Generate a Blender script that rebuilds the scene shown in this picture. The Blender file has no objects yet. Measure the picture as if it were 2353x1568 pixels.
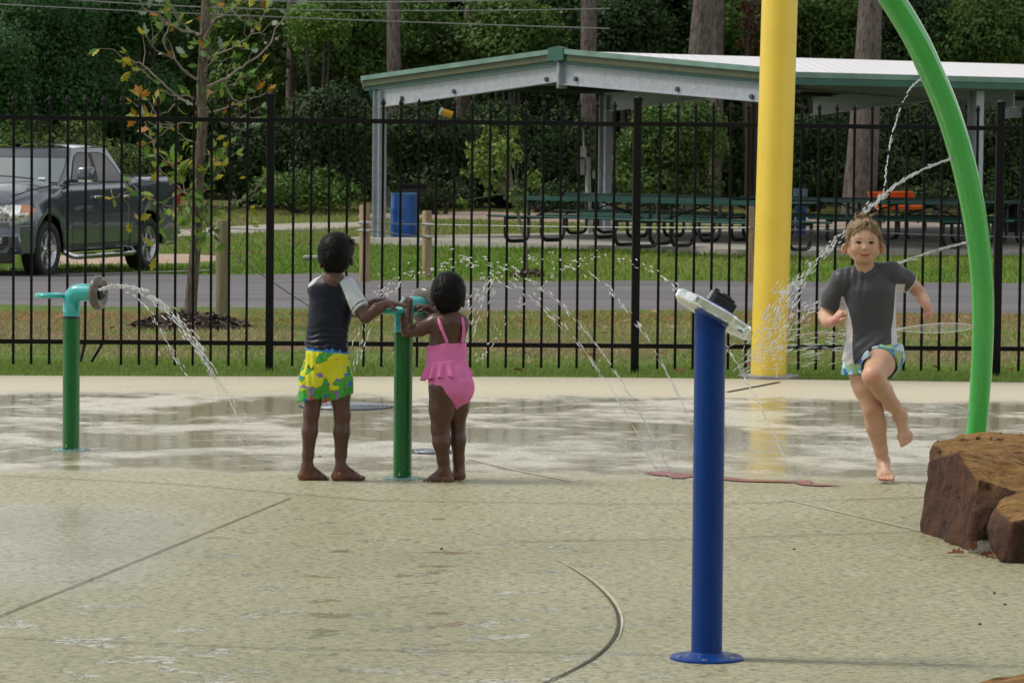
import bpy, math, random
import numpy as np
from mathutils import Vector, Matrix, Euler, noise
random.seed(7); rng = np.random.default_rng(11)
C = bpy.context.scene.collection
S = bpy.context.scene
PI = math.pi
# ------------------------------------------------------------------ camera
W0, H0, F = 2352.0, 1568.0, 8000.0
HOR, CAMH = 330.0, 1.5
pitch = math.atan((784-HOR)/F); roll = 0.0105
cam = bpy.data.cameras.new('camera'); co = bpy.data.objects.new('camera', cam); C.objects.link(co)
S.camera = co
Rm = Matrix.Rotation(math.pi/2-pitch, 3, 'X') @ Matrix.Rotation(roll, 3, 'Z')
co.matrix_world = Matrix.Translation((0,0,CAMH)) @ Rm.to_4x4()
cam.sensor_width = 36; cam.lens = F/W0*36; cam.clip_start = .1; cam.clip_end = 2000
cam.dof.use_dof = True; cam.dof.focus_distance = 17.0; cam.dof.aperture_fstop = 18
Rn_ = np.array(Rm); Cc = np.array([0,0,CAMH])
def ray(px, py):
    v = np.array([(px-W0/2)/F, -(py-H0/2)/F, -1.0]); return Rn_ @ v
def At(px, py, Y):
    d = ray(px, py); return Cc + d*(Y/d[1])
def G(px, py, z=0.0):
    d = ray(px, py); return Cc + d*((z-CAMH)/d[2])
def project(V):
    q = (np.asarray(V)-Cc) @ Rn_
    return np.stack([W0/2 + F*q[...,0]/-q[...,2], H0/2 - F*q[...,1]/-q[...,2]], -1)
def interp(P, y): return np.interp(y, [p[0] for p in P], [p[1] for p in P])
PL = [(-50,0),(23.5,0),(34,-.2),(49,-.46),(55,-.49),(65,-.4),(85,-.09),(400,-.05)]
PR = [(-50,0),(23.5,0),(34,-.13),(45,-.22),(56,-.24),(65,-.30),(85,-.09),(400,-.05)]
def tz(x, y):
    t = np.clip((np.asarray(x)+5)/7, 0, 1); t = t*t*(3-2*t)
    return interp(PL, y)*(1-t)+interp(PR, y)*t
def TG(px, py):
    z = -.3
    for _ in range(12):
        p = G(px, py, z); z = .5*z+.5*float(tz(p[0], p[1]))
    return np.array([p[0], p[1], float(tz(p[0], p[1]))])
# ------------------------------------------------------------------ object helpers
def link(o, parent=None):
    C.objects.link(o)
    if parent is not None: o.parent = parent
    return o
def thing(name, label, cat, loc=(0,0,0), rotz=0, group=None):
    o = bpy.data.objects.new(name, None); o.location = Vector(loc); o.rotation_euler = (0,0,rotz)
    link(o); return tag(o, label, cat, group)
def tag(o, label=None, cat=None, group=None, kind=None):
    if label: o['label'] = label
    if cat: o['category'] = cat
    if group: o['group'] = group
    if kind: o['kind'] = kind
    return o
def wloc(p):
    v = Vector((0,0,0))
    while p is not None: v = v + p.location; p = p.parent
    return v
def mesh(name, V, Fs, m, parent=None, smooth=False, col=None, local=False, base=None):
    """V world coordinates; they are stored relative to the parent (or to base)."""
    V = np.asarray(V, dtype=np.float64).reshape(-1,3)
    me = bpy.data.meshes.new(name)
    off = np.zeros(3)
    if not local:
        if parent is not None: off = np.array(wloc(parent))
        elif base is not None: off = np.array(base, dtype=float)
    if isinstance(Fs, np.ndarray):
        n, k = Fs.shape
        me.vertices.add(len(V)); me.vertices.foreach_set('co', (V-off).astype(np.float32).ravel())
        me.loops.add(n*k); me.loops.foreach_set('vertex_index', Fs.astype(np.int32).ravel())
        me.polygons.add(n); me.polygons.foreach_set('loop_start', np.arange(0,n*k,k,dtype=np.int32))
        me.polygons.foreach_set('loop_total', np.full(n,k,dtype=np.int32))
        me.update(calc_edges=True)
    else:
        me.from_pydata((V-off).tolist(), [], [list(map(int,f)) for f in Fs]); me.update()
    if smooth: me.polygons.foreach_set('use_smooth', np.ones(len(me.polygons),dtype=bool))
    if col is not None:
        a = me.color_attributes.new('Col','FLOAT_COLOR','POINT')
        cc = np.ones((len(V),4),dtype=np.float32); cc[:,:3] = col; a.data.foreach_set('color', cc.ravel())
    me.materials.append(m)
    o = bpy.data.objects.new(name, me)
    if parent is None and not local: o.location = Vector(off)
    link(o, parent); return o
def frame(d):
    d = np.asarray(d,float); d = d/np.linalg.norm(d)
    u = np.cross(d, [0,0,1.0]);
    if np.linalg.norm(u) < 1e-3: u = np.cross(d, [0,1.0,0])
    u /= np.linalg.norm(u); return d, u, np.cross(u, d)
class MB:
    def __init__(s): s.V=[]; s.F=[]; s.n=0
    def add(s, V, Fs):
        V=[tuple(map(float,v)) for v in V]; s.V += V; s.F += [[i+s.n for i in f] for f in Fs]; s.n += len(V); return s
    def box(s, c, size, rz=0, M=None):
        a,b,d=[q/2 for q in size]; P=[(x,y,z) for x in(-a,a) for y in(-b,b) for z in(-d,d)]
        R=np.array(Matrix.Rotation(rz,3,'Z')) if M is None else M
        P=[np.array(c)+R@np.array(p) for p in P]
        return s.add(P,[(0,1,3,2),(4,6,7,5),(0,4,5,1),(2,3,7,6),(0,2,6,4),(1,5,7,3)])
    def bar(s, p, q, w, h=None):
        p=np.array(p,float); q=np.array(q,float); h=h or w
        d,u,v=frame(q-p); M=np.stack([d,u,v],1)
        return s.box((p+q)/2,(np.linalg.norm(q-p),w,h),M=M)
    def tube(s, P, r, n=16, cap=True, closed=False):
        P=[np.array(p,float) for p in P]; m=len(P)
        r=[r]*m if not hasattr(r,'__len__') else r
        V=[];u=None
        for i,p in enumerate(P):
            a=P[(i-1)%m] if (i>0 or closed) else p; b=P[(i+1)%m] if (i<m-1 or closed) else p
            d=b-a; d=d/np.linalg.norm(d)
            if u is None: _,u,_=frame(d)
            u=u-d*np.dot(u,d); u/=np.linalg.norm(u); v=np.cross(d,u)
            for k in range(n):
                t=2*PI*k/n; V.append(p+r[i]*(math.cos(t)*u+math.sin(t)*v))
        Fs=[]
        for i in range(m if closed else m-1):
            j=(i+1)%m
            for k in range(n): Fs.append((i*n+k,j*n+k,j*n+(k+1)%n,i*n+(k+1)%n)[::-1])
        if cap and not closed: Fs.append(tuple(range(n))); Fs.append(tuple(range((m-1)*n,m*n))[::-1])
        return s.add(V,Fs)
    def lathe(s, c, axis, prof, n=32, cap=True):
        """prof: (distance along axis, radius)"""
        d,u,v=frame(axis); c=np.array(c,float)
        V=[c+d*a+r*(math.cos(2*PI*k/n)*u+math.sin(2*PI*k/n)*v) for a,r in prof for k in range(n)]
        Fs=[(i*n+k,(i+1)*n+k,(i+1)*n+(k+1)%n,i*n+(k+1)%n)[::-1] for i in range(len(prof)-1) for k in range(n)]
        if cap: Fs+= [tuple(range(n)),tuple(range((len(prof)-1)*n,len(prof)*n))[::-1]]
        return s.add(V,Fs)
    def prism(s, poly, ext):
        """poly: 3D points, ext: extrusion vector"""
        n=len(poly); P=[np.array(p,float) for p in poly]; e=np.array(ext,float)
        return s.add(P+[p+e for p in P],[tuple(range(n)),tuple(range(n,2*n))[::-1]]+[(i,(i+1)%n,n+(i+1)%n,n+i)[::-1] for i in range(n)])
    def ellipsoid(s,c,r,n=16,M=None):
        V=[];Fs=[];m=n//2
        R=np.eye(3) if M is None else M
        for i in range(m+1):
            a=PI*i/m
            for k in range(n):
                t=2*PI*k/n; V.append(np.array(c)+R@np.array([r[0]*math.sin(a)*math.cos(t),r[1]*math.sin(a)*math.sin(t),r[2]*math.cos(a)]))
        for i in range(m):
            for k in range(n): Fs.append((i*n+k,(i+1)*n+k,(i+1)*n+(k+1)%n,i*n+(k+1)%n))
        return s.add(V,Fs)
    def build(s,name,m,parent=None,smooth=False,local=False,base=None,bevel=0,angle=None):
        o=mesh(name,s.V,s.F,m,parent,smooth,local=local,base=base)
        if bevel:
            b=o.modifiers.new('bevel','BEVEL'); b.width=bevel; b.segments=2; b.limit_method='ANGLE'; b.angle_limit=math.radians(40)
        if smooth:
            o.data.set_sharp_from_angle(angle=math.radians(angle or 42))
        return o
# ------------------------------------------------------------------ material helpers
class NT:
    def __init__(s,name):
        s.m=bpy.data.materials.new(name); s.m.use_nodes=True; s.t=s.m.node_tree; s.n=s.t.nodes; s.l=s.t.links
        s.b=s.n['Principled BSDF']; s.out=s.n['Material Output']
        s.tc=s.n.new('ShaderNodeTexCoord')
    def node(s,ty,**k):
        n=s.n.new(ty)
        for a,b in k.items(): setattr(n,a,b)
        return n
    def set(s,node,idx,val):
        if hasattr(val,'links') : s.l.new(val,node.inputs[idx])
        else: node.inputs[idx].default_value=val
    def mapping(s,scale=(1,1,1),loc=(0,0,0),src='Object'):
        m=s.node('ShaderNodeMapping'); s.l.new(s.tc.outputs[src],m.inputs[0]); m.inputs['Scale'].default_value=scale; m.inputs['Location'].default_value=loc
        return m.outputs[0]
    def noise(s,scale,detail=4,rough=.55,vec=None,dist=0):
        n=s.node('ShaderNodeTexNoise'); s.l.new(vec if vec is not None else s.tc.outputs['Object'],n.inputs['Vector'])
        n.inputs['Scale'].default_value=scale; n.inputs['Detail'].default_value=detail; n.inputs['Roughness'].default_value=rough; n.inputs['Distortion'].default_value=dist
        return n.outputs['Fac']
    def ramp(s,fac,stops):
        r=s.node('ShaderNodeValToRGB'); s.l.new(fac,r.inputs[0]); e=r.color_ramp.elements
        while len(e)<len(stops): e.new(.5)
        for q,(p,c) in zip(e,stops): q.position=p; q.color=(*c,1) if hasattr(c,'__len__') else (c,c,c,1)
        return r.outputs[0]
    def mr(s,v,a,b,c=0,d=1,smooth=True):
        r=s.node('ShaderNodeMapRange'); s.set(r,0,v); r.inputs[1].default_value=a; r.inputs[2].default_value=b; r.inputs[3].default_value=c; r.inputs[4].default_value=d
        if smooth: r.interpolation_type='SMOOTHSTEP'
        return r.outputs[0]
    def math(s,op,a,b=0.0):
        n=s.node('ShaderNodeMath',operation=op); s.set(n,0,a); s.set(n,1,b); return n.outputs[0]
    def mix(s,f,a,b,mode='MIX'):
        n=s.node('ShaderNodeMix',data_type='RGBA',blend_type=mode); s.set(n,0,f)
        for i,v in ((6,a),(7,b)):
            if hasattr(v,'links'): s.l.new(v,n.inputs[i])
            else: n.inputs[i].default_value=(*v[:3],1)
        return n.outputs[2]
    def bump(s,h,strength=.3,dist=.01):
        b=s.node('ShaderNodeBump'); s.l.new(h,b.inputs['Height']); b.inputs['Strength'].default_value=strength; b.inputs['Distance'].default_value=dist
        s.l.new(b.outputs[0],s.b.inputs['Normal']); return b
    def P(s,**k):
        nm={'col':'Base Color','rough':'Roughness','metal':'Metallic','spec':'Specular IOR Level','coat':'Coat Weight','trans':'Transmission Weight','ior':'IOR','sss':'Subsurface Weight','alpha':'Alpha','sheen':'Sheen Weight'}
        for a,v in k.items():
            i=s.b.inputs[nm[a]]
            if hasattr(v,'links'): s.l.new(v,i)
            elif a=='col': i.default_value=(*v[:3],1)
            else: i.default_value=v
        return s
def simple(name,col,rough=.5,metal=0,var=.12,vs=6,bs=0,bd=.002,bst=.3,**k):
    t=NT(name); f=t.noise(vs,5)
    c2=tuple(max(0,x*(1-var*2)) for x in col); c1=tuple(min(1,x*(1+var)) for x in col)
    t.P(col=t.ramp(f,[(.3,c2),(.7,c1)]),rough=rough,metal=metal,**k)
    if bs: t.bump(t.noise(bs,4),bst,bd)
    return t.m
def vcol(name,rough=.7,bs=0,bd=.002,bst=.3,trans=0,**k):
    t=NT(name); a=t.node('ShaderNodeVertexColor',layer_name='Col'); t.P(col=a.outputs[0],rough=rough,**k)
    if bs: t.bump(t.noise(bs,4),bst,bd)
    if trans:
        tr=t.node('ShaderNodeBsdfTranslucent'); t.l.new(a.outputs[0],tr.inputs[0]); mx=t.node('ShaderNodeMixShader'); mx.inputs[0].default_value=trans
        t.l.new(t.b.outputs[0],mx.inputs[1]); t.l.new(tr.outputs[0],mx.inputs[2]); t.l.new(mx.outputs[0],t.out.inputs[0])
    return t.m
def noise_np(P, scale, seed=0.0, octaves=2):
    P=np.asarray(P)*scale; out=np.zeros(len(P)); amp=1;tot=0
    for o in range(octaves):
        q=P*(2.03**o)+seed*7.13+o*3.1
        i=np.floor(q).astype(np.int64); f=q-i; f=f*f*(3-2*f)
        def h(a,b,c):
            n=(a*374761393+b*668265263+c*2147483647)&0xffffffff
            n=((n^(n>>13))*1274126177)&0xffffffff; return ((n^(n>>16))&0xffff)/65535.0
        r=0
        for a in(0,1):
            for b in(0,1):
                for c in(0,1):
                    w=(f[:,0] if a else 1-f[:,0])*(f[:,1] if b else 1-f[:,1])*(f[:,2] if c else 1-f[:,2])
                    r=r+w*h(i[:,0]+a,i[:,1]+b,i[:,2]+c)
        out+=amp*r; tot+=amp; amp*=.5
    return out/tot
def ss(a,b,x):
    t=np.clip((np.asarray(x,float)-a)/(b-a),0,1); return t*t*(3-2*t)
# ------------------------------------------------------------------ world and light
w=bpy.data.worlds.new('World'); S.world=w; w.use_nodes=True
wn=w.node_tree.nodes; wl=w.node_tree.links; bg=wn['Background']
sky=wn.new('ShaderNodeTexSky'); sky.sky_type='NISHITA'; sky.sun_disc=False
SUN_EL, SUN_AZ = math.radians(54), math.radians(-86)      # azimuth: clockwise from the view direction (+Y)
sky.sun_elevation=SUN_EL; sky.sun_rotation=SUN_AZ; sky.dust_density=2; sky.air_density=1.2; sky.altitude=50
hs=wn.new('ShaderNodeHueSaturation'); hs.inputs['Saturation'].default_value=.38
wl.new(sky.outputs[0],hs.inputs['Color'])
wtc=wn.new('ShaderNodeTexCoord'); wmp=wn.new('ShaderNodeMapping'); wmp.inputs['Scale'].default_value=(1.2,1.2,3.5); wl.new(wtc.outputs['Generated'],wmp.inputs[0])
cn=wn.new('ShaderNodeTexNoise'); cn.inputs['Scale'].default_value=1.6; cn.inputs['Detail'].default_value=6; wl.new(wmp.outputs[0],cn.inputs['Vector'])
cr=wn.new('ShaderNodeValToRGB'); cr.color_ramp.elements[0].position=.32; cr.color_ramp.elements[0].color=(.30,.315,.34,1); cr.color_ramp.elements[1].position=.68; cr.color_ramp.elements[1].color=(1,1,1,1); wl.new(cn.outputs['Fac'],cr.inputs[0])
cm=wn.new('ShaderNodeMix'); cm.data_type='RGBA'; cm.blend_type='MULTIPLY'; cm.inputs[0].default_value=1; wl.new(cr.outputs[0],cm.inputs[6]); sx_=wn.new('ShaderNodeSeparateXYZ'); wl.new(wtc.outputs['Generated'],sx_.inputs[0])
gr=wn.new('ShaderNodeMapRange'); wl.new(sx_.outputs[2],gr.inputs[0]); gr.inputs[1].default_value=.05; gr.inputs[2].default_value=.5; gr.inputs[3].default_value=19; gr.inputs[4].default_value=8
cb_=wn.new('ShaderNodeCombineColor'); [wl.new(gr.outputs[0],cb_.inputs[i]) for i in range(3)]; wl.new(cb_.outputs[0],cm.inputs[7])
cx=wn.new('ShaderNodeMix'); cx.data_type='RGBA'; cx.inputs[0].default_value=.72; wl.new(hs.outputs[0],cx.inputs[6]); wl.new(cm.outputs[2],cx.inputs[7]); wl.new(cx.outputs[2],bg.inputs[0]); bg.inputs[1].default_value=.10
sl=bpy.data.lights.new('sun','SUN'); sl.energy=2.1; sl.angle=math.radians(14); sl.color=(1,.95,.86)
so=bpy.data.objects.new('sun',sl); C.objects.link(so)
sd=Vector((math.sin(SUN_AZ)*math.cos(SUN_EL), math.cos(SUN_AZ)*math.cos(SUN_EL), math.sin(SUN_EL)))
so.rotation_euler=sd.to_track_quat('Z','Y').to_euler()
S.view_settings.view_transform='Standard'; S.view_settings.look='None'; S.view_settings.exposure=.24; S.view_settings.gamma=1
S.render.engine='CYCLES'
# ------------------------------------------------------------------ ground sheets
def grid_sheet(name, xs, ys, zf, m, kind='structure', smooth=True):
    X,Y=np.meshgrid(xs,ys); Z=zf(X,Y); V=np.stack([X,Y,Z],-1).reshape(-1,3); nx=len(xs)
    i=np.arange(len(ys)-1)[:,None]*nx+np.arange(nx-1)[None]; i=i.ravel()
    o=mesh(name,V,np.stack([i,i+1,i+nx+1,i+nx],1),m,smooth=smooth); tag(o,kind=kind); return o
def edgeY(x):   # far edge of the concrete deck
    return 22.03+.42*ss(-3.6,1.0,x)-.06*ss(1.5,3.5,x)
# grassy terrain
t=NT('grass_ground')
n1=t.noise(.35,4); n2=t.noise(9,6,.7); n3=t.noise(40,3)
g=t.ramp(n2,[(.25,(.04,.075,.012)),(.5,(.095,.16,.03)),(.75,(.17,.21,.055))])
dryc=t.ramp(n3,[(.3,(.10,.06,.03)),(.7,(.24,.17,.10))])
sep=t.node('ShaderNodeSeparateXYZ'); t.l.new(t.tc.outputs['Object'],sep.inputs[0])
yy=sep.outputs[1]
near=t.math('MULTIPLY',t.mr(yy,24,25.5),t.mr(yy,36,33.6))
far=t.mr(yy,73,84)
dm=t.math('MULTIPLY',t.mr(t.math('ADD',n1,t.math('MULTIPLY',n2,.5)),.66,.86),near)
edge=t.mr(yy,30.2,32.2); dm=t.math('MAXIMUM',dm,t.math('MULTIPLY',t.math('MULTIPLY',edge,t.mr(yy,34.5,33.8)),t.mr(n2,.48,.66)))
dm=t.math('MAXIMUM',dm,t.math('MULTIPLY',far,t.mr(n2,.42,.6)))
dm=t.math('MAXIMUM',dm,t.math('MULTIPLY',t.mr(t.noise(.5,3),.56,.64),t.mr(yy,55,58)))
t.P(col=t.mix(dm,g,dryc),rough=.95,spec=.15); t.bump(n2,.7,.05); GRASSG=t.m
xs=np.concatenate([np.linspace(-260,-20,9),np.linspace(-18,18,61),np.linspace(20,260,9)])
ys=np.concatenate([np.linspace(-60,20,9),[21.5],np.linspace(22,90,110),np.linspace(95,420,14)])
grid_sheet('grass_ground',xs,ys,lambda X,Y: tz(X,Y)-.05*(1-ss(21.4,22.2,Y))-.004*ss(21.4,22.2,Y)+.02*ss(24,27,Y)*(noise_np(np.stack([X.ravel(),Y.ravel(),0*X.ravel()],1),.7).reshape(X.shape)-.5),GRASSG)
# concrete splash deck
t=NT('splash_deck_concrete')
sep=t.node('ShaderNodeSeparateXYZ'); t.l.new(t.tc.outputs['Object'],sep.inputs[0]); xx,yy=sep.outputs[0],sep.outputs[1]
fine=t.noise(72,3,.75,t.mapping((.42,.9,1)),.3); mid=t.noise(7,5,.6); big=t.noise(.8,4,.5)
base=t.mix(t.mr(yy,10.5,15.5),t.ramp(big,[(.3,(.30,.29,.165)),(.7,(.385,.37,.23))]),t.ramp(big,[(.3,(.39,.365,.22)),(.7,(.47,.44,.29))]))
base=t.mix(t.math('MULTIPLY',t.mr(fine,.52,.41),t.mr(mid,.2,.6,.6,1)),base,(.13,.122,.072)); base=t.mix(t.mr(fine,.60,.72,0,.45),base,(.52,.49,.36))
base=t.mix(t.math('MULTIPLY',t.mr(mid,.5,.75),.35),base,(.47,.44,.33))
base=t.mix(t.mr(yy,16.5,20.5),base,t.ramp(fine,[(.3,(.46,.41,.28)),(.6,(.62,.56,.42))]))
stn=t.noise(.45,6,.7,t.mapping((1,1,1),(9,4,0))); base=t.mix(t.mr(stn,.45,.62,0,.55),base,t.mix(1,base,(.80,.80,.74),'MULTIPLY'))
wn1=t.noise(1.15,5,.62); wn2=t.noise(4.2,4,.6); wn3=t.noise(1.5,6,.62,t.mapping((.6,.55,1),(7,3,0)),.5)
zone=t.math('MULTIPLY',t.mr(yy,14.9,16.4),t.mr(yy,21.7,19.9))
zn=t.math('ADD',zone,t.math('MULTIPLY',t.math('ADD',t.math('MULTIPLY',wn1,.8),t.math('MULTIPLY',wn2,.4)),1.0))
damp_sheen=t.math('MULTIPLY',t.mr(zn,1.0,1.45),t.mr(zone,.0,.12))
wet=t.math('MULTIPLY',damp_sheen,t.mr(t.math('ADD',wn3,t.math('MULTIPLY',wn2,.35)),.56,.72))
lx=t.math('MULTIPLY',t.mr(xx,-.7,-1.7),t.math('MULTIPLY',t.mr(yy,10.4,12.6),t.mr(yy,15.2,13.4)))
wetL=t.mr(t.math('ADD',lx,t.math('MULTIPLY',wn1,.5)),.45,1.0)
pn=t.noise(5.2,4,.6,t.mapping((.75,1.0,1),(3,1,0)),.3); pud=t.math('MULTIPLY',t.mr(t.math('ADD',pn,t.math('MULTIPLY',t.mr(yy,12.5,10.0),.05)),.60,.63),t.mr(xx,1.2,.1))
pud=t.math('MULTIPLY',pud,t.mr(fine,.34,.46)); pud=t.math('MULTIPLY',pud,t.mr(yy,15,13.5))
W=t.math('MAXIMUM',wet,t.math('MAXIMUM',t.math('MULTIPLY',wetL,.75),pud))
col=t.mix(t.math('MULTIPLY',wet,.9),t.mix(t.math('MULTIPLY',damp_sheen,.8),base,(.60,.57,.47)),(.33,.29,.17))  # pale tone over the damp zone paints in the sky sheen of rippled water
r0=t.mix(damp_sheen,(.50,)*3,(.30,)*3); rough=t.mix(W,r0,(.10,)*3)
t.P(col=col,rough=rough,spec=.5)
h=t.math('MULTIPLY',t.math('ADD',fine,t.math('MULTIPLY',mid,.3)),t.math('SUBTRACT',1.0,t.math('MULTIPLY',t.math('MAXIMUM',W,t.math('MULTIPLY',damp_sheen,.6)),.95)))
t.bump(h,.8,.008)
ripple=t.noise(13,4,.65,t.mapping((.6,1.3,1))); b2=t.node('ShaderNodeBump'); b2.inputs['Distance'].default_value=.006; t.l.new(t.math('MULTIPLY',t.math('MAXIMUM',W,damp_sheen),.24),b2.inputs['Strength']); t.l.new(ripple,b2.inputs['Height'])
t.l.new(t.b.inputs['Normal'].links[0].from_socket,b2.inputs['Normal']); t.l.new(b2.outputs[0],t.b.inputs['Normal'])
DECK=t.m
xs=np.linspace(-14,14,141); ts=np.linspace(0,1,40)
X=np.repeat(xs[None],40,0); Yd=-12+(edgeY(xs)[None]+12)*ts[:,None]
V=np.stack([X,Yd,0*X],-1).reshape(-1,3); nx=len(xs); i=(np.arange(39)[:,None]*nx+np.arange(nx-1)[None]).ravel()
top=np.stack([i,i+1,i+nx+1,i+nx],1); n0=len(V); lip=V[-nx:].copy(); lip[:,2]=-.12; V=np.vstack([V,lip])
j=np.arange(nx-1); top=np.vstack([top,np.stack([n0-nx+j,n0-nx+j+1,n0+j+1,n0+j],1)])
tag(mesh('splash_deck',V,top,DECK),kind='structure')
# saw-cut joints in the deck
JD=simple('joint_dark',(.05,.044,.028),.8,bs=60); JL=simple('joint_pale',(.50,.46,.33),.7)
def flat_strip(name,pix,w,m,z=.004,smoothk=0):
    P=np.array([G(*p) for p in pix])[:,:2]; q=[P[0]]
    for a,b in zip(P[:-1],P[1:]):
        n=max(2,int(np.linalg.norm(b-a)/.06))
        q+=[a+(b-a)*k/n for k in range(1,n+1)]
    q=np.array(q)
    for _ in range(smoothk): q[1:-1]=(q[:-2]+q[2:]+2*q[1:-1])/4
    d=np.gradient(q,axis=0); nrm=np.stack([-d[:,1],d[:,0]],1); nrm/=np.linalg.norm(nrm,axis=1)[:,None]
    ww=w*(.7+.6*noise_np(np.c_[q,0*q[:,0]],9,3))[:,None]/2 if not hasattr(w,'__len__') else np.interp(np.linspace(0,1,len(q)),np.linspace(0,1,len(w)),w)[:,None]/2
    A=q+nrm*ww; B=q-nrm*ww; n=len(q); V=np.r_[np.c_[A,np.full(n,z)],np.c_[B,np.full(n,z)]]; i=np.arange(n-1)
    return mesh(name,V,np.stack([i,i+1,n+i+1,n+i],1)[:,::-1],m)
J=[([(-40,1432),(330,1283),(668,1144)],.006),([(0,1093),(400,1112),(850,1150),(1400,1158),(1660,1158),(2140,1142)],.008),
   ([(1180,1245),(1600,1238),(2112,1222)],.007),([(0,1465),(700,1492),(1400,1500),(1600,1508)],.006),([(1690,1516),(2000,1524),(2400,1533)],.008),
   ([(1670,901),(1790,878)],.03)]
for k,(p,wd) in enumerate(J): tag(flat_strip('deck_joint',p,wd,JD),kind='structure')
tag(flat_strip('deck_joint',[(1305,1302),(1320,1310),(1350,1330),(1375,1350),(1408,1385),(1422,1415),(1424,1440),(1412,1470),(1375,1508),(1310,1545),(1245,1572)],[.002,.003,.005,.008,.011,.012,.011,.010,.008],JD,smoothk=14),kind='structure')
tag(flat_strip('deck_joint',[(1260,1277),(1326,1309),(1382,1349),(1415,1384),(1430,1414),(1432,1440),(1420,1471)],[.002,.006,.008,.010,.010,.008,.002],JL,.0045,smoothk=14),kind='structure')  # pale strip painting the edge highlight along the curved joint
tag(flat_strip('deck_joint',[(1075,1055),(1180,1080),(1310,1106)],.014,JL,.005),kind='structure')
tag(flat_strip('deck_joint',[(1800,1147),(1950,1182),(2115,1221)],.010,JL,.005),kind='structure')
# asphalt road and parking bay
t=NT('asphalt'); a1=t.noise(30,4,.7); a2=t.noise(.6,3,.5,t.mapping((.25,1.6,1)))
t.P(col=t.mix(t.mr(a2,.35,.65),t.ramp(a1,[(.3,(.075,.07,.075)),(.7,(.13,.125,.13))]),(.15,.14,.145)),rough=.75,spec=.35); t.bump(a1,.3,.01); ASPH=t.m
def drape(name,near,far,m,lift=.03,n=14,skirt=0):
    N=[TG(*p) for p in near]; Fp=[TG(*p) for p in far]
    xs=np.linspace(max(N[0][0],-14),min(N[-1][0],14),90)
    yn=np.interp(xs,[p[0] for p in N],[p[1] for p in N]); yf=np.interp(xs,[p[0] for p in Fp],[p[1] for p in Fp])
    if skirt: yn=yn+skirt*(noise_np(np.c_[xs,0*xs,0*xs],2.2)-.5)
    T=np.linspace(0,1,n)[:,None]; Y=yn[None]+(yf-yn)[None]*T; X=np.repeat(xs[None],n,0); Z=tz(X,Y)+lift
    Z[0]-=lift+.02
    V=np.stack([X,Y,Z],-1).reshape(-1,3); i=(np.arange(n-1)[:,None]*90+np.arange(89)[None]).ravel()
    return mesh(name,V,np.stack([i,i+1,i+91,i+90],1),m,smooth=True)
tag(drape('road',[(-600,694),(0,700),(1176,712),(2352,722),(2900,727)],[(-600,625),(0,627),(820,631),(852,650),(1176,654),(2352,657),(2900,660)],ASPH,.035,20,.25),kind='structure')
WP=simple('road_paint',(.62,.62,.6),.6)
def line3(name,pix,w,m,lift=.042):
    P=np.array([TG(*p) for p in pix]); q=[P[0]]
    for a,b in zip(P[:-1],P[1:]): q+=[a+(b-a)*k/12 for k in range(1,13)]
    q=np.array(q); d=np.gradient(q,axis=0)[:,:2]; nn=np.stack([-d[:,1],d[:,0]],1); nn/=np.linalg.norm(nn,axis=1)[:,None]
    A=q[:,:2]+nn*w/2;B=q[:,:2]-nn*w/2; n=len(q); VV=np.r_[np.c_[A,tz(A[:,0],A[:,1])+lift],np.c_[B,tz(B[:,0],B[:,1])+lift]]; i=np.arange(n-1)
    return mesh(name,VV,np.stack([n+i,n+i+1,i+1,i],1),m)
tag(line3('road_marking',[(140,638),(480,626.5)],.11,WP,.045),kind='structure')
tag(line3('road_marking',[(-200,622),(60,620)],.11,WP,.045),kind='structure')
# foot path and far track
PATH=simple('path_concrete',(.36,.33,.28),.8,bs=20); TRK=simple('track_gravel',(.30,.22,.19),.9,bs=12,bd=.02)
tag(drape('path',[(330,548),(470,541),(600,533),(700,526),(850,521)],[(330,536),(470,527),(600,519),(700,515),(850,513)],PATH,.03,6),kind='structure')
tag(drape('track',[(820,500),(1100,505),(1300,512),(2400,530)],[(820,494),(1100,489),(1300,494),(2400,508)],TRK,.03,6),kind='structure')
tag(drape('path',[(1800,581),(2080,585),(2400,588),(2700,590)],[(1800,574),(2080,575),(2400,577),(2700,579)],PATH,.05,6),kind='structure')
SAND=simple('sandy_ground',(.42,.31,.23),.95,bs=14,bd=.03)
tag(drape('path',[(90,608),(250,606),(430,604),(500,598)],[(90,590),(250,588),(430,588),(500,592)],SAND,.035,5),kind='structure')
# grass blades (near strips) as stuff
def blades(name,n,xr,yr,hr,wd,colf,m,lean=.5,zf=tz,keep=None):
    x=rng.uniform(*xr,n); y=rng.uniform(*yr,n)
    if keep is not None: k=keep(x,y); x=x[k];y=y[k]; n=len(x)
    z=zf(x,y)-.005; h=rng.uniform(*hr,n); a=rng.uniform(0,2*PI,n); la=rng.uniform(0,2*PI,n); ll=h*rng.uniform(0,lean,n)
    bx=np.cos(a)*wd/2; by=np.sin(a)*wd/2
    V=np.stack([np.stack([x-bx,y-by,z],1),np.stack([x+bx,y+by,z],1),np.stack([x+np.cos(la)*ll,y+np.sin(la)*ll,z+h],1)],1).reshape(-1,3)
    c=np.repeat(colf(x,y,n),3,0); c=c*np.tile([.9,.9,1.1],n)[:,None]
    return mesh(name,V,np.arange(3*n).reshape(-1,3),m,col=c)
GB=vcol('grass_blades',.8,spec=.2,trans=.25)
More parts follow.
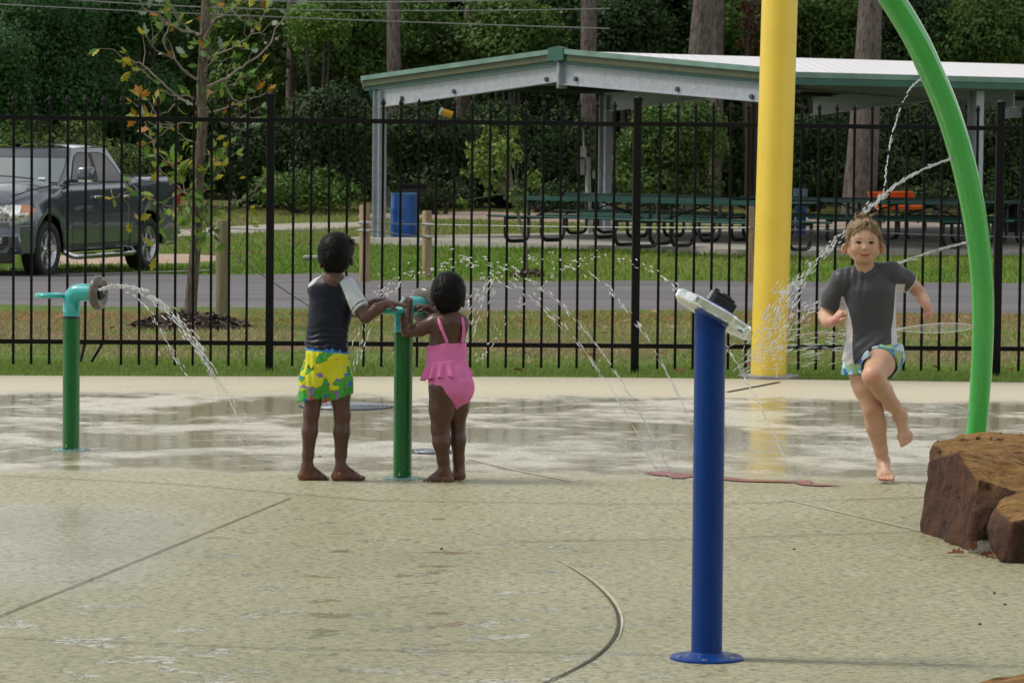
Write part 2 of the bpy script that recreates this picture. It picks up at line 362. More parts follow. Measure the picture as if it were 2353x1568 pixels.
def gcol(x,y,n):
    p=noise_np(np.c_[x,y,0*x],.9,2); q=noise_np(np.c_[x,y,0*x],2.8,5); r=rng.random(n)[:,None]
    lush=np.array([.19,.30,.055]); mid=np.array([.30,.34,.11]); dry=np.array([.46,.38,.21]); straw=np.array([.40,.19,.085])
    edge=ss(23.5,24.6,y)
    dr=ss(.40,.62,p*.6+q*.4+.25*r[:,0]-.1)*edge
    c=lush*(1-.45*r)+mid*.45*r
    c=c*(1-dr[:,None])+dry*dr[:,None]*(.6+.5*r)
    st=(ss(29.6,31.8,y)*ss(34.6,34.0,y)*ss(.35,.6,q+.2*r[:,0]))[:,None]
    return c*(1-st*.5)+straw*st*.5*(.5+.9*r)
tag(blades('lawn_blades',30000,(-4.3,4.3),(22.0,23.6),(.010,.045),.006,gcol,GB,.8,keep=lambda x,y:y>edgeY(x)+.0),kind='stuff')
tag(blades('lawn_blades',90000,(-5.6,5.6),(23.5,34.3),(.012,.045),.010,gcol,GB,1.6,keep=lambda x,y:noise_np(np.c_[x,y,0*x],1.9,9)>.36),kind='stuff')
def gcol2(x,y,n):
    p=noise_np(np.c_[x,y,0*x],.35,2); q=noise_np(np.c_[x,y,0*x],1.3,4); r=rng.random(n)[:,None]
    a=np.array([.14,.26,.03]); b=np.array([.24,.30,.06]); d=np.array([.31,.30,.10])
    t=ss(.35,.7,p)[:,None]; c=a*(1-t)+b*t; u=(ss(58,70,y)*.7)[:,None]; c=c*(1-u)+d*u
    return c*(.65+.6*r)
def kp(x,y):
    px=project(np.c_[x,y,tz(x,y)]); X,Yp=px[:,0],px[:,1]
    road=(Yp>np.interp(X,[0,820,852,1176,2352],[627,631,650,654,657]))
    pa=((X<860)&(Yp>np.interp(X,[330,470,600,700,850],[536,527,519,515,513]))&(Yp<np.interp(X,[330,470,600,700,850],[548,541,533,526,521])))
    tr=(X>820)&(Yp>np.interp(X,[820,1100,1300,2400],[494,489,494,508]))&(Yp<np.interp(X,[820,1100,1300,2400],[500,505,512,530]))
    p2=(X>1800)&(Yp>574)&(Yp<589); sd=(X>80)&(X<510)&(Yp>588)&(Yp<608)
    return ~(road|pa|tr|p2|sd)
tag(blades('lawn_blades',110000,(-11,11.5),(43,84),(.02,.09),.022,gcol2,GB,1.2,keep=kp),kind='stuff')
# ------------------------------------------------------------------ leaf litter
def leaf_poly(k=0):
    # lobed oak leaf outline, length 1 along y
    return np.array([(0,0),(.03,.14),(.16,.2),(.1,.32),(.3,.42),(.13,.52),(.26,.7),(.1,.78),(.08,.95),(0,1),(-.1,.94),(-.12,.78),(-.28,.68),(-.14,.52),(-.27,.38),(-.09,.3),(-.15,.17),(-.03,.14)])
def leaves_mesh(name,P,D,N,Sz,cols,m,parent=None,base=None,curl=.25):
    """P positions, D leaf direction, N normal, Sz length"""
    L=leaf_poly(); k=len(L); V=[];c=[]
    for p,d,nn,s,cc in zip(P,D,N,Sz,cols):
        d=d/np.linalg.norm(d); u=np.cross(d,nn); u/=np.linalg.norm(u)+1e-9; nn=np.cross(u,d)
        cu=random.uniform(-curl,curl)*2
        V.append(p+s*(L[:,:1]*u*1.05+L[:,1:]*d+((L[:,1:]-.3)**2*cu+abs(L[:,:1])*random.uniform(-.5,.5))*nn)); c.append(np.repeat(cc[None],k,0))
    V=np.concatenate(V); c=np.concatenate(c); Fs=np.arange(len(V)).reshape(-1,k)
    return mesh(name,V,Fs,m,parent,col=c,base=base)
LEAF=vcol('oak_leaf',.55,spec=.35,trans=.3)
n=170; LP=np.c_[rng.uniform(-4.5,4.5,n),rng.uniform(22.7,33.5,n),np.zeros(n)]; LP[:,2]=tz(LP[:,0],LP[:,1])+.025
cc=np.array([[.30,.15,.06],[.38,.24,.13],[.20,.09,.04],[.42,.30,.18]])[rng.integers(0,4,n)]
tag(leaves_mesh('leaf_litter',LP,np.c_[rng.normal(size=(n,2)),rng.normal(size=n)*.25],np.c_[rng.normal(size=(n,2))*.4,np.ones(n)],rng.uniform(.06,.13,n),cc,LEAF),kind='stuff')
# ------------------------------------------------------------------ fence
BLK=NT('black_powder_coat'); BLK.P(col=(.0025,.0025,.003),rough=.38,spec=.22); BLK.bump(BLK.noise(90,2),.06,.002); BLK=BLK.m
FA=np.array([*G(620,850)[:2],0]); FB=np.array([*G(2292,859)[:2],0])
FA[1]=22.8; FA[0]=(At(620,600,22.8))[0]; FB[1]=23.05; FB[0]=At(2292,600,23.05)[0]
fd=(FB-FA)/np.linalg.norm(FB-FA); span=np.linalg.norm(FB-FA)/2
rz=math.atan2(fd[1],fd[0])
ZT,ZB,PT,PB=1.634,.178,1.785,.028
def picket(x0,bent=0):
    b=MB(); s=.0175/2
    z0=PB if not bent else ZB-.005
    R=np.array(Matrix.Rotation(rz,3,'Z'))
    b.box((*(FA+fd*x0)[:2],(z0+PT-.06)/2),(.0165,.0165,PT-.06-z0),rz)
    if bent:
        q=FA+fd*x0; e=FA+fd*(x0+bent); b.bar((q[0],q[1],ZB),(e[0],e[1]-.02,PB+.02),.0165)
    c=(FA+fd*x0)
    # spear point
    prof=[(-.002,.0085),(.004,.013),(.010,.009),(.016,.010),(.034,.0175),(.05,.010),(.066,.0008)]
    b.lathe((c[0],c[1],PT-.062),(0,0,1),prof,6)
    return b
posts=[-span, 0, span, 2*span, 3*span]
fence_no=0
for si,x0 in enumerate([-span,0,span,2*span]):
    lab=['black metal fence section behind the left green post and pickup, with two bent pickets','black metal fence section behind the two children at the teal wheel','black metal fence section behind the blue post and yellow pole','black metal fence section right of the green arch at the edge'][si]
    c=FA+fd*(x0+span/2)
    if si==3: span_e=x0+span*.45
    f=thing('fence_section',lab,'fence',(c[0],c[1],0),0,'sections of the black picket fence')
    g=(span-.30)/18.0 if True else 0
    x1=x0+span-.026
    for z,nm in ((ZT,'top_rail'),(ZB,'bottom_rail')):
        b=MB(); p=FA+fd*(x0+.026); q=FA+fd*x1; b.bar((p[0],p[1],z+(.004 if z>1 else 0)),(q[0],q[1],z),.03,.030); b.build('rail',BLK,f,bevel=.002)
    for k in range(19):
        xx_=x0+.15+(span-.30)*k/18
        if si==3 and k>6: break
        bent=0
        if si==0:
            pxx=project((FA+fd*xx_+np.array([0,0,.19]))[None])[0][0]
            if abs(pxx-207)<20: bent=-.03
            elif abs(pxx-247)<20: bent=-.075
        picket(xx_,bent).build('picket',BLK,f)
for i,x0 in enumerate(posts[:4]):
    c=FA+fd*x0; b=MB(); b.box((c[0],c[1],.89),(.052,.052,1.80),rz)
    tp=MB(); tp.box((c[0],c[1],1.797),(.060,.060,.022),rz); tp.lathe((c[0],c[1],1.808),(0,0,1),[(0,.026),(.01,.018),(.014,.004)],4)
    if not(0<=i<=3): continue
    labs=['black fence post at the far left beyond the frame','black fence post between the small oak and the boy in yellow shorts','black fence post left of the blue spray post','black fence post behind the green arch at the right']
    if i==0: continue
    p=thing('fence_post',labs[i],'fence post',(c[0],c[1],0),0,'posts of the black picket fence')
    b.build('shaft',BLK,p,bevel=.003); tp.build('cap',BLK,p,bevel=.002)
# ------------------------------------------------------------------ yellow pole
def paint(name,col,rough=.3,coat=.3,**k):
    t=NT(name); f=t.noise(3,4); sc=t.noise(38,3)
    t.P(col=t.ramp(f,[(.3,tuple(x*.9 for x in col)),(.7,col)]),rough=t.mr(sc,.3,.7,rough*.8,rough*1.35),coat=coat,**k); t.bump(t.noise(14,3),.05,.003); return t.m
YEL=paint('yellow_paint',(.86,.62,.07),.42,.15)
yb=At(1765,868,22.6); yb[2]=0; yt=At(1791,0,22.6); yd=(yt-yb)/yt[2]; ytop=yb+yd*4.1
p=thing('spray_pole','thick yellow leaning spray pole rising out of the grass behind the deck','water feature',yb)
MB().tube([yb-yd*.02,yb+yd*2,ytop],.117,40).build('pole',YEL,p,True)
b=MB(); b.lathe(ytop,yd,[(0,.12),(.02,.13),(.3,.13),(.36,.09),(.4,.0)],32); b.build('cap',YEL,p,True)
MB().lathe((yb[0],yb[1],-.03),(0,0,1),[(0,.2),(.045,.2),(.05,.19)],32).build('base_plate',simple('galv',(.3,.3,.3),.5,.6),p,True)
# ------------------------------------------------------------------ green arch
GRN=paint('green_gloss_paint',(.025,.40,.05),.22,.6)
ap=[(2239,1022,17.75),(2246,960,17.72),(2254,850,17.65),(2258,740,17.55),(2256,650,17.45),(2247,555,17.35),(2232,460,17.25),(2209,360,17.15),(2178,260,17.05),(2143,175,16.95),(2101,85,16.85),(2046,-5,16.75),(1985,-90,16.65),(1900,-190,16.55),(1780,-290,16.45),(1640,-360,16.35),(1500,-390,16.25)]
A=[At(*q) for q in ap]; A[0][2]=0
Ad=[]
for k in range(len(A)-1):
    for j in range(6):
        a=A[max(k-1,0)];b_=A[k];c_=A[k+1];d_=A[min(k+2,len(A)-1)];u=j/6
        Ad.append(.5*((2*b_)+(-a+c_)*u+(2*a-5*b_+4*c_-d_)*u*u+(-a+3*b_-3*c_+d_)*u**3))
p=thing('spray_arch','tall curved glossy green spray arch behind the brown boulder','water feature',A[0])
r=[.052+.009*min(1,max(0,(q[2]-.1)/1.2)) for q in Ad]
MB().tube(Ad,r,36).build('arch_pipe',GRN,p,True)
MB().lathe((A[0][0],A[0][1],0),(0,0,1),[(0,.13),(.008,.13),(.012,.12)],32).build('base_plate',GRN,p,True)
NOZ=simple('nozzle_steel',(.4,.4,.4),.3,.9)
for q in [(2117,182,16.93),(2183,365,17.12),(2224,556,17.33),(2236,750,17.54),(2226,946,17.7)]:
    c=At(*q); MB().lathe(c+np.array([.012,0,0]),(-1,0,.1),[(0,.012),(.018,.011),(.02,.006)],12).build('nozzle',NOZ,p,True)
# ------------------------------------------------------------------ blue post
BLU=paint('blue_paint',(.0008,.036,.20),.34,.10,spec=.2)
bb=G(1623,1512); bt=At(1631,735,bb[1])
p=thing('spray_post','glossy blue post with a clear tilted spinner wheel on top, nearest the camera','water feature',bb)
bn=np.array([math.sin(math.radians(30)),.12,math.cos(math.radians(30))]); bn/=np.linalg.norm(bn)
b=MB(); n=48; lo=[];hi=[]
cx,cy=bb[0],bb[1]; dx=bt[0]-bb[0]
cen=At(1640,722,bb[1])
for k in range(n):
    a=2*PI*k/n; q=np.array([cx+.0455*math.cos(a),cy+.0455*math.sin(a)]); lo.append((q[0],q[1],0))
    X,Yq=q[0]+dx,q[1]; z=cen[2]-((X-cen[0])*bn[0]+(Yq-cen[1])*bn[1])/bn[2]-.018; hi.append((X,Yq,z))
b.add(lo+hi,[(k,(k+1)%n,n+(k+1)%n,n+k) for k in range(n)]+[tuple(range(n,2*n))]); b.build('post',BLU,p,True)
fl=MB(); fl.lathe(bb,(0,0,1),[(-.01,.108),(.006,.108),(.009,.104),(.010,.06),(.022,.047)],48); o=fl.build('base_flange',BLU,p,True)
BOLTM=simple('bolt_steel',(.25,.27,.3),.35,.9)
for k in range(6):
    a=2*PI*k/6+.4; MB().lathe(bb+np.array([.088*math.cos(a),.088*math.sin(a),.0085]),(0,0,1),[(0,.008),(.004,.007),(.005,.001)],6).build('bolt',BOLTM,p)
t=NT('clear_acrylic'); t.P(col=(.62,.70,.68),rough=.09,trans=.93,ior=1.35,spec=.5); ACR=t.m
def lobed(c,axis,r0,amp,nl,h,n=96,inner=None):
    d,u,v=frame(axis); b=MB(); prof=[(-h/2,-.006),(-h/2+.005,0),(h/2-.005,0),(h/2,-.006)]
    V=[]
    for z,dr in prof:
        for k in range(n):
            t_=2*PI*k/n; rr=r0+amp*math.tanh(2*math.cos(nl*t_))+dr; V.append(c+d*z+rr*(math.cos(t_)*u+math.sin(t_)*v))
    Fs=[(i*n+k,(i+1)*n+k,(i+1)*n+(k+1)%n,i*n+(k+1)%n)[::-1] for i in range(3) for k in range(n)]
    Fs+=[tuple(range(n)),tuple(range(3*n,4*n))[::-1]]; b.add(V,Fs); return b
wc=cen+bn*.0
o=lobed(wc,bn,.124,.005,8,.030).build('spinner_wheel',ACR,p,True)
MB().lathe(wc,bn,[(.0155,.074),(.021,.074),(.024,.070)],40).build('hub_plate',BLU,p,True)
MB().lathe(wc,bn,[(-.022,.052),(-.0155,.052)],40).build('hub_plate',BLU,p,True)
dd,uu,vv=frame(bn); M=np.stack([np.array([math.cos(math.radians(30)),0,-math.sin(math.radians(30))]),np.cross(bn,[math.cos(math.radians(30)),0,-math.sin(math.radians(30))]),bn],1)
BP=simple('black_plastic',(.01,.012,.011),.35,bs=50)
ax=M[:,0]
b=MB(); b.box(wc+bn*.040+ax*.008,(.072,.055,.030),M=M); b.box(wc+bn*.059+ax*.004,(.062,.046,.008),M=M); o=b.build('spray_head',BP,p,bevel=.006)
b=MB(); b.box(wc+bn*.064-ax*.028,(.016,.02,.012),M=M); b.box(wc+bn*.066+ax*.006,(.03,.03,.004),M=M); b.build('head_cap',simple('green_black',(.02,.05,.04),.4),p,bevel=.003)
MB().tube([wc+bn*.022-ax*.036-np.array([0,.012,0]),wc+bn*.058-ax*.036-np.array([0,.012,0])],.0075,12).build('bolt',NOZ,p,True)
# ------------------------------------------------------------------ teal water cannons
DG=paint('dark_green_paint',(.004,.13,.022),.3,.25,spec=.35); TEAL=paint('teal_paint',(.03,.42,.40),.3,.4); TEALF=paint('teal_flange',(.10,.26,.23),.35,.2)
BELL=simple('grey_rubber',(.115,.11,.085),.3,bs=20,bst=.1)
def cannon(label,base,hr,zc,belldir,wheel_off,r=.041):
    p=thing('water_cannon',label,'water cannon',base,0,'teal topped water cannons')
    x,y,_=base
    MB().lathe(base,(0,0,1),[(0,.095),(.003,.095),(.004,.092),(.005,.045)],40).build('base_flange',TEALF,p,True)
    MB().lathe(base,(0,0,1),[(.009,r),(zc-.012,r)],36).build('post',DG,p,True)
    MB().lathe(base,(0,0,1),[(zc-.012,r*.97),(zc,r*.97)],36).build('seal_ring',BP,p,True)
    b=MB(); b.lathe(base,(0,0,1),[(zc,r*1.02),(zc+.012,r*1.05),(zc+.035,r*1.05),(zc+.038,r*1.01),(zc+.075,r*1.0)],36); b.build('collar',TEAL,p,True)
    bd=np.array(belldir,float); bd/=np.linalg.norm(bd)
    c0=np.array([x,y,zc+.07]); P=[]
    for k in range(9):
        a=k/8*PI/2*.98; R_=.045; P.append(c0+np.array([0,0,1])*R_*math.sin(a)+bd*np.array([1,1,.3])*R_*(1-math.cos(a)))
    P.append(P[-1]+bd*.045); P.append(P[-1]+bd*.03)
    MB().tube(P,[r*1.0]*5+[r*1.03]*4+[r*1.0,r*.98],28).build('elbow',TEAL,p,True)
    e=P[-1]
    b=MB(); b.lathe(e-bd*.005,bd,[(0,.046),(.008,.072),(.018,.083),(.03,.085),(.044,.078),(.05,.064),(.042,.045),(.038,.03)],44); b.build('bell',BELL,p,True)
    b=MB(); b.lathe(e-bd*.005,bd,[(.036,.033),(.052,.032),(.054,.026),(.045,.02),(.045,.002)],28); b.build('nozzle',BP,p,True)
    b=MB(); b.lathe(e-bd*.005,bd,[(.044,.009),(.058,.008),(.058,.003)],12); b.build('nozzle_tip',NOZ,p,True)
    # hand wheel
    wo=np.array(wheel_off,float); hc=c0+np.array([0,0,.028])+wo
    ring=[hc+.062*np.array([math.cos(a),math.sin(a),0]) for a in np.linspace(0,2*PI,41)[:-1]]
    b=MB(); b.tube(ring,.0115,12,closed=True); b.build('hand_wheel',TEAL,p,True)
    b=MB(); b.bar(hc-wo/np.linalg.norm(wo)*.06,hc+wo/np.linalg.norm(wo)*.06,.02,.012); q=np.cross(wo/np.linalg.norm(wo),[0,0,1]); b.bar(hc-q*.055,hc+q*.055,.018,.010); b.build('spoke',TEAL,p,bevel=.003)
    return p,e+bd*.055,hc
gl=G(163,1033); gm=G(924,1098)
_,MUZL,_=cannon('dark green and teal water cannon standing alone at the left, squirting water',gl,0,.648,(1,-.33,.0),(-.105,.0,0))
_,MUZM,HC=cannon('dark green and teal water cannon between the two children',gm,0,.655,(.62,.78,0),(-.06,-.075,0),r=.0415)
# ------------------------------------------------------------------ ground drains, painted mark, pebbles
STEEL=simple('drain_steel',(.24,.27,.30),.5,.2)
def drain(c,r,label):
    p=thing('floor_drain',label,'drain',c,0,'drains set in the deck')
    b=MB(); n=40
    b.lathe(c,(0,0,1),[(.001,r),(.003,r),(.004,r-.012)],40); b.build('frame',simple('drain_frame',(.03,.035,.04),.75,.0),p,True)
    b=MB()
    k=0
    for rr in np.arange(.03,r-.015,.024):
        ring=[np.array(c)+np.array([rr*math.cos(a),rr*math.sin(a),.006]) for a in np.linspace(0,2*PI,37)[:-1]]
        b.tube(ring,.0046,5,closed=True)
    for a in np.linspace(0,PI,7)[:-1]:
        q=np.array([math.cos(a),math.sin(a),0])*(r-.01); b.bar(np.array(c)+q+[0,0,.006],np.array(c)-q+[0,0,.006],.006)
    b.build('grate',STEEL,p,True)
drain(G(795,934),.27,'larger round steel floor drain behind the boy in yellow shorts')
drain(G(990,1038),.13,'smaller round steel floor drain behind the girl in pink')
RED=simple('red_deck_paint',(.28,.06,.045),.3,var=.25,vs=14)
def painted(pix,name='painted_marking'):
    P=[G(*q,.005) for q in pix]; return P
polyA=[(1475,1083),(1520,1081),(1560,1085),(1592,1087),(1600,1091),(1570,1097),(1542,1097),(1535,1092),(1500,1089)]
polyB=[(1600,1090),(1660,1094),(1720,1100),(1822,1103),(1858,1101),(1868,1105),(1862,1109),(1900,1112),(1945,1114),(1880,1115),(1842,1112),(1824,1107),(1720,1105),(1700,1104),(1660,1101),(1600,1097)]
b=MB(); 
for q in (polyA,polyB):
    P=painted(q); b.add(P,[tuple(range(len(P)))])
o=b.build('painted_marking',RED); tag(o,'long thin red painted shape on the wet deck behind the blue post','painted marking')
PEB=simple('dark_pebble',(.03,.027,.02),.7); 
for i,(q,lab) in enumerate([((1014,1261),'tiny dark pebble on the deck below the girl in pink'),((735,1049),'dark wet crumb on the deck between the feet of the boy in yellow shorts'),((2308,1389),'dark pebble on the deck at the right below the boulder'),((2251,1434),'dark pebble nearest the lower right corner'),((2284,1363),'small pebble just below the brown boulder gap'),((1824,1262),'small dark pebble right of the blue post')]):
    c=G(*q); b=MB(); b.ellipsoid(c+np.array([0,0,.003]),(.006,.005,.0035),8); tag(b.build('pebble',PEB,None,True,base=c),lab,'pebble','crumbs lying on the deck')
# ------------------------------------------------------------------ shelter
GALV=NT('galvanised_steel'); gf=GALV.noise(9,5,.7); GALV.P(col=GALV.ramp(gf,[(.3,(.28,.31,.34)),(.7,(.42,.45,.48))]),rough=.5,metal=.15); GALV=GALV.m
TRIM=simple('green_trim',(.16,.27,.22),.5,vs=3); TRIMD=simple('dark_green_trim',(.015,.10,.07),.45,vs=3); OLIVE=simple('fascia_olive',(.07,.085,.035),.6,vs=4)
ROOFM=NT('white_metal_roof'); 
wv=ROOFM.node('ShaderNodeTexWave',bands_direction='X'); ROOFM.l.new(ROOFM.tc.outputs['Object'],wv.inputs['Vector']); wv.inputs['Scale'].default_value=1.6
ROOFM.P(col=(.80,.78,.80),rough=.38,metal=.1); ROOFM.bump(wv.outputs['Fac'],.3,.03); ROOFM=ROOFM.m
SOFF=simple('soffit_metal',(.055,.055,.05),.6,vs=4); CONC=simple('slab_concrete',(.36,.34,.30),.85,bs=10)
aA=At(870,552,65.0); aC=At(1770,570,56.0)
sd_=np.array([.80,.55,0]); sd_/=np.linalg.norm(sd_)
gd=(aC-aA); gd[2]=0; GW=np.linalg.norm(gd); gd/=GW
ZE,ZR=2.56,2.95
LEN=17.0
A0=np.array([aA[0],aA[1],0.]); C0=np.array([aC[0],aC[1],0.]); R0=(A0+C0)/2
def sp(a,s_,z): # a: 0..GW across the gable, s_ along the ridge
    p=A0+gd*a+sd_*s_; return np.array([p[0],p[1],z])
def roofz(a): return ZR-(ZR-ZE)*abs(a-GW/2)/(GW/2)
sh=thing('picnic_shelter','open picnic shelter with white metal roof, green trim and grey steel columns','shelter',(R0[0],R0[1],-.25))
# roof sheets with thickness
b=MB(); ov=.45
for a0,a1 in ((-ov,GW/2),(GW/2,GW+ov)):
    z0,z1=roofz(a0)+.13,roofz(a1)+.13
    q=[sp(a0,-.04,z0),sp(a0,LEN,z0),sp(a1,LEN,z1),sp(a1,-.04,z1)]
    b.prism(q,(0,0,.03))
b.build('roof',ROOFM,sh)
b=MB()
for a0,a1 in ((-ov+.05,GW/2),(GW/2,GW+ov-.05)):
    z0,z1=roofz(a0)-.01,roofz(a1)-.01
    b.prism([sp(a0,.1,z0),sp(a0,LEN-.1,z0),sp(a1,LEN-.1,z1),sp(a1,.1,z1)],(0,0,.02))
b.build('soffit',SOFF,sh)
# rake trim on the gable, light upper lip, olive face, dark lower strip
for nm,m,dz,h,off in (('rake_trim',TRIM,.115,.085,-.13),('rake_face',OLIVE,.0,.115,-.10),('rake_strip',TRIMD,-.075,.075,-.06)):
    for a0,a1 in ((-ov,GW/2-.22 if nm=='rake_trim' else GW/2),(GW/2+.22 if nm=='rake_trim' else GW/2,GW+ov)):
        b=MB(); p=[sp(a0,off,roofz(a0)+dz),sp(a1,off,roofz(a1)+dz),sp(a1,off,roofz(a1)+dz+h),sp(a0,off,roofz(a0)+dz+h)]
        b.prism(p,sd_*.08); b.build(nm,m,sh)
b=MB(); p=[sp(GW/2-.24,-.15,roofz(GW/2-.24)+.02),sp(GW/2,-.15,ZR-.02),sp(GW/2+.24,-.15,roofz(GW/2+.24)+.02),sp(GW/2+.20,-.15,ZR+.21),sp(GW/2,-.15,ZR+.235),sp(GW/2-.20,-.15,ZR+.21)]
b.prism(p,sd_*.12); b.build('ridge_cap',TRIMD,sh)
# eave gutters
for a in (-ov,GW+ov):
    b=MB(); z=roofz(a)
    b.bar(sp(a,-.09,z+.115),sp(a,LEN,z+.115),.10,.09); b.build('gutter',TRIM,sh)
    b=MB(); b.bar(sp(a-np.sign(a)*.0,-.07,z+.015),sp(a,LEN,z+.015),.06,.11); b.build('eave_strip',TRIMD,sh)
# steel rafters and columns
DH=.36
for s_ in (0.0,5.2,10.4,15.6):
    for a0,a1 in ((0,GW/2-.03),(GW/2+.03,GW)):
        b=MB(); d0=.34
        p=[sp(a0,s_,roofz(a0)-.08-d0),sp(a1,s_,roofz(a1)-.08-d0*.85),sp(a1,s_,roofz(a1)-.08),sp(a0,s_,roofz(a0)-.08)]
        b.prism(p,sd_*.02)
        for zz in (0,1):
            b.prism([sp(a0,s_-.06,roofz(a0)-.08-d0*zz),sp(a1,s_-.06,roofz(a1)-.08-d0*(zz*.85)),sp(a1,s_+.08,roofz(a1)-.08-d0*(zz*.85)),sp(a0,s_+.08,roofz(a0)-.08-d0*zz)],(0,0,.014))
        b.build('rafter',GALV,sh)
    b=MB(); b.box(sp(GW/2,s_,ZR-.26),(.03,.2,.46),math.atan2(sd_[1],sd_[0])+PI/2); b.box(sp(GW/2+.05,s_-.03,ZR-.25),(.02,.16,.40),math.atan2(sd_[1],sd_[0])+PI/2); b.build('ridge_plate',GALV,sh)
    for a in (0,GW):
        if s_>5.3: continue
        if a>0 and s_>1: s_=4.35
        zb=float(tz(*sp(a,s_,0)[:2]))-.05
        b=MB(); c=sp(a,s_,0); rzz=math.atan2(gd[1],gd[0])
        top=roofz(a)-.1
        b.box((c[0],c[1],(zb+top)/2),(.20,.012,top-zb),rzz)
        for q in (-.1,.1):
            e=c+gd*q; b.box((e[0],e[1],(zb+top)/2),(.014,.17,top-zb),rzz)
        b.box((c[0],c[1],zb+.07),(.34,.28,.02),rzz)
        b.build('column',GALV,sh)
b=MB()
for a in np.linspace(.6,GW-.6,8):
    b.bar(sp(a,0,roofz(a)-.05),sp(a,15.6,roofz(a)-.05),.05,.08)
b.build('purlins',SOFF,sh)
BOLT=simple('clip_steel',(.07,.09,.11),.5,.5)
for a in (.75,2.4,GW/2-.42,GW/2+.42,GW-2.4,GW-.5):
    b=MB(); c=sp(a,-.01,roofz(a)-.30); b.lathe(c,-sd_,[(0,.045),(.035,.04)],10); b.build('bolt',BOLT,sh)
# down pipe at the left eave
zg=float(tz(*sp(-.1,0,0)[:2])); e0=sp(-ov+.05,-.2,ZE-.12)
def pxpt(px,py,Y): return At(px,py,Y)
yp=sp(-ov+.05,-.2,0)[1]
pp=[pxpt(852,192,yp),pxpt(853,222,yp),pxpt(873,243,yp),pxpt(872,400,yp),pxpt(869,530,yp),pxpt(862,548,yp)]
b=MB()
for q,r_ in zip(pp[:-1],pp[1:]): b.bar(q,r_,.09,.07)
b.build('downpipe',TRIMD,sh,bevel=.01)
# ceiling lamps
LAMP=simple('lamp_lens',(.55,.53,.42),.3)
for px,py,Y in ((1865,192,62),(2325,198,64)):
    c=At(px,py,Y); b=MB(); b.lathe(c,(0,0,1),[(-.03,.06),(-.02,.15),(0,.18),(.02,.16)],24); b.build('ceiling_lamp',LAMP,sh,True)
    b=MB(); b.lathe(c+np.array([0,0,.02]),(0,0,1),[(0,.17),(.06,.15),(.10,.05)],16); b.build('lamp_rim',SOFF,sh,True)
# slab
b=MB(); V=[];xs_=[]
for a,s_ in ((-.6,-.55),(GW+.9,-.7),(GW+1.2,LEN),(-.6,LEN)):
    c=sp(a,s_,0); V.append((c[0],c[1],float(tz(c[0],c[1]))+.10))
b.prism([np.array(v)-[0,0,.35] for v in V],(0,0,.35)); o=b.build('shelter_slab',CONC); tag(o,kind='structure')
def slabz(x,y):
    P=np.array(V); A_=np.c_[P[:,:2],np.ones(4)]; c,_,_,_=np.linalg.lstsq(A_,P[:,2],rcond=None); return float(c@[x,y,1])
def slabz(x,y,_c=[]):
    return float(tz(x,y))+.115
# electric boxes and conduit on the back column
cb=sp(0,5.2,0); 
eb=thing('electric_boxes','grey and white electric boxes with a pale conduit strapped to the back shelter column','electric box',(cb[0]-.25,cb[1]-.25,0))
EY=cb[1]-.3
def pbox(name,x0,y0,x1,y1,Y,d,m,parent,bev=.01):
    p=At(x0,y0,Y);q=At(x1,y1,Y); b=MB(); b.box(((p[0]+q[0])/2,Y,(p[2]+q[2])/2),(abs(q[0]-p[0]),d,abs(p[2]-q[2]))); return b.build(name,m,parent,bevel=bev)
WG=simple('box_grey',(.35,.37,.38),.5); WW=simple('box_white',(.6,.6,.58),.5); CON=simple('conduit',(.42,.42,.38),.5)
pbox('meter_box',1329,337,1347,361,EY,.16,WW,eb); pbox('breaker_box',1327,366,1343,402,EY,.14,WG,eb); pbox('junction_box',1361,392,1380,410,EY,.1,CON,eb)
b=MB(); p=At(1350,361,EY);q=At(1353,548,EY); b.tube([p,q],.055,12); p=At(1341,300,EY);q=At(1341,337,EY); b.tube([p,q],.02,8); p=At(1353,546,EY); q=At(1322,548,EY-.8); b.tube([p,q],.05,8); b.build('conduit',CON,eb,True)
# barrels, sign post, yellow tube, orange bench, grills
BB=simple('blue_plastic',(.02,.12,.42),.45,bs=6,bst=.1)
def barrel(px,py0,py1,wpx,Y,label):
    c=At(px,py1,Y); t_=At(px,py0,Y); h=t_[2]-c[2]; r=wpx/2/F*Y
    p=thing('barrel',label,'barrel',c)
    b=MB(); b.lathe(c,(0,0,1),[(0,r*.94),(h*.03,r*.98),(h*.30,r*1.0),(h*.33,r*1.03),(h*.36,r*1.0),(h*.62,r*1.0),(h*.65,r*1.03),(h*.68,r*1.0),(h*.95,r*.97),(h*.985,r*.93)],36); b.build('drum',BB,p,True)
    b=MB(); b.lathe(c,(0,0,1),[(h*.96,r*.98),(h*1.0,r*1.0),(h*1.0,r*.92),(h*.96,r*.9)],36,cap=False); b.build('rim',simple('barrel_rim',(.10,.25,.5),.4),p,True)
barrel(927,443,551,62,65.4,'blue plastic barrel standing beside the left steel column of the shelter')
def solid(name,label,cat,fn,loc,group=None):
    p=thing(name,label,cat,loc,0,group); fn(p); return p
c=At(1839,538,66); p=thing('blue_stand','tall blue stand with a pale blue top just right of the yellow pole','stand',c)
pbox('post',1829,462,1850,538,66,.22,BB,p); pbox('top_box',1824,432,1853,458,66,.3,simple('pale_blue',(.25,.40,.55),.5),p)
c=At(1025,262,63); p=thing('hanging_tube','yellow tube with a pale end hanging below the shelter roof','tube',c)
YO=simple('yellow_orange_plastic',(.55,.28,.02),.5); d_=np.array([.95,.1,-.30]); d_/=np.linalg.norm(d_)
e=At(1012,256,63); MB().tube([e,e+d_*.22],.068,20).build('tube',YO,p,True); MB().lathe(e-d_*.01,d_,[(0,.070),(.03,.070),(.03,.065)],20).build('end_cap',simple('pale_cap',(.4,.45,.5),.5),p,True)
c=At(2050,520,73); p=thing('orange_bench','orange bench with backrest behind the running boy\'s head near the pine','bench',c)
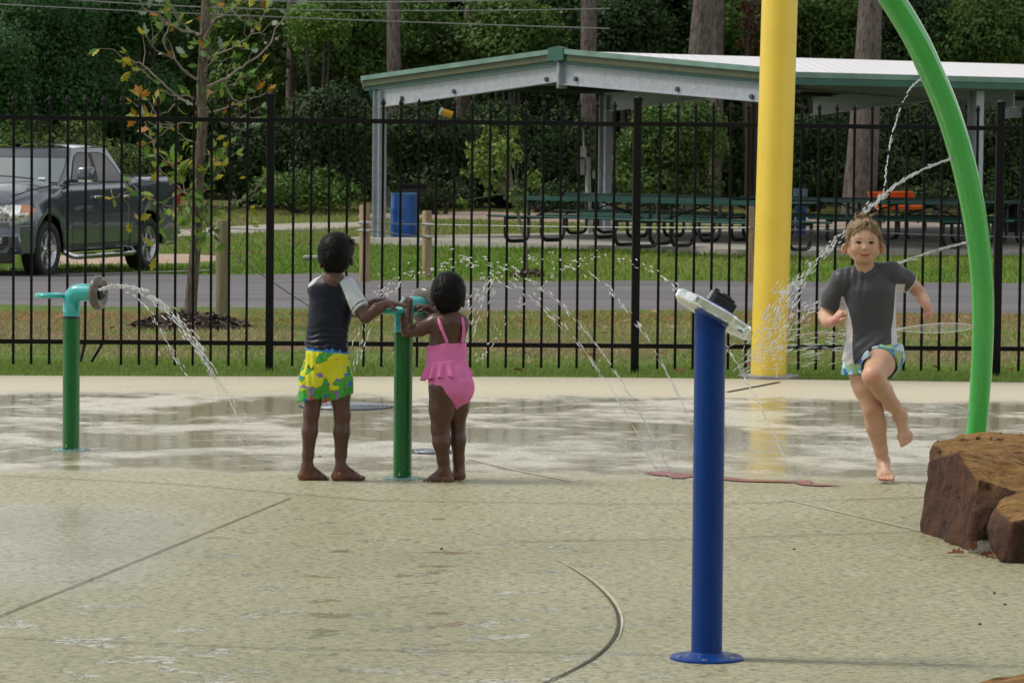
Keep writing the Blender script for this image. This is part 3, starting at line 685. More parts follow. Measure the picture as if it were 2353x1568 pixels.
OR=simple('orange_plastic',(.72,.12,.012),.4)
def poly3(pix,Y): return [At(*q,Y) for q in pix]
b=MB(); b.prism(poly3([(1992,441),(2098,439),(2106,463),(2000,466)],73),(0,.09,0)); b.build('backrest',OR,p,bevel=.03)
b=MB(); b.prism(poly3([(2014,472),(2122,472),(2120,481),(2016,482)],72.6),(0,.45,0)); b.build('seat',OR,p,bevel=.02)
for x_ in (2030,2108): 
    b=MB(); b.tube([At(x_,481,72.8),At(x_,512,72.8)],.03,8); b.build('leg',BP,p,True)
def grill(px,y0,y1,wpx,ybase,Y,label):
    c=At(px,ybase,Y); p=thing('park_grill',label,'grill',c,0,'iron park grills')
    IR=simple('grill_iron',(.018,.017,.016),.8); w_=wpx/F*Y; z0=At(px,y1,Y)[2]; z1=At(px,y0,Y)[2]; h=z1-z0
    b=MB(); b.box((c[0],Y,z0+.012),(w_,.4,.02)); b.box((c[0]-w_/2,Y,z0+h*.45),(.02,.4,h*.9)); b.box((c[0]+w_/2,Y,z0+h*.45),(.02,.4,h*.9)); b.box((c[0],Y+.2,z0+h*.45),(w_,.02,h*.9)); b.box((c[0],Y-.2,z0+h*.3),(w_,.02,h*.6)); b.build('firebox',IR,p)
    b=MB(); 
    for k in range(11): b.bar((c[0]-w_/2+w_*k/10,Y-.2,z1-.02),(c[0]-w_/2+w_*k/10,Y+.2,z1-.02),.014)
    b.bar((c[0]-w_/2-.05,Y-.2,z1-.02),(c[0]+w_/2+.05,Y-.2,z1-.02),.02); b.build('grate',IR,p)
    b=MB(); b.tube([c-[0,0,.1],(c[0],Y,z0)],.05,12); b.build('post',IR,p,True)
grill(948,421,452,64,500,75,'black park grill on a post behind the blue barrel')
grill(1392,421,450,42,515,71.5,'black park grill behind the picnic tables and back column')
c=At(718,597,TG(718,598)[1]); p=thing('utility_cover','small white utility cover lying in the lawn left of the standing boy','utility cover',c)
pbox('lid',697,587,736,594,c[1],.3,simple('cover_white',(.42,.41,.36),.7),p); pbox('body',699,594,734,600,c[1],.26,simple('cover_grey',(.25,.25,.22),.8),p)
c=At(2328,565,68); p=thing('trash_can','dark trash can half hidden behind the right fence post','trash can',c)
b=MB(); b.lathe(c,(0,0,1),[(0,.2),(.3,.23),(.62,.26),(.64,.27)],24); b.build('bin',BP,p,True); b=MB(); b.lathe(c,(0,0,1),[(.64,.27),(.72,.2),(.80,.06),(.83,.0)],24); b.build('lid',BP,p,True)
# ------------------------------------------------------------------ picnic tables
GT=simple('green_table_coating',(.004,.062,.048),.4,vs=5,bs=40,bst=.2); PIPE=simple('black_pipe',(.008,.009,.01),.35)
def make_table(label,loc,rot,L=3.0):
    t_=thing('picnic_table',label,'picnic table',loc,rot,'green picnic tables under the shelter')
    b=MB(); b.box((0,0,.755),(L,.74,.03)); o=b.build('tabletop',GT,t_,local=True,bevel=.012)
    b=MB(); b.box((0,-.372,.74),(L,.018,.06)); b.box((0,.372,.74),(L,.018,.06)); b.build('table_edge',GT,t_,local=True)
    for s in (-1,1):
        b=MB(); b.box((0,s*.70,.445),(L,.26,.035)); b.build('seat',GT,t_,local=True,bevel=.012)
    for e in (-1,1):
        x=e*(L/2-.38)
        for s in (-1,1):
            P=[(x,s*.18,.74),(x,s*.18,.16),(x,s*.20,.09),(x,s*.26,.045),(x,s*.33,.032),(x,s*.64,.032),(x,s*.72,.045),(x,s*.78,.10),(x,s*.80,.17),(x,s*.80,.43)]
            b=MB(); b.tube(P,.032,8); b.build('leg',PIPE,t_,True,local=True)
        b=MB(); b.tube([(x,-.78,.41),(x,.78,.41)],.02,6); b.tube([(x,-.35,.72),(x,.35,.72)],.02,6); b.build('cross_bar',PIPE,t_,True,local=True)
        b=MB(); b.tube([(x,0,.44),(e*.18,0,.73)],.016,6); b.build('brace',PIPE,t_,True,local=True)
    return t_
proto=None
def copy_tree(o,parent=None):
    c=o.copy(); C.objects.link(c); c.parent=parent
    for ch in list(o.children): copy_tree(ch,c)
    return c
tabs=[(1352,560,57.5,-38,2.9,'front green picnic table nearest the left side of the shelter slab'),
      (1660,575,54.5,-38,1,'front green picnic table just left of the yellow pole'),
      (1545,552,61,-38,1,'second row green picnic table half hidden behind the front tables'),
      (1885,556,62,-38,1,'green picnic table beside the blue stand right of the yellow pole'),
      (2090,566,58,-38,1,'green picnic table directly behind the running boy'),
      (2195,562,61.5,-38,1,'green picnic table behind the green arch, in front of the orange bench'),
      (2370,566,60,-38,1,'green picnic table at the right edge of the photo'),
      (1470,545,65,-38,1,'farthest green picnic table behind the fence post left of the blue post')]
for i,(px,py,Y,rot,_,lab) in enumerate(tabs):
    p_=At(px,py,Y); loc=(p_[0],p_[1],slabz(p_[0],p_[1]))
    if proto is None: proto=make_table(lab,loc,math.radians(rot)); t_=proto
    else: t_=copy_tree(proto); t_['label']=lab
    t_.location=loc; t_.rotation_euler=(0,0,math.radians(rot+math.degrees(-.0)))
# ------------------------------------------------------------------ wooden posts and cables
t=NT('weathered_post_wood'); f=t.noise(5,5,.7,t.mapping((6,6,.6))); t.P(col=t.ramp(f,[(.3,(.17,.115,.06)),(.55,(.32,.235,.14)),(.75,(.42,.32,.20))]),rough=.85); t.bump(f,.5,.01); WOOD=t.m
t=NT('green_post_wood'); f=t.noise(4,5,.7,t.mapping((6,6,.6))); t.P(col=t.ramp(f,[(.3,(.11,.10,.055)),(.6,(.22,.19,.11)),(.8,(.33,.27,.17))]),rough=.9); t.bump(f,.6,.01); WOOD2=t.m
def wpost(label,px,ytop,ybase,wpx,m):
    g_=TG(px,ybase); Y=g_[1]; top=At(px,ytop,Y); r=wpx/2/F*Y
    o=MB().lathe((g_[0],g_[1],g_[2]-.1),(top[0]-g_[0],0,top[2]-g_[2]+.1),[(0,r*1.03),(.3,r),(top[2]-g_[2]+.085,r*.99),(top[2]-g_[2]+.1,r*.9)],20).build('wooden_post',m,None,True,base=(g_[0],g_[1],g_[2])); tag(o,label,'post','wooden posts of the cable barrier'); return np.array([top[0],Y,top[2]]),r
p1,r1=wpost('thick greenish weathered wooden post right of the small oak trunk',512,506,738,33,WOOD2)
p2,r2=wpost('pale round wooden post just right of the standing boy\'s head',838,471,653,25,WOOD)
p3,r3=wpost('pale round wooden post in front of the blue barrel, above the girl',981,484,640,22,WOOD)
p4,r4=wpost('pale wooden post hugging the left side of the yellow pole',1723,474,655,19,WOOD)
CAB=simple('steel_cable',(.25,.25,.25),.4,.8)
def cable(label,P,r=.006,grp='steel cables of the barrier',name='steel_cable',m=None):
    P=[np.array(p,float) for p in P]; q=[]
    for a,b_ in zip(P[:-1],P[1:]):
        for k in range(8):
            u=k/8; x=a+(b_-a)*u; x[2]-=.02*4*u*(1-u)*np.linalg.norm(b_-a)/8; q.append(x)
    q.append(P[-1]); o=MB().tube(q,r,6).build(name,m or CAB,None,True,base=q[0]); tag(o,label,'cable',grp); return o
cable('thin steel cable from the greenish post to the pale post beside the boy',[p1-[0,0,.07],p2-[0,0,.28]])
cable('upper steel cable between the pale post by the boy and the post by the barrel',[p2-[0,.08,.22],p3-[0,.08,.18]],.008)
cable('lower steel cable between the pale post by the boy and the post by the barrel',[p2-[0,.08,.32],p3-[0,.08,.34]],.008)
cable('long thin steel cable running right from the post by the barrel to the yellow pole',[p3-[0,.08,.18],p4-[0,.08,.26]],.008)
cable('thin steel cable running from the yellow pole to the right edge of the photo',[p4-[0,.08,.26],At(2420,547,p4[1]+1)],.008)
for q in (p2-[0,.13,.22],p2-[0,.13,.32],p3-[0,.12,.18],p3-[0,.12,.34]):
    MB  # clamps
    o=MB().lathe(q-[.0,0,.0],(1,0,0),[(-.09,.008),(-.03,.022),(.02,.028),(.06,.018),(.10,.008)],10).build('cable_clamp',simple('clamp_zinc',(.6,.6,.6),.3,.9),None,True,base=q); tag(o,'shiny cable clamp on the pale wooden posts by the blue barrel','clamp','cable clamps')
cable('guy wire sloping from the greenish post down to the right behind the boy',[p1+[.05,0,-.28],TG(724,712)],.006)
# ------------------------------------------------------------------ oak sapling (near)
t=NT('oak_bark'); f=t.noise(16,6,.75,t.mapping((3,3,.45))); f2=t.noise(3,3)
t.P(col=t.mix(t.mr(f2,.4,.7,0,.5),t.ramp(f,[(.34,(.035,.028,.02)),(.5,(.13,.11,.085)),(.7,(.27,.235,.19))]),(.20,.15,.10)),rough=.95,spec=.1); t.bump(f,1,.02); BARK=t.m
TWIG=simple('twig_bark',(.25,.21,.175),.85,vs=15)
ob=TG(437,752); OY=ob[1]
oak=thing('oak_sapling','small oak in a mulch ring with green, yellow and orange lobed leaves behind the fence','tree',ob)
def OP(px,py,dy=0): return At(px,py,OY+dy)
tr=[(434,770,0,.068),(436,735,0,.058),(441,660,0,.052),(447,590,0,.050),(452,520,.02,.047),(456,430,.0,.045),(461,350,-.02,.043),(466,270,0,.045),(462,220,0,.043),(466,150,0,.045),(470,70,.02,.043),(474,-10,.03,.040),(478,-140,0,.034),(480,-300,0,.025),(485,-480,0,.012)]
P=[OP(a,b_,c_) for a,b_,c_,_ in tr]; 
MB().tube(P,[q[3]*.98 for q in tr],16).build('trunk',BARK,oak,True)
rnd=random.Random(5)
lp=[];ld=[];ls=[];lc=[];gall=[]
PALETTE={'g':(.10,.22,.035),'y':(.40,.36,.03),'o':(.36,.17,.02),'l':(.22,.33,.05),'b':(.24,.10,.03),'s':(.25,.33,.26)}
brs=[]
def branch(pts,r0,r1=.004,leaves=6,pal='ggllyygo',sub=3):
    P=[OP(*q) for q in pts]; Q=[]
    for k in range(len(P)-1):
        for j in range(4):
            a=P[max(k-1,0)];b_=P[k];c_=P[k+1];d_=P[min(k+2,len(P)-1)];u=j/4
            Q.append(.5*((2*b_)+(-a+c_)*u+(2*a-5*b_+4*c_-d_)*u*u+(-a+3*b_-3*c_+d_)*u**3)+np.array([rnd.gauss(0,.006) for _ in range(3)]))
    Q.append(P[-1]); n=len(Q); R=[(r0+(r1-r0)*(i/(n-1))**.6)*.72 for i in range(n)]
    b=MB(); b.tube(Q,R,7)
    for s_ in range(sub):
        i=rnd.randrange(n//3,n-1); d=(Q[i+1]-Q[i]); d/=np.linalg.norm(d); side=np.array([rnd.gauss(0,1),rnd.gauss(0,1),rnd.gauss(.3,.8)]); side-=d*side.dot(d); side/=np.linalg.norm(side)
        l=rnd.uniform(.10,.28); q1=Q[i]+(d*.6+side)*l*.55+[0,0,rnd.gauss(0,.02)]; q2=q1+(d+side*.6)*l*.5+[0,0,rnd.gauss(.02,.03)]
        b.tube([Q[i],q1,q2],[R[i]*.6+.0015,.0035,.002],5); tipleaf(q2,d+side,pal,2)
    b.build('branch',TWIG,oak,True)
    for s_ in range(leaves):
        i=rnd.randrange(n//4,n); d=(Q[min(i+1,n-1)]-Q[min(i,n-2)]); tipleaf(Q[i],d/np.linalg.norm(d),pal,1)
    tipleaf(Q[-1],(Q[-1]-Q[-2])/np.linalg.norm(Q[-1]-Q[-2]),pal,3)
def tipleaf(p,d,pal,n):
    for _ in range(n):
        v=np.array(d)*.8+np.array([rnd.gauss(0,.7),rnd.gauss(0,.6),rnd.gauss(-.15,.6)]); lp.append(np.array(p)); ld.append(v); ls.append(rnd.uniform(.06,.125)); c_=np.array(PALETTE[rnd.choice(pal)]); lc.append(c_*rnd.uniform(.7,1.25))
branch([(463,80,0),(420,70,-.15),(380,50,-.25),(340,25,-.3),(318,2,-.35)],.02,.008,4,'glsyo',2)
branch([(458,85,0),(425,60,.1),(400,30,.1),(378,-10,.1)],.014,.005,3,'gls',2)
branch([(462,190,0),(425,165,-.1),(395,130,-.2),(375,100,-.3),(388,60,-.3),(385,40,-.3)],.02,.006,4,'glygo',3)
branch([(395,135,-.2),(350,110,-.3),(336,80,-.35)],.01,.004,2,'gs',2)
branch([(462,240,0),(420,232,.1),(370,190,.1),(330,150,.15),(300,138,.15),(285,140,.15)],.02,.005,3,'yylg',3)
branch([(370,192,.1),(345,180,.1),(325,160,.1)],.008,.004,1,'yl',1)
branch([(462,235,0),(430,222,-.1),(400,222,-.2),(362,205,-.25)],.016,.005,3,'gy',2)
branch([(464,205,0),(500,190,.1),(540,165,.2),(580,140,.2),(620,100,.25),(640,60,.25),(658,30,.25)],.022,.007,1,'ls',1)
branch([(658,30,.25),(680,10,.25)],.006,.003,1,'ss',0)
branch([(466,140,0),(500,125,-.1),(540,105,-.2),(575,80,-.25),(600,45,-.3),(612,20,-.3)],.018,.005,6,'glsyb',4)
branch([(468,60,0),(500,40,.1),(540,20,.1),(560,-10,.1)],.016,.006,4,'gglyo',3)
branch([(468,90,0),(490,50,-.2),(500,10,-.25),(510,-30,-.25)],.014,.006,3,'gly',3)
branch([(465,170,0),(490,140,-.3),(500,120,-.35),(530,95,-.4)],.012,.004,4,'ggl',3)
branch([(463,262,0),(500,255,.1),(540,240,.1),(580,225,.1),(612,212,.1)],.016,.005,5,'gyo',3)
branch([(463,225,0),(500,205,-.1),(540,190,-.2),(566,170,-.2)],.014,.005,6,'ggly',3)
branch([(462,270,0),(520,285,.2),(560,300,.2),(575,292,.2)],.010,.004,2,'gs',2)
branch([(460,330,0),(430,320,.1),(400,300,.1),(360,290,.1),(315,268,.1)],.010,.004,6,'glyol',3)
branch([(460,300,0),(420,280,-.2),(380,300,-.3),(340,330,-.3)],.010,.004,6,'ylgo',3)
branch([(457,470,0),(420,440,-.2),(385,410,-.3),(360,370,-.35),(345,310,-.35),(330,270,-.35),(320,220,-.3)],.014,.005,6,'lyob',3)
branch([(455,480,0),(430,450,.2),(410,400,.3),(390,360,.3)],.012,.004,8,'lyog',3)
branch([(455,500,0),(420,490,-.2),(380,470,-.3),(345,455,-.35),(300,440,-.35),(262,455,-.35)],.011,.004,5,'lgyo',2)
branch([(450,560,0),(420,545,-.2),(385,560,-.25),(350,568,-.3),(325,545,-.3),(318,505,-.3)],.008,.003,2,'ly',1)
branch([(452,540,0),(425,520,.1),(400,500,.1),(385,480,.1),(370,520,.1)],.009,.004,8,'lyg',3)
branch([(455,505,0),(490,480,.2),(530,470,.2),(580,440,.25),(612,405,.25)],.010,.004,1,'ly',3)
branch([(455,530,0),(480,520,-.1),(500,545,-.1),(510,560,-.1)],.008,.003,8,'lgg',3)
branch([(457,450,0),(480,430,.1),(490,400,.1),(495,370,.1)],.009,.004,12,'glly',4)
branch([(458,410,0),(480,380,-.1),(500,360,-.1)],.008,.004,8,'gly',3)
branch([(461,350,0),(430,370,.1),(420,400,.1)],.008,.004,12,'glly',4)
branch([(456,440,0),(470,470,-.15),(475,510,-.15),(470,540,-.15)],.008,.004,14,'ggll',4)
branch([(458,400,0),(440,440,-.15),(425,480,-.2)],.008,.004,12,'gll',4)
for _ in range(46):
    q_=OP(rnd.gauss(448,34),rnd.uniform(300,560),rnd.uniform(-.2,.2)); tipleaf(q_,np.array([rnd.gauss(0,1),rnd.gauss(0,1),rnd.gauss(-.5,1)]),'ggglly',1)
for _ in range(30):
    tipleaf(OP(rnd.uniform(400,520),rnd.uniform(-10,330),rnd.uniform(-.2,.2)),np.array([rnd.gauss(0,1),rnd.gauss(0,1),rnd.gauss(0,1)]),'ggllyos',1)
lp=np.array(lp); ld=np.array(ld); N=rng.normal(size=(len(lp),3))+[0,-1.0,.5]
leaves_mesh('foliage',lp,ld,N,ls,np.array(lc),LEAF,oak)
b=MB()
for q in ((690,22,.25),(675,46,-.2),(635,106,-.2)): pass
GALL=simple('oak_gall',(.35,.26,.17),.7)
for a,b_ in ((650,56),(636,90),(610,100),(580,72),(385,56),(694*0+548,98)):
    MB().ellipsoid(OP(a,b_,.2),(.016,.016,.016),10).build('oak_gall',GALL,oak,True)
# mulch rings
t=NT('bark_mulch'); f=t.noise(30,5,.7); t.P(col=t.ramp(f,[(.35,(.008,.006,.005)),(.6,(.05,.035,.025)),(.8,(.15,.11,.08))]),rough=1,spec=.1); t.bump(f,1,.04); MUL=t.m
def mulch(name,label,c,rx,ry,h):
    n1,n2=36,10; V=[(c[0],c[1],c[2]+h)]; Fs=[]
    for i in range(1,n2+1):
        for k in range(n1):
            a=2*PI*k/n1; u=i/n2; w_=1+.18*(noise.noise((math.cos(a)*2,math.sin(a)*2,3))); z=h*(1-u**2.2)+.03*(noise.noise((math.cos(a)*5*u,math.sin(a)*5*u,1))+.2)*(1-u)
            x,y=c[0]+rx*w_*u*math.cos(a),c[1]+ry*w_*u*math.sin(a); V.append((x,y,float(tz(x,y))+z+(-.03 if i==n2 else .01)))
    Fs=[(0,1+k,1+(k+1)%n1) for k in range(n1)]
    for i in range(n2-1):
        for k in range(n1): Fs.append((1+i*n1+k,1+(i+1)*n1+k,1+(i+1)*n1+(k+1)%n1,1+i*n1+(k+1)%n1))
    o=mesh('mulch_ring',V,Fs,MUL,base=c,smooth=True); tag(o,label,'mulch')
    m=700; a=rng.uniform(0,2*PI,m); r=np.sqrt(rng.uniform(0,1,m)); x=c[0]+rx*r*np.cos(a); y=c[1]+ry*r*np.sin(a); z=tz(x,y)+h*(1-r**2.2)+.015
    s=rng.uniform(.02,.055,m); th=rng.uniform(0,2*PI,m); d=np.c_[np.cos(th),np.sin(th),rng.normal(0,.4,m)]*s[:,None]; e=np.c_[-np.sin(th),np.cos(th),rng.normal(0,.5,m)]*s[:,None]*.25
    p=np.c_[x,y,z]; V=np.stack([p-d-e,p+d-e,p+d+e,p-d+e],1).reshape(-1,3); col=np.repeat((np.array([.05,.037,.027])*rng.uniform(.2,3.2,m)[:,None]),4,0)
    o2=mesh('bark_chips',V,np.arange(4*m).reshape(-1,4),vcol('bark_chip',.9),o,col=col)
    return o
mulch('m','dark bark mulch mound around the small oak trunk',ob+[.0,0,0],.52,.75,.10)
# ------------------------------------------------------------------ leafy clumps
FOL=vcol('foliage_leaf',.6,spec=.3,trans=.22)
def leafcloud(P,N,size,cols,jit=.6,asp=.6):
    n=len(P); d=rng.normal(size=(n,3)); N=N+rng.normal(size=(n,3))*jit; N/=np.linalg.norm(N,axis=1)[:,None]
    u=np.cross(d,N); u/=np.linalg.norm(u,axis=1)[:,None]+1e-9; v=np.cross(N,u); s=size[:,None]
    V=np.stack([P-u*s*.5*asp*0-v*s*.5,P+u*s*.5*asp,P+v*s*.5,P-u*s*.5*asp],1).reshape(-1,3)
    return V,np.arange(4*n).reshape(-1,4),np.repeat(cols,4,0)
def lobes_cloud(lobes,dens,size,c0,c1,seed=0,shell=(.72,1.05),jit=.55):
    P=[];N=[];Cc_=[]
    for (c,r) in lobes:
        r=np.array(r,float); area=4*PI*(r[0]*r[1]*r[2])**(2/3); n=int(area*dens)
        if n<4: n=4
        q=rng.normal(size=(n,3)); q/=np.linalg.norm(q,axis=1)[:,None]
        rr=rng.uniform(*shell,n)[:,None]; nn=noise_np(q*2+np.array(c),1.7,seed)[:,None]
        p=np.array(c)+q*r*(rr*(.78+.44*nn)); P.append(p); N.append(q/r*r.mean()+[0,0,.35])
        k=rng.random(n)[:,None]*.6+.4*nn; lobe_t=rng.uniform(.75,1.2); Cc_.append((np.array(c0)*(1-k)+np.array(c1)*k)*lobe_t)
    P=np.concatenate(P);N=np.concatenate(N);cc=np.concatenate(Cc_)
    return leafcloud(P,N,rng.uniform(size*.6,size*1.3,len(P)),cc,jit)
t=NT('pine_bark'); f=t.noise(5,6,.75,t.mapping((3.2,3.2,.8))); f2=t.noise(12,4,.7)
t.P(col=t.mix(t.mr(f2,.35,.7,0,.6),t.ramp(f,[(.36,(.03,.02,.017)),(.5,(.14,.115,.10)),(.7,(.27,.235,.21))]),(.17,.15,.135)),rough=.95,spec=.1); t.bump(f,1,.05); PBARK=t.m
t=NT('understory_bark'); t.P(col=(.06,.05,.04),rough=1); UB=t.m
NEED=vcol('pine_needles',.7,spec=.2,trans=.15)
def pine(label,pix,Y,h=24,base_py=None,wpx=None):
    """pix: (px,py,width px) samples from the base upwards"""
    P=[At(a,b_,Y) for a,b_,_ in pix]; R=[w_/2/F*Y for *_,w_ in pix]
    g=float(tz(P[0][0],Y)); P[0][2]=min(P[0][2],g-.05); d=(P[-1]-P[-2]); d/=d[2]
    r_=R[-1]
    p_=P[-1]; hh=[q for q in (7,11,15,19,h) if q>p_[2]+.5]
    for q in hh: P.append(P[-1]+d*(q-P[-1][2])*np.array([.5,.5,1])); R.append(r_*max(.15,(1-(q-p_[2])/(h-p_[2]+2))))
    t_=thing('pine_tree',label,'tree',(P[0][0],P[0][1],g),0,'tall pines at the edge of the wood')
    MB().tube(P,R,14).build('trunk',PBARK,t_,True)
    top=P[-1]; lob=[]
    for k in range(7):
        a=rnd.uniform(0,2*PI); rr=rnd.uniform(.3,1.9); z=rnd.uniform(17.5,h); lob.append((np.array([top[0]+rr*math.cos(a),top[1]+rr*math.sin(a),z]),(rnd.uniform(.8,1.4),rnd.uniform(.8,1.4),rnd.uniform(.5,.8))))
    Vv,Ff,cc=lobes_cloud(lob,16,.38,(.012,.035,.01),(.04,.085,.022)); mesh('crown',Vv,Ff,NEED,t_,col=cc)
    b=MB()
    for c,r in lob[:5]: b.tube([np.array([P[-2][0],P[-2][1],c[2]-.8]),c],[.06,.02],5)
    b.build('limbs',PBARK,t_,True)
pine('tall pine trunk rising behind the left slope of the shelter roof',[(905,560,34),(906,440,34),(905,200,32),(903,0,30)],86)
pine('leaning dim pine trunk behind the left half of the shelter roof',[(1046,500,46),(1050,400,40),(1066,160,32),(1083,-5,26)],92)
pine('tall pine trunk behind the shelter ridge',[(1352,480,36),(1350,300,38),(1352,100,38),(1353,-5,36)],87)
pine('thick pine trunk behind the white roof, left of the yellow pole',[(1570,500,60),(1577,440,52),(1590,300,48),(1610,100,54),(1618,-5,52)],84)
pine('slimmer pine trunk hugging the thick one behind the white roof',[(1640,480,32),(1645,300,32),(1647,100,30),(1651,-5,26)],88)
pine('thickest pine trunk, pale on its left side, behind the running boy',[(1972,500,84),(1975,440,78),(1983,330,72),(1994,120,60),(2000,-5,54)],81)
pine('short dim pine trunk between the small oak and the shelter',[(668,470,30),(669,230,26),(671,100,24),(672,0,22)],90)
pine('very dark pine trunk directly behind the small oak',[(548,480,30),(551,280,26),(556,100,24),(558,0,22)],92)
pine('pine at the far right behind the green arch',[(2240,490,40),(2238,300,36),(2236,100,34),(2236,0,32)],90)
# understory trees and bushes: (px,py centre, half width px, half height px, Y, tone)
TONES={'dark':((.013,.034,.010),(.046,.088,.020)),'mid':((.032,.080,.013),(.115,.200,.034)),'ivy':((.018,.066,.018),(.070,.170,.042)),'lite':((.06,.14,.02),(.18,.30,.05)),'olive':((.055,.09,.022),(.15,.20,.05)),'red':((.04,.018,.012),(.10,.035,.02))}
def bushy(name,label,cat,cx,cy,hw,hh,Y,tone,nl=9,dens=55,size=.17,trunk=True,grp='trees and bushes along the wood edge',crown='crown'):
    c0,c1=TONES[tone]; g=float(tz(At(cx,cy,Y)[0],Y)); c=At(cx,cy,Y); sx=hw/F*Y; sz=hh/F*Y
    lob=[]
    for k in range(nl):
        u=rnd.uniform(-1,1); v=rnd.uniform(-1,1)
        m_=math.hypot(u,v)
        if m_>1: u/=m_;v/=m_
        r=rnd.uniform(.30,.52)*min(sx,sz)*1.15+.12
        z=c[2]+v*(sz-r*.6); lob.append((np.array([c[0]+u*(sx-r*.5),Y+rnd.uniform(-.55,.7)*min(sx,1.6),max(z,g+.15)]),(r*rnd.uniform(.9,1.35),r*rnd.uniform(.9,1.2),r*rnd.uniform(.7,1.0))))
    t_=thing(name,label,cat,(c[0],Y,g),0,grp)
    V_,F_,cc=lobes_cloud(lob,dens*1.6,size*.78,c0,c1,seed=len(label)); mesh(crown,V_,F_,FOL,t_,col=cc)
    b=MB()
    for k,(lc_,lr) in enumerate(lob[:6]):
        b.tube([np.array([c[0]+rnd.uniform(-.1,.1),Y+.1,g-.1]),(np.array([c[0],Y+.1,g])*.5+np.array(lc_)*.5+[0,0,-.1]),np.array(lc_)],[.06,.045,.02],6)
    b.build('trunk',UB,t_,True)
# ivy-clad giants at the left
bushy('ivy_clad_tree','huge ivy covered tree filling the upper left behind the pickup cab','tree',90,150,135,215,82,'ivy',34,120,.13)
bushy('ivy_clad_tree','tall ivy covered tree just left of the small oak crown','tree',300,130,110,250,84,'ivy',36,120,.13)
bushy('ivy_clad_tree','leaning ivy covered tree at the far left edge of the photo','tree',-40,260,110,210,80,'ivy',18,110,.13)
bushy('bush','olive brown bush above the pickup bed, left of the oak','bush',300,400,90,80,78,'olive',14,110,.12)
bushy('bush','brownish weedy bush behind the pickup roof','bush',120,330,130,60,79,'olive',14,90,.12)
bushy('bush','green bush behind the pickup windshield','bush',20,360,90,90,78.5,'mid',12,90,.12)
bushy('understory_tree','green leafy tree between the oak and the first fence post','tree',570,150,90,170,88,'mid',20,80,.15)
bushy('understory_tree','bright leafy tree at the top between oak and shelter','tree',790,90,110,110,88,'mid',22,90,.15)
bushy('understory_tree','dark shrubby tree above the lawn left of the standing boy','tree',620,370,110,100,83,'dark',22,90,.15)
bushy('understory_tree','dark conifer-like tree left of the shelter column','tree',760,330,90,140,82,'dark',22,90,.15)
bushy('understory_tree','pale green clump at the top left of the shelter','tree',735,60,60,60,86,'lite',10,80,.14)
bushy('understory_tree','dark leafy tree under the left half of the shelter roof','tree',960,360,100,120,84,'dark',22,90,.15)
bushy('understory_tree','leafy tree above the left roof slope','tree',1000,70,120,90,90,'mid',20,80,.16)
bushy('understory_tree','bright green leafy tree above the shelter ridge','tree',1180,50,110,90,88,'mid',20,90,.16)
bushy('understory_tree','dark leafy tree behind the young light green tree','tree',1150,380,120,130,86,'dark',22,80,.16)
bushy('understory_tree','dark leafy tree behind the electric boxes','tree',1300,380,80,120,86,'dark',16,80,.16)
bushy('understory_tree','dull green leafy tree behind the picnic tables','tree',1540,350,110,130,79,'mid',26,90,.14)
bushy('understory_tree','deep green tree over the white roof left of the thick pine','tree',1460,60,110,80,90,'dark',18,80,.16)
bushy('understory_tree','mid green tree above the roof right of the thick pine','tree',1730,70,80,80,90,'mid',14,80,.16)
bushy('understory_tree','reddish dead pine bough over the white roof','tree',1722,60,18,75,87,'red',9,70,.12)
bushy('understory_tree','dark tree seen below the roof right of the yellow pole','tree',1870,370,90,120,85,'dark',18,80,.16)
bushy('understory_tree','dark green tree above the roof right of the yellow pole','tree',1890,60,80,90,90,'mid',16,80,.16)
bushy('understory_tree','dark tree between the big pine and the arch','tree',2100,350,100,130,86,'dark',20,80,.16)
bushy('understory_tree','dim green tree at the upper right inside the arch curve','tree',2080,70,90,90,90,'dark',16,80,.16)
bushy('understory_tree','yellow green leafy tree at the top right corner','tree',2260,80,110,90,89,'mid',22,85,.16)
bushy('understory_tree','dark tree at the right edge below the shelter roof','tree',2310,370,90,130,86,'dark',18,80,.16)
bushy('bush','low green bush at the foot of the wood left of the shelter','bush',700,440,120,50,80,'mid',16,90,.12)
bushy('bush','low dark bush behind the blue barrel','bush',1010,455,90,45,80,'dark',12,90,.12)
bushy('bush','low dark bush behind the left picnic table','bush',1250,455,110,42,82,'dark',14,90,.12)
bushy('bush','low dark bush at the foot of the wood behind the right tables','bush',2150,455,130,42,80,'dark',14,90,.12)
# wood on the near side, behind the photographer (it darkens and mirrors in everything that faces us)
rs=np.random.default_rng(9); lob=[]
for k in range(260):
    x=rs.uniform(-60,60); z=rs.uniform(.5,15)*(.75+.25*math.sin(x*.21)+.15*math.sin(x*.53+1)); r=rs.uniform(1.6,3.2); lob.append((np.array([x,rs.uniform(-40,-33),z]),(r*1.1,r,r*.85)))
V_,F_,cc=lobes_cloud(lob,3.2,.6,(.012,.034,.010),(.045,.10,.024)); tag(mesh('woodland',V_,F_,FOL,col=cc),kind='stuff')
bw=MB()
for k in range(26):
    x=-62+5*k+rs.uniform(-1,1); h_=rs.uniform(7,12); bw.ellipsoid((x,-40,h_*.45),(4,3,h_*.6),12)
wo_=bw.build('woodland',simple('wood_depth',(.012,.022,.009),1),None,True); tag(wo_,kind='stuff')
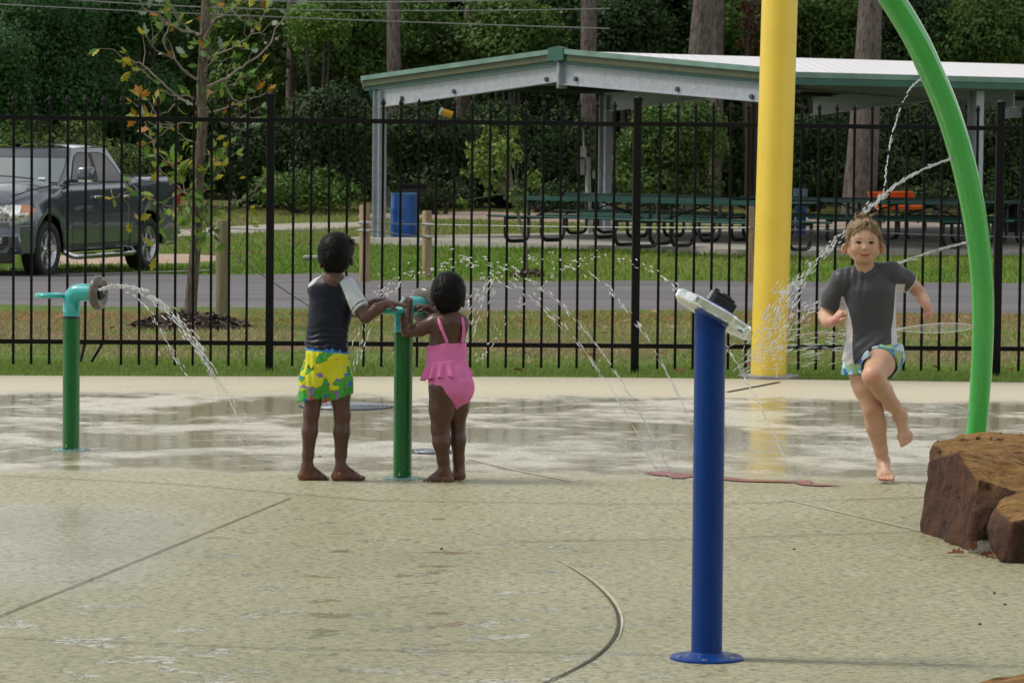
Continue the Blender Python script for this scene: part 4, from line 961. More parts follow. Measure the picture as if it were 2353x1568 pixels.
# background wood as one mass
rs=np.random.default_rng(3)
nL=420; lob=[]
for k in range(nL):
    x=rs.uniform(-19,19); y=rs.uniform(93,103); z=rs.uniform(-.2,10.5)
    r=rs.uniform(.7,1.5); lob.append((np.array([x,y,z]),(r*1.1,r,r*.85)))
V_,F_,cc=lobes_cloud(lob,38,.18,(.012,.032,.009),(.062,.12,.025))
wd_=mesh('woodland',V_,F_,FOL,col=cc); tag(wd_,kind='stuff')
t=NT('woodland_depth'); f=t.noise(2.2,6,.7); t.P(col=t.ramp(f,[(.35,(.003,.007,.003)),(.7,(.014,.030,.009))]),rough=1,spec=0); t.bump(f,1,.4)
xs=np.linspace(-60,60,121); zs=np.linspace(-1,9.8,24); X,Z=np.meshgrid(xs,zs); P3=np.stack([X.ravel(),0*X.ravel()+9,Z.ravel()],1)
Y=(106+3*(noise_np(P3,.35,2)-.5).reshape(X.shape)*2-3*(Z/10)**2*0); Z2=Z+ (noise_np(P3,.25,5).reshape(X.shape)-.5)*2*(Z>8)
Vf=np.stack([X,Y,Z2],-1).reshape(-1,3); Vb=Vf+[0,14,0]; nx=len(xs); nz=len(zs)
i=(np.arange(nz-1)[:,None]*nx+np.arange(nx-1)[None]).ravel(); n0=len(Vf)
Fq=np.vstack([np.stack([i,i+1,i+nx+1,i+nx],1),np.stack([i,i+nx,i+nx+1,i+1],1)+n0]); j=(nz-1)*nx+np.arange(nx-1); Fq=np.vstack([Fq,np.stack([j,j+1,j+1+n0,j+n0],1)])
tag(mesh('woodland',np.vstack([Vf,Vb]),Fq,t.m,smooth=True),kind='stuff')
# young light green tree in front of the shelter
g_=TG(1210,634); yg=g_[1]
t_=thing('young_tree','slender young tree with light yellow green leaves in front of the shelter','tree',g_)
P=[At(1211,640,yg),At(1208,560,yg),At(1192,500,yg),At(1180,440,yg),At(1165,370,yg),At(1160,310,yg)]; b=MB(); b.tube(P,[.02,.018,.02,.018,.012,.006],8)
lob=[]
for k in range(20):
    px=rnd.gauss(1155,34); py=rnd.uniform(300,455); px=min(max(px,1085),1225); q=At(px,py,yg+rnd.uniform(-.3,.3)); lob.append((q,(rnd.uniform(.09,.17),rnd.uniform(.1,.16),rnd.uniform(.10,.2)))); b.tube([P[2]*.6+P[3]*.4,q],[.008,.003],4)
for a_,b_ in ((1060,462),(1068,398),(1230,425),(1190,480)): q=At(a_,b_,yg); lob.append((q,(.09,.08,.07))); b.tube([P[3],q],[.007,.003],4)
b.build('trunk',simple('young_bark',(.16,.14,.10),.9),t_,True)
V_,F_,cc=lobes_cloud(lob,260,.075,(.07,.13,.02),(.22,.30,.05),shell=(.4,1.15)); mesh('crown',V_,F_,FOL,t_,col=cc)
mulch('m','small dark mulch patch around the young light green tree trunk',g_,.22,.5,.05)
o=MB().tube([TG(1203,634)+[0,0,0],At(1214,573,yg)],.008,6).build('stake',simple('stake_iron',(.05,.04,.03),.8),None,True,base=g_); tag(o,'thin dark stake leaning beside the young tree in the lawn','stake')
# overhead wires
WIRE=simple('wire_grey',(.22,.22,.22),.6)
for lab,a,b_,m_ in (('lowest overhead wire crossing behind the oak at the top left',(-20,9),(1400,66),(600,38)),('overhead wire just above the lowest one at the top left',(60,-10),(1400,20),(640,22)),('highest overhead wire along the top edge left of the ridge',(560,0),(1400,-6),(900,5))):
    p=At(*a,74);q=At(*b_,74);m=At(*m_,74); Q=[p*(1-u)**2+q*u*u+(2*m-.5*(p+q))*2*u*(1-u) for u in np.linspace(0,1,30)]
    o=MB().tube(Q,.012,5).build('overhead_wire',WIRE,None,True,base=p); tag(o,lab,'wire','overhead wires')
# ------------------------------------------------------------------ pickup truck (local coordinates: x forward, y left, z up)
t=NT('gunmetal_car_paint'); fl_=t.noise(600,1); t.P(col=(.115,.135,.16),rough=.18,metal=.55,coat=.9); CARP=t.m
GLASS=NT('car_glass'); GLASS.P(col=(.008,.010,.010),rough=.03,spec=.5); GLASS=GLASS.m
WSG=NT('windshield_glass'); WSG.P(col=(.10,.13,.13),rough=.05,spec=1,coat=1); WSG=WSG.m
RUB=simple('tyre_rubber',(.014,.014,.015),.75,bs=30); CHR=NT('chrome'); CHR.P(col=(.75,.76,.78),rough=.12,metal=1); CHR=CHR.m
ALU=NT('alloy'); ALU.P(col=(.55,.56,.58),rough=.22,metal=.9); ALU=ALU.m
DKP=simple('dark_trim',(.012,.012,.013),.5)
fF=np.array([-.298,-.955]); fF/=np.linalg.norm(fF); LF=np.array([-fF[1],fF[0]])
f0=At(107,635,49.4); O=np.array([f0[0],49.4])-fF*1.785-LF*.95
tg=-.475
tr_=thing('pickup_truck','dark grey crew cab pickup truck parked facing left on the asphalt behind the fence','pickup truck',(O[0],O[1],tg),math.atan2(fF[1],fF[0]))
XA=1.785
def arch_z(x,R=.475,zc=.43):
    z=.37
    for xa in (XA,-XA):
        d=abs(x-xa)
        if d<R: z=max(z,zc+math.sqrt(R*R-d*d))
        elif d<R+.02: z=max(z,zc*.9)
    if x>2.35: z=max(z,.37-(x-2.35)*.25)
    return z
def halfw(x):
    if x>1.9: return 1.0-.14*((x-1.9)/.95)**2.2
    if x<-2.4: return 1.0-.05*((-2.4-x)/.6)**2
    return 1.0
def belt(x):
    return np.interp(x,[-2.97,-2.6,-1.08,-1.0,1.1,1.4,2.2,2.7,2.84],[1.38,1.41,1.40,1.33,1.31,1.29,1.21,1.12,1.06])
def topz(x):
    return np.interp(x,[-3,-1.1,-1.0,1.15,1.3,2.0,2.5,2.72,2.84],[1.43,1.43,1.38,1.37,1.38,1.34,1.27,1.19,1.10])
xs=sorted(set(list(np.linspace(-2.97,2.84,60))+[xa+s*.475*math.cos(a) for xa in(XA,-XA) for s in(1,-1) for a in np.linspace(0,PI/2,14)]+[xa+s*.4751 for xa in(XA,-XA) for s in (1,-1)]))
rows=[]
for x in xs:
    w_=halfw(x); zb=arch_z(x); zt=belt(x); tz_=topz(x)
    flare=0
    for xa in(XA,-XA):
        flare=max(flare,.035*max(0,1-abs(abs(x-xa)-.3)/.38))
    sec=[]
    for u,dw in ((0,-.035+flare*1.1),(.04,-.015+flare*1.2),(.12,.0+flare),(.3,.008+flare*.6),(.5,.012+flare*.2),(.68,.010),(.80,-.006),(.90,-.018),(.965,-.03),(1.0,-.06)):
        sec.append((x,w_+dw,zb+(zt-zb)*u))
    for yy_,dz in ((.86,.25),(.72,.75),(.5,1.0),(.25,1.03),(0,1.04)): sec.append((x,w_*yy_,zt+(tz_-zt)*dz))
    rows.append(sec)
k=len(rows[0]); V=[];Fs=[]
for sec in rows:
    V+=sec
    V+=[(a,-b_,c_) for a,b_,c_ in sec[::-1][1:]]
m=2*k-1
for i in range(len(rows)-1):
    for j in range(m-1): Fs.append((i*m+j,i*m+j+1,(i+1)*m+j+1,(i+1)*m+j)[::-1])
Fs.append(tuple(range(m))[::1]); Fs.append(tuple(range((len(rows)-1)*m,len(rows)*m))[::-1])
o=mesh('body',V,Fs,CARP,tr_,True,local=True); o.data.set_sharp_from_angle(angle=math.radians(35))
# cab greenhouse
def cabsec(x,top): pass
WB,WT,RT,RB=1.22,.42,-.78,-1.03   # windshield base/top, rear top/base
zb_,zt_=1.33,1.895
yb_,yt_=.935,.71
def cp(x,y,z): return (x,y,z)
def cabpt(u,v,side,off=0):
    """u 0..1 from windshield to rear, v 0 belt..1 roof on the side wall"""
    xf=WB+(WT-WB)*v**.92; xr=RB+(RT-RB)*v; x=xf+(xr-xf)*u; y=(yb_+(yt_-yb_)*v**1.25)+off
    return (x,side*y,zb_+(zt_-.05-zb_)*v)
b=MB(); nu,nv=14,8
for side in (1,-1):
    V=[];Fs=[]
    for j in range(nv+1):
        for i in range(nu+1): V.append(cabpt(i/nu,j/nv,side))
    for j in range(nv):
        for i in range(nu):
            q=(j*(nu+1)+i,j*(nu+1)+i+1,(j+1)*(nu+1)+i+1,(j+1)*(nu+1)+i); Fs.append(q if side==1 else q[::-1])
    b.add(V,Fs)
# roof (crowned), windshield frame, rear wall
V=[];Fs=[];ny=12
for i in range(nu+1):
    for j in range(ny+1):
        s_=-1+2*j/ny; x0=WT+(RT-WT)*i/nu; x=x0+.05*(1-s_*s_)*(1-i/nu); e=abs(s_)
        V.append((x,s_*yt_,zt_-.05+.05*(1-e**4)+.015*math.sin(PI*i/nu)))
for i in range(nu):
    for j in range(ny): a=i*(ny+1)+j; Fs.append((a,a+1,a+ny+2,a+ny+1)[::-1])
b.add(V,Fs)
V=[];Fs=[];nw=6
for side in (0,1):
    V=[];Fs=[]
    for i in range(nw+1):
        v=i/nw
        for j in range(ny+1):
            s_=-1+2*j/ny
            if side==0: x=WB+(WT-WB)*v**.92+(.16*(1-v)+.05)*(1-s_*s_)
            else: x=RB+(RT-RB)*v-.04*(1-s_*s_)
            V.append((x,s_*(yb_+(yt_-yb_)*v**1.25),zb_+(zt_-.05-zb_)*v))
    for i in range(nw):
        for j in range(ny): a=i*(ny+1)+j; q=(a,a+1,a+ny+2,a+ny+1); Fs.append(q if side==0 else q[::-1])
    b.add(V,Fs)
o=b.build('cab',CARP,tr_,True,local=True,angle=30)
# glazing
def sidewin(name,lb,rb,side,v0,v1,m_=None,off=.007):
    V=[];Fs=[];nn,mm=10,10
    for j in range(nn+1):
        v=v0+(v1-v0)*j/nn
        for i in range(mm+1): V.append(cabpt(lb(j/nn)+(rb(j/nn)-lb(j/nn))*i/mm,v,side,off))
    for j in range(nn):
        for i in range(mm): q=(j*(mm+1)+i,j*(mm+1)+i+1,(j+1)*(mm+1)+i+1,(j+1)*(mm+1)+i); Fs.append(q if side==1 else q[::-1])
    return mesh(name,V,Fs,m_ or GLASS,tr_,True,local=True)
for side in (1,-1):
    sidewin('side_window',lambda t_: np.interp(t_,[0,.7,.9,1],[.10,.06,.07,.16]),lambda t_: np.interp(t_,[0,.5,1],[.475,.46,.43]),side,.05,.86)
    sidewin('side_window',lambda t_: np.interp(t_,[0,.5,1],[.53,.515,.49]),lambda t_: np.interp(t_,[0,.5,.8,.93,1],[.955,.93,.89,.84,.72]),side,.05,.86)
    sidewin('door_pillar',lambda t_: np.interp(t_,[0,.5,1],[.483,.468,.438]),lambda t_: np.interp(t_,[0,.5,1],[.522,.508,.482]),side,.04,.87,DKP,.010)
V=[];Fs=[];ny=14;nw=8
for i in range(nw+1):
    v=.03+.90*i/nw
    for j in range(ny+1):
        s_=(-1+2*j/ny)*.93
        V.append((WB+(WT-WB)*v**.92+(.16*(1-v)+.05)*(1-s_*s_)+.012,s_*(yb_+(yt_-yb_)*v**1.25),zb_+(zt_-.05-zb_)*v+.008))
for i in range(nw):
    for j in range(ny): a=i*(ny+1)+j; Fs.append((a,a+1,a+ny+2,a+ny+1))
mesh('windshield',V,Fs,WSG,tr_,True,local=True)
V2=[(x+.004,y,z+.003) for x,y,z in V[6*(ny+1):]]; Fs2=[f for f in Fs if f[0]<2*(ny+1)]; mesh('windshield_tint',V2,Fs2,simple('tint_band',(.05,.06,.07),.08),tr_,True,local=True)
for side in (1,):
    for loop in ([(.10,.05),(.475,.05),(.462,.45),(.43,.87),(.16,.87),(.08,.78),(.06,.6),(.10,.05)],[(.53,.05),(.955,.05),(.93,.45),(.88,.72),(.83,.81),(.72,.87),(.49,.87),(.515,.45),(.53,.05)]):
        P=[]
        for (u0,v0_),(u1,v1_) in zip(loop[:-1],loop[1:]):
            for k in range(5): P.append(cabpt(u0+(u1-u0)*k/5,v0_+(v1_-v0_)*k/5,side,.006))
        MB().tube(P,.007,6,closed=True).build('window_seal',DKP,tr_,local=True)
b=MB(); b.box((1.25,.62,1.405),(.01,.10,.045),M=np.array(Matrix.Rotation(-.9,3,'Y'))); b.build('windshield_sticker',simple('sticker_white',(.5,.6,.6),.4),tr_,local=True)
b=MB(); b.tube([(1.37,.55,1.40),(1.36,.2,1.43),(1.35,-.1,1.44)],.012,6); b.build('wiper',DKP,tr_,True,local=True)
# panel gaps
def gap(pts,w_=.008):
    b=MB(); b.tube(pts,w_,4,cap=False); b.build('panel_gap',DKP,tr_,local=True)
def bs_(x,u):
    zb=arch_z(x); zt=belt(x); dw=np.interp(u,[0,.04,.12,.3,.5,.68,.8,.9,.965,1],[-.035,-.015,0,.008,.012,.010,-.006,-.018,-.03,-.06]); return (x,halfw(x)+dw-.002,zb+(zt-zb)*u)
gap([bs_(1.02,u) for u in np.linspace(.02,1,14)]); gap([bs_(.06,u) for u in np.linspace(.02,1,14)])
gap([bs_(-1.03+.0*u,u) for u in np.linspace(.3,1,14)]+[] ,.014)
gap([bs_(-1.03-(.18*(1-u)**1.5 if False else 0),u) for u in np.linspace(.02,.3,6)],.014)
gap([(x,.86*halfw(x)-.0,float(belt(x)+(topz(x)-belt(x))*.25)+.004) for x in np.linspace(1.25,2.6,16)],.007)
gap([bs_(x,.10) for x in np.linspace(-1.0,1.0,12)],.010)
# mirror
b=MB(); b.bar((1.0,.93,1.37),(.96,1.10,1.37),.10,.05); b.build('mirror_arm',DKP,tr_,local=True,bevel=.01)
mp=MB(); mp.box((.95,1.18,1.475),(.15,.25,.20)); o=mp.build('mirror',CARP,tr_,True,local=True,bevel=.055); o.modifiers['bevel'].segments=4
mp=MB(); mp.box((1.01,1.19,1.372),(.06,.20,.03)); mp.build('turn_lamp',simple('lamp_clear',(.6,.58,.5),.2),tr_,local=True,bevel=.008)
mp=MB(); mp.box((.95,-1.18,1.475),(.15,.25,.20)); mp.build('mirror',CARP,tr_,True,local=True,bevel=.055)
# handles, badge, fuel cap, lamps, bumpers, step bars
for x in (.20,-.86):
    b=MB(); b.box((x,1.015,1.13),(.20,.035,.05)); b.build('door_handle',CHR,tr_,True,local=True,bevel=.014)
    b=MB(); b.box((x,1.003,1.115),(.12,.01,.07)); b.build('handle_recess',DKP,tr_,local=True,bevel=.004)
cu=bpy.data.curves.new('badge','FONT'); cu.body='RAM 1500'; cu.size=.125; cu.extrude=.004; cu.space_character=1.15
to=bpy.data.objects.new('badge_text',cu); C.objects.link(to); dg=bpy.context.evaluated_depsgraph_get(); me=bpy.data.meshes.new_from_object(to.evaluated_get(dg)); bpy.data.objects.remove(to)
me.materials.clear(); me.materials.append(CHR); bo=bpy.data.objects.new('badge',me); link(bo,tr_); bo.rotation_euler=(PI/2,0,PI); bo.location=(.93,1.017,.925)
b=MB()
for i in range(3): b.box((1.06-.0,1.014,.938+.022*i),(.13,.006,.008))
b.build('badge',CHR,tr_,local=True)
b=MB(); b.lathe((-1.42,1.011,1.02),(0,1,0),[(0,.085),(.004,.08),(.0045,.07)],24); b.build('fuel_door',CARP,tr_,True,local=True)
# headlamp wraps round the front corner
HL=NT('headlamp_lens'); hn=HL.noise(22,3); HL.P(col=HL.ramp(hn,[(.35,(.10,.10,.09)),(.5,(.65,.64,.60)),(.7,(.9,.88,.82))]),rough=.08,metal=.5,coat=1); HL=HL.m
AMB=simple('amber_lens',(.75,.22,.03),.12,vs=30,coat=1)
def front_surf(a,z,off=.02):
    """a: 0 at the side (x=2.3) to 1 at the front middle"""
    pass
for side in (1,-1):
    pts=[(2.30,1.0),(2.46,.972),(2.62,.935),(2.75,.895),(2.84,.85),(2.875,.74),(2.885,.42)]
    def strip(i0,i1,m_,nm,z0f,z1f):
        V=[];n=0
        for i in range(i0,i1+1):
            x,y=pts[i]; V+= [(x+.02,side*(y+.028),z0f(i)),(x+.035,side*(y+.034),(z0f(i)+z1f(i))/2),(x+.01,side*(y+.02),z1f(i))]
        Fs=[]
        for i in range(i1-i0):
            for j in range(2): q=(i*3+j,(i+1)*3+j,(i+1)*3+j+1,i*3+j+1); Fs.append(q if side<0 else q[::-1])
        # back side for thickness
        nV=len(V); V+=[(x-.09,y*.92,z) for x,y,z in V]; Fs+=[tuple(a+nV for a in f[::-1]) for f in Fs]
        mesh(nm,V,Fs,m_,hl,True,local=True)
    hl=bpy.data.objects.new('headlight',None); link(hl,tr_)
    zt_f=lambda i: [.99,1.04,1.05,1.05,1.05,1.04,1.03][i]; zb_f=lambda i: [.93,.83,.81,.80,.80,.80,.82][i]
    strip(1,6,HL,'lens',zb_f,zt_f)
    strip(0,2,AMB,'indicator',lambda i: zb_f(i)+.03,lambda i: zt_f(i)+.005)
b=MB(); b.box((2.83,0,.93),(.12,.80,.34)); b.build('grille',DKP,tr_,local=True,bevel=.02)
b=MB(); b.bar((2.90,-.4,.93),(2.90,.4,.93),.03,.06); b.bar((2.90,0,.77),(2.90,0,1.09),.03,.06); b.bar((2.88,-.42,1.10),(2.88,.42,1.10),.05,.03); b.bar((2.88,-.42,.77),(2.88,.42,.77),.05,.03); b.build('grille_bar',CHR,tr_,local=True,bevel=.008)
V=[];Fs=[];ys_=np.linspace(-1,1,21)
for y in ys_:
    x=2.97-.20*abs(y)**3; 
    for dx,z in ((-.35 if abs(y)>.9 else -.10,.76),(0,.74),(.02,.60),(.01,.50),(-.02,.44),(-.12,.36)): V.append((x+dx,y*.985,z))
for i in range(20):
    for j in range(5): Fs.append((i*6+j,i*6+j+1,(i+1)*6+j+1,(i+1)*6+j)[::-1])
nV=len(V); V+=[(x-.12,y*.98,z) for x,y,z in V]; Fs+=[tuple(a+nV for a in f[::-1]) for f in Fs]
Fs+=[tuple(range(6))+tuple(range(nV+5,nV-1,-1)), (tuple(range(20*6,20*6+6))+tuple(range(nV+20*6+5,nV+20*6-1,-1)))[::-1]]
mesh('front_bumper',V,Fs,CARP,tr_,True,local=True)
b=MB(); b.prism([(2.30,1.0,.76),(2.55,.985,.76),(2.76,.96,.74),(2.77,.95,.40),(2.6,.97,.37),(2.29,1.0,.36)],(0,-.15,0)); b.build('bumper_corner',CARP,tr_,local=True,bevel=.01); b=MB(); b.prism([(2.30,-1.0,.76),(2.55,-.985,.76),(2.76,-.96,.74),(2.77,-.95,.40),(2.6,-.97,.37),(2.29,-1.0,.36)],(0,.15,0)); b.build('bumper_corner',CARP,tr_,local=True,bevel=.01)
b=MB(); b.box((2.82,0,.31),(.14,1.84,.14)); b.build('air_dam',DKP,tr_,local=True,bevel=.02)
for s_ in (1,-1):
    b=MB(); b.box((2.90,s_*.74,.555),(.10,.24,.12)); b.build('fog_recess',DKP,tr_,local=True,bevel=.01); b=MB(); b.box((2.935,s_*.72,.555),(.06,.19,.09)); b.build('fog_lamp',HL,tr_,local=True,bevel=.015)
    b=MB(); b.tube([(1.18,s_*.93,.36),(1.10,s_*1.03,.30),(.95,s_*1.05,.285),(-.95,s_*1.05,.285),(-1.1,s_*1.03,.30),(-1.18,s_*.93,.36)],.042,12); b.build('step_bar',CHR,tr_,True,local=True)
    b=MB()
    for x in (.55,-.55): b.box((x,s_*1.052,.326),(.42,.07,.012))
    b.build('step_pad',DKP,tr_,local=True)
    b=MB(); b.box((-2.93,s_*.93,1.12),(.10,.14,.30)); b.build('tail_lamp',simple('tail_red',(.35,.01,.01),.2),tr_,local=True,bevel=.02)
b=MB(); b.box((-3.03,0,.62),(.16,1.9,.22)); b.build('rear_bumper',CHR,tr_,local=True,bevel=.05)
b=MB(); b.box((0,0,.52),(5.2,1.1,.30)); b.box((-.0,0,.75),(5.3,1.30,.5)); b.build('chassis',simple('underbody_black',(.006,.006,.006),.95),tr_,local=True)
b=MB(); b.box((0,0,.42),(2.2,1.7,.16)); b.build('sill',DKP,tr_,local=True,bevel=.03)
for xa in (XA,-XA):
    for s_ in (1,-1):
        wl_=bpy.data.objects.new('wheel',None); wl_.location=(xa,s_*.86,.405); link(wl_,tr_)
        a=np.array([0,s_,0.]); z0=np.zeros(3)
        b=MB(); prof=[(-.135,.27),(-.14,.34),(-.13,.385),(-.10,.403),(-.05,.406),(.05,.406),(.10,.403),(.13,.385),(.14,.34),(.125,.275),(.11,.262)]
        b.lathe(z0,a,prof,56,cap=False)
        for gx in (-.06,0,.06):
            pass
        b.build('tyre',RUB,wl_,True,local=True,angle=60)
        b=MB()
        for kk in range(56):   # tread blocks
            an=2*PI*kk/56; c_=np.array([math.cos(an)*.402,0,math.sin(an)*.402])
            for yy_ in (-.075,0,.075): b.box(c_+a*yy_,(.016,.06,.026),M=np.array(Matrix.Rotation(-an,3,'Y')))
        b.build('tread',RUB,wl_,local=True)
        b=MB(); b.lathe(z0,a,[(.09,.268),(.118,.272),(.122,.262),(.115,.25),(.03,.235),(-.06,.23)],56,cap=False); b.build('rim',ALU,wl_,True,local=True,angle=60)
        b=MB(); b.lathe(z0,a,[(-.07,.24),(-.06,.0)],32,cap=False); b.build('brake_disc',simple('brake_dark',(.03,.03,.03),.6,.5),wl_,True,local=True)
        b=MB(); b.lathe(z0,a,[(.02,.075),(.085,.07),(.10,.045),(.102,.0)],28)
        for kk in range(5):
            an=2*PI*kk/5+PI/2+.25; d=np.array([math.cos(an),0,math.sin(an)]); e=np.array([-math.sin(an),0,math.cos(an)])
            P=[]
            for rr,hw_,yo in ((.04,.030,.085),(.15,.033,.080),(.252,.048,.112)):
                P.append((d*rr-e*hw_+a*yo,d*rr+e*hw_+a*yo,d*rr+e*(hw_+.008)+a*(yo-.06),d*rr-e*(hw_+.008)+a*(yo-.06)))
            V=[q for p in P for q in p]; Fs=[(i*4+j,i*4+(j+1)%4,(i+1)*4+(j+1)%4,(i+1)*4+j) for i in range(2) for j in range(4)]+[(0,3,2,1),(8,9,10,11)]
            b.add(V,Fs)
        b.build('spokes',ALU,wl_,local=True,bevel=.006)
        b=MB()
        for kk in range(5):
            an=2*PI*kk/5+PI/2+.25+PI/5; b.lathe(np.array([math.cos(an)*.058,0,math.sin(an)*.058]),a,[(.08,.011),(.104,.010)],6)
        b.build('wheel_nuts',DKP,wl_,local=True)
# ------------------------------------------------------------------ boulders
t=NT('rust_sandstone'); g0=t.node('ShaderNodeNewGeometry'); sepn=t.node('ShaderNodeSeparateXYZ'); t.l.new(g0.outputs['Normal'],sepn.inputs[0])
r1=t.noise(7,7,.7,t.mapping((1,1,.45)),.8); r2=t.noise(26,6,.75); r3=t.noise(2.6,4,.6)
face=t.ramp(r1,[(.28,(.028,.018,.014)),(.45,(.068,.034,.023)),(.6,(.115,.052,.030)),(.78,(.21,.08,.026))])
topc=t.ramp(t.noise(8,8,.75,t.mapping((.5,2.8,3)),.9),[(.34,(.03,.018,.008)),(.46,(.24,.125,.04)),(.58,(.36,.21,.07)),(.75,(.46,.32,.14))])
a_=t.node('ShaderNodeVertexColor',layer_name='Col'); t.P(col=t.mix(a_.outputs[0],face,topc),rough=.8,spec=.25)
hh=t.math('ADD',t.math('MULTIPLY',r1,1.0),t.math('MULTIPLY',r2,.8)); t.bump(hh,1.0,.035); ROCK=t.m
def rock(name,label,hull,subd,amp,strat,base,seed):
    """hull: list of world points -> convex hull, subdivided, displaced by strata noise"""
    import bmesh
    bm=bmesh.new(); 
    for p in hull: bm.verts.new(p)
    r=bmesh.ops.convex_hull(bm,input=bm.verts[:])
    bmesh.ops.delete(bm,geom=[v for v in bm.verts if not v.link_faces],context='VERTS')
    bmesh.ops.triangulate(bm,faces=bm.faces[:])
    for _ in range(12):
        es=[e for e in bm.edges if e.calc_length()>subd]
        if not es: break
        bmesh.ops.subdivide_edges(bm,edges=es,cuts=1); bmesh.ops.triangulate(bm,faces=[f for f in bm.faces if len(f.verts)>3])
    for _ in range(1): bmesh.ops.smooth_vert(bm,verts=bm.verts[:],factor=.5,use_axis_x=True,use_axis_y=True,use_axis_z=True)
    bm.normal_update(); V=np.array([v.co[:] for v in bm.verts]); N=np.array([v.normal[:] for v in bm.verts])
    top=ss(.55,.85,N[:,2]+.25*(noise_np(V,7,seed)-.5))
    d=(noise_np(V*np.array([1,1,1]),4,seed,3)-.5)*amp*1.6+(noise_np(V,16,seed+1,3)-.5)*amp*.7
    lay=noise_np(V*np.array([1.0,3.2,5.0]),3.0,seed+2,3); d+=top*(np.abs(lay-.5)*2*-.5+.1)*strat
    ridge=noise_np(V*np.array([2.5,1,.7]),5,seed+3,2); d+=(1-top)*(np.abs(ridge-.5))*strat*.6; d+=(np.abs(noise_np(V*np.array([1,1,.6]),9,seed+5,3)-.5)-.12)*amp*-1.6
    V=V+N*d[:,None]
    for v,c in zip(bm.verts,V): v.co=c
    Fs=[[v.index for v in f.verts] for f in bm.faces]; bm.verts.index_update(); Fs=np.array([[v.index for v in f.verts] for f in bm.faces]); bm.free()
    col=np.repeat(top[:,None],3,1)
    o=mesh(name,V,Fs,ROCK,base=base,smooth=True,col=col); o.data.set_sharp_from_angle(angle=math.radians(50)); tag(o,label,'rock','rust brown sandstone boulders'); return o
g1=G(2120,1222); g2=G(2232,1266)
Yn=g2[1]; 
def rp(px,py,Y): p=At(px,py,Y); return p
H1=[g1+[-.0,0,-.03],g2+[0,0,-.03],rp(2135,1060,g1[1]+.10),rp(2160,1012,g1[1]+.75),rp(2148,1025,g1[1]+.25),rp(2205,1040,g2[1]+.35),rp(2246,1100,g2[1]+.12),rp(2235,1180,g2[1]+.03),
    rp(2250,1070,g2[1]+.5),rp(2420,1075,g2[1]+.45),rp(2420,1260,g2[1]+.30),rp(2300,998,g1[1]+1.2),rp(2480,1000,g1[1]+1.2),rp(2200,1008,g1[1]+1.15),rp(2480,1100,g1[1]+1.2),rp(2160,1060,g1[1]+.95)]
base=g1.copy()
for P_ in (G(2152,1140)+[0,0,-.03],g2+[1.0,.9,-.03],g2+[1.0,.2,-.03]): H1.append(P_)
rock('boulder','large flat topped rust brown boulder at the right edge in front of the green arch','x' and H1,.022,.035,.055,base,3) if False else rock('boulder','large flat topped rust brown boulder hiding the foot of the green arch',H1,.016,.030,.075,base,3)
yb2=G(2300,1292)[1]
H2=[rp(2276,1215,yb2+.12),rp(2285,1262,yb2+.05),rp(2300,1292,yb2),rp(2360,1306,yb2-.02),rp(2290,1170,yb2+.2),rp(2312,1145,yb2+.30),rp(2352,1135,yb2+.34),rp(2440,1130,yb2+.35),rp(2460,1320,yb2-.03),rp(2330,1200,yb2-.02),rp(2370,1190,yb2-.04),rp(2450,1200,yb2-.05),rp(2350,1160,yb2+.55),rp(2460,1180,yb2+.55)]
H2.append(G(2276,1225)+[0,.3,0])
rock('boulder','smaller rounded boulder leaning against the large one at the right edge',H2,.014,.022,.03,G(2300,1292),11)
yb3=G(2352,1600)[1]
H3=[rp(2235,1572,yb3+.22),rp(2290,1553,yb3+.26),rp(2352,1543,yb3+.28),rp(2480,1535,yb3+.3),rp(2250,1640,yb3-.05),rp(2480,1650,yb3-.1),rp(2300,1590,yb3-.02),rp(2400,1575,yb3),rp(2260,1640,yb3+.4),rp(2500,1640,yb3+.5)]
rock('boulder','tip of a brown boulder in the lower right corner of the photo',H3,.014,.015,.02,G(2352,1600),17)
MOR=simple('rough_mortar',(.12,.115,.09),.95,bs=30,bd=.02,bst=1)
gm_=G(2262,1272)
H4=[gm_+[-.05,.02,-.01],gm_+[.10,-.01,-.01],gm_+[.14,.2,-.01],gm_+[-.02,.22,-.01],rp(2272,1205,gm_[1]+.15),rp(2290,1212,gm_[1]+.18),rp(2250,1255,gm_[1]+.06)]
o=rock('mortar_clump','x',H4,.010,.03,.02,gm_,23); o.data.materials[0]=MOR; o['label']='lumpy grey mortar wedged between the two boulders'; o['category']='mortar'; del o['group']
gl_=G(2232,1278)
c=np.array([[.16,.06,.02],[.10,.04,.02],[.2,.08,.02],[.12,.05,.02]])
o=leaves_mesh('dry_leaf',np.array([gl_+[-.02,0,.012],gl_+[.02,-.01,.01],gl_+[.05,-.02,.008],gl_+[.0,.01,.02]]),np.array([[-1,.2,.1],[1,.1,.1],[.8,-.3,.0],[.3,.6,.4]]),np.array([[0,-.5,1.],[.1,-.6,1],[0,-.4,1],[.2,-.8,.6]]),[.07,.075,.06,.06],c,LEAF,base=gl_); tag(o,'curled brown dry leaves lying at the foot of the large boulder','leaf')
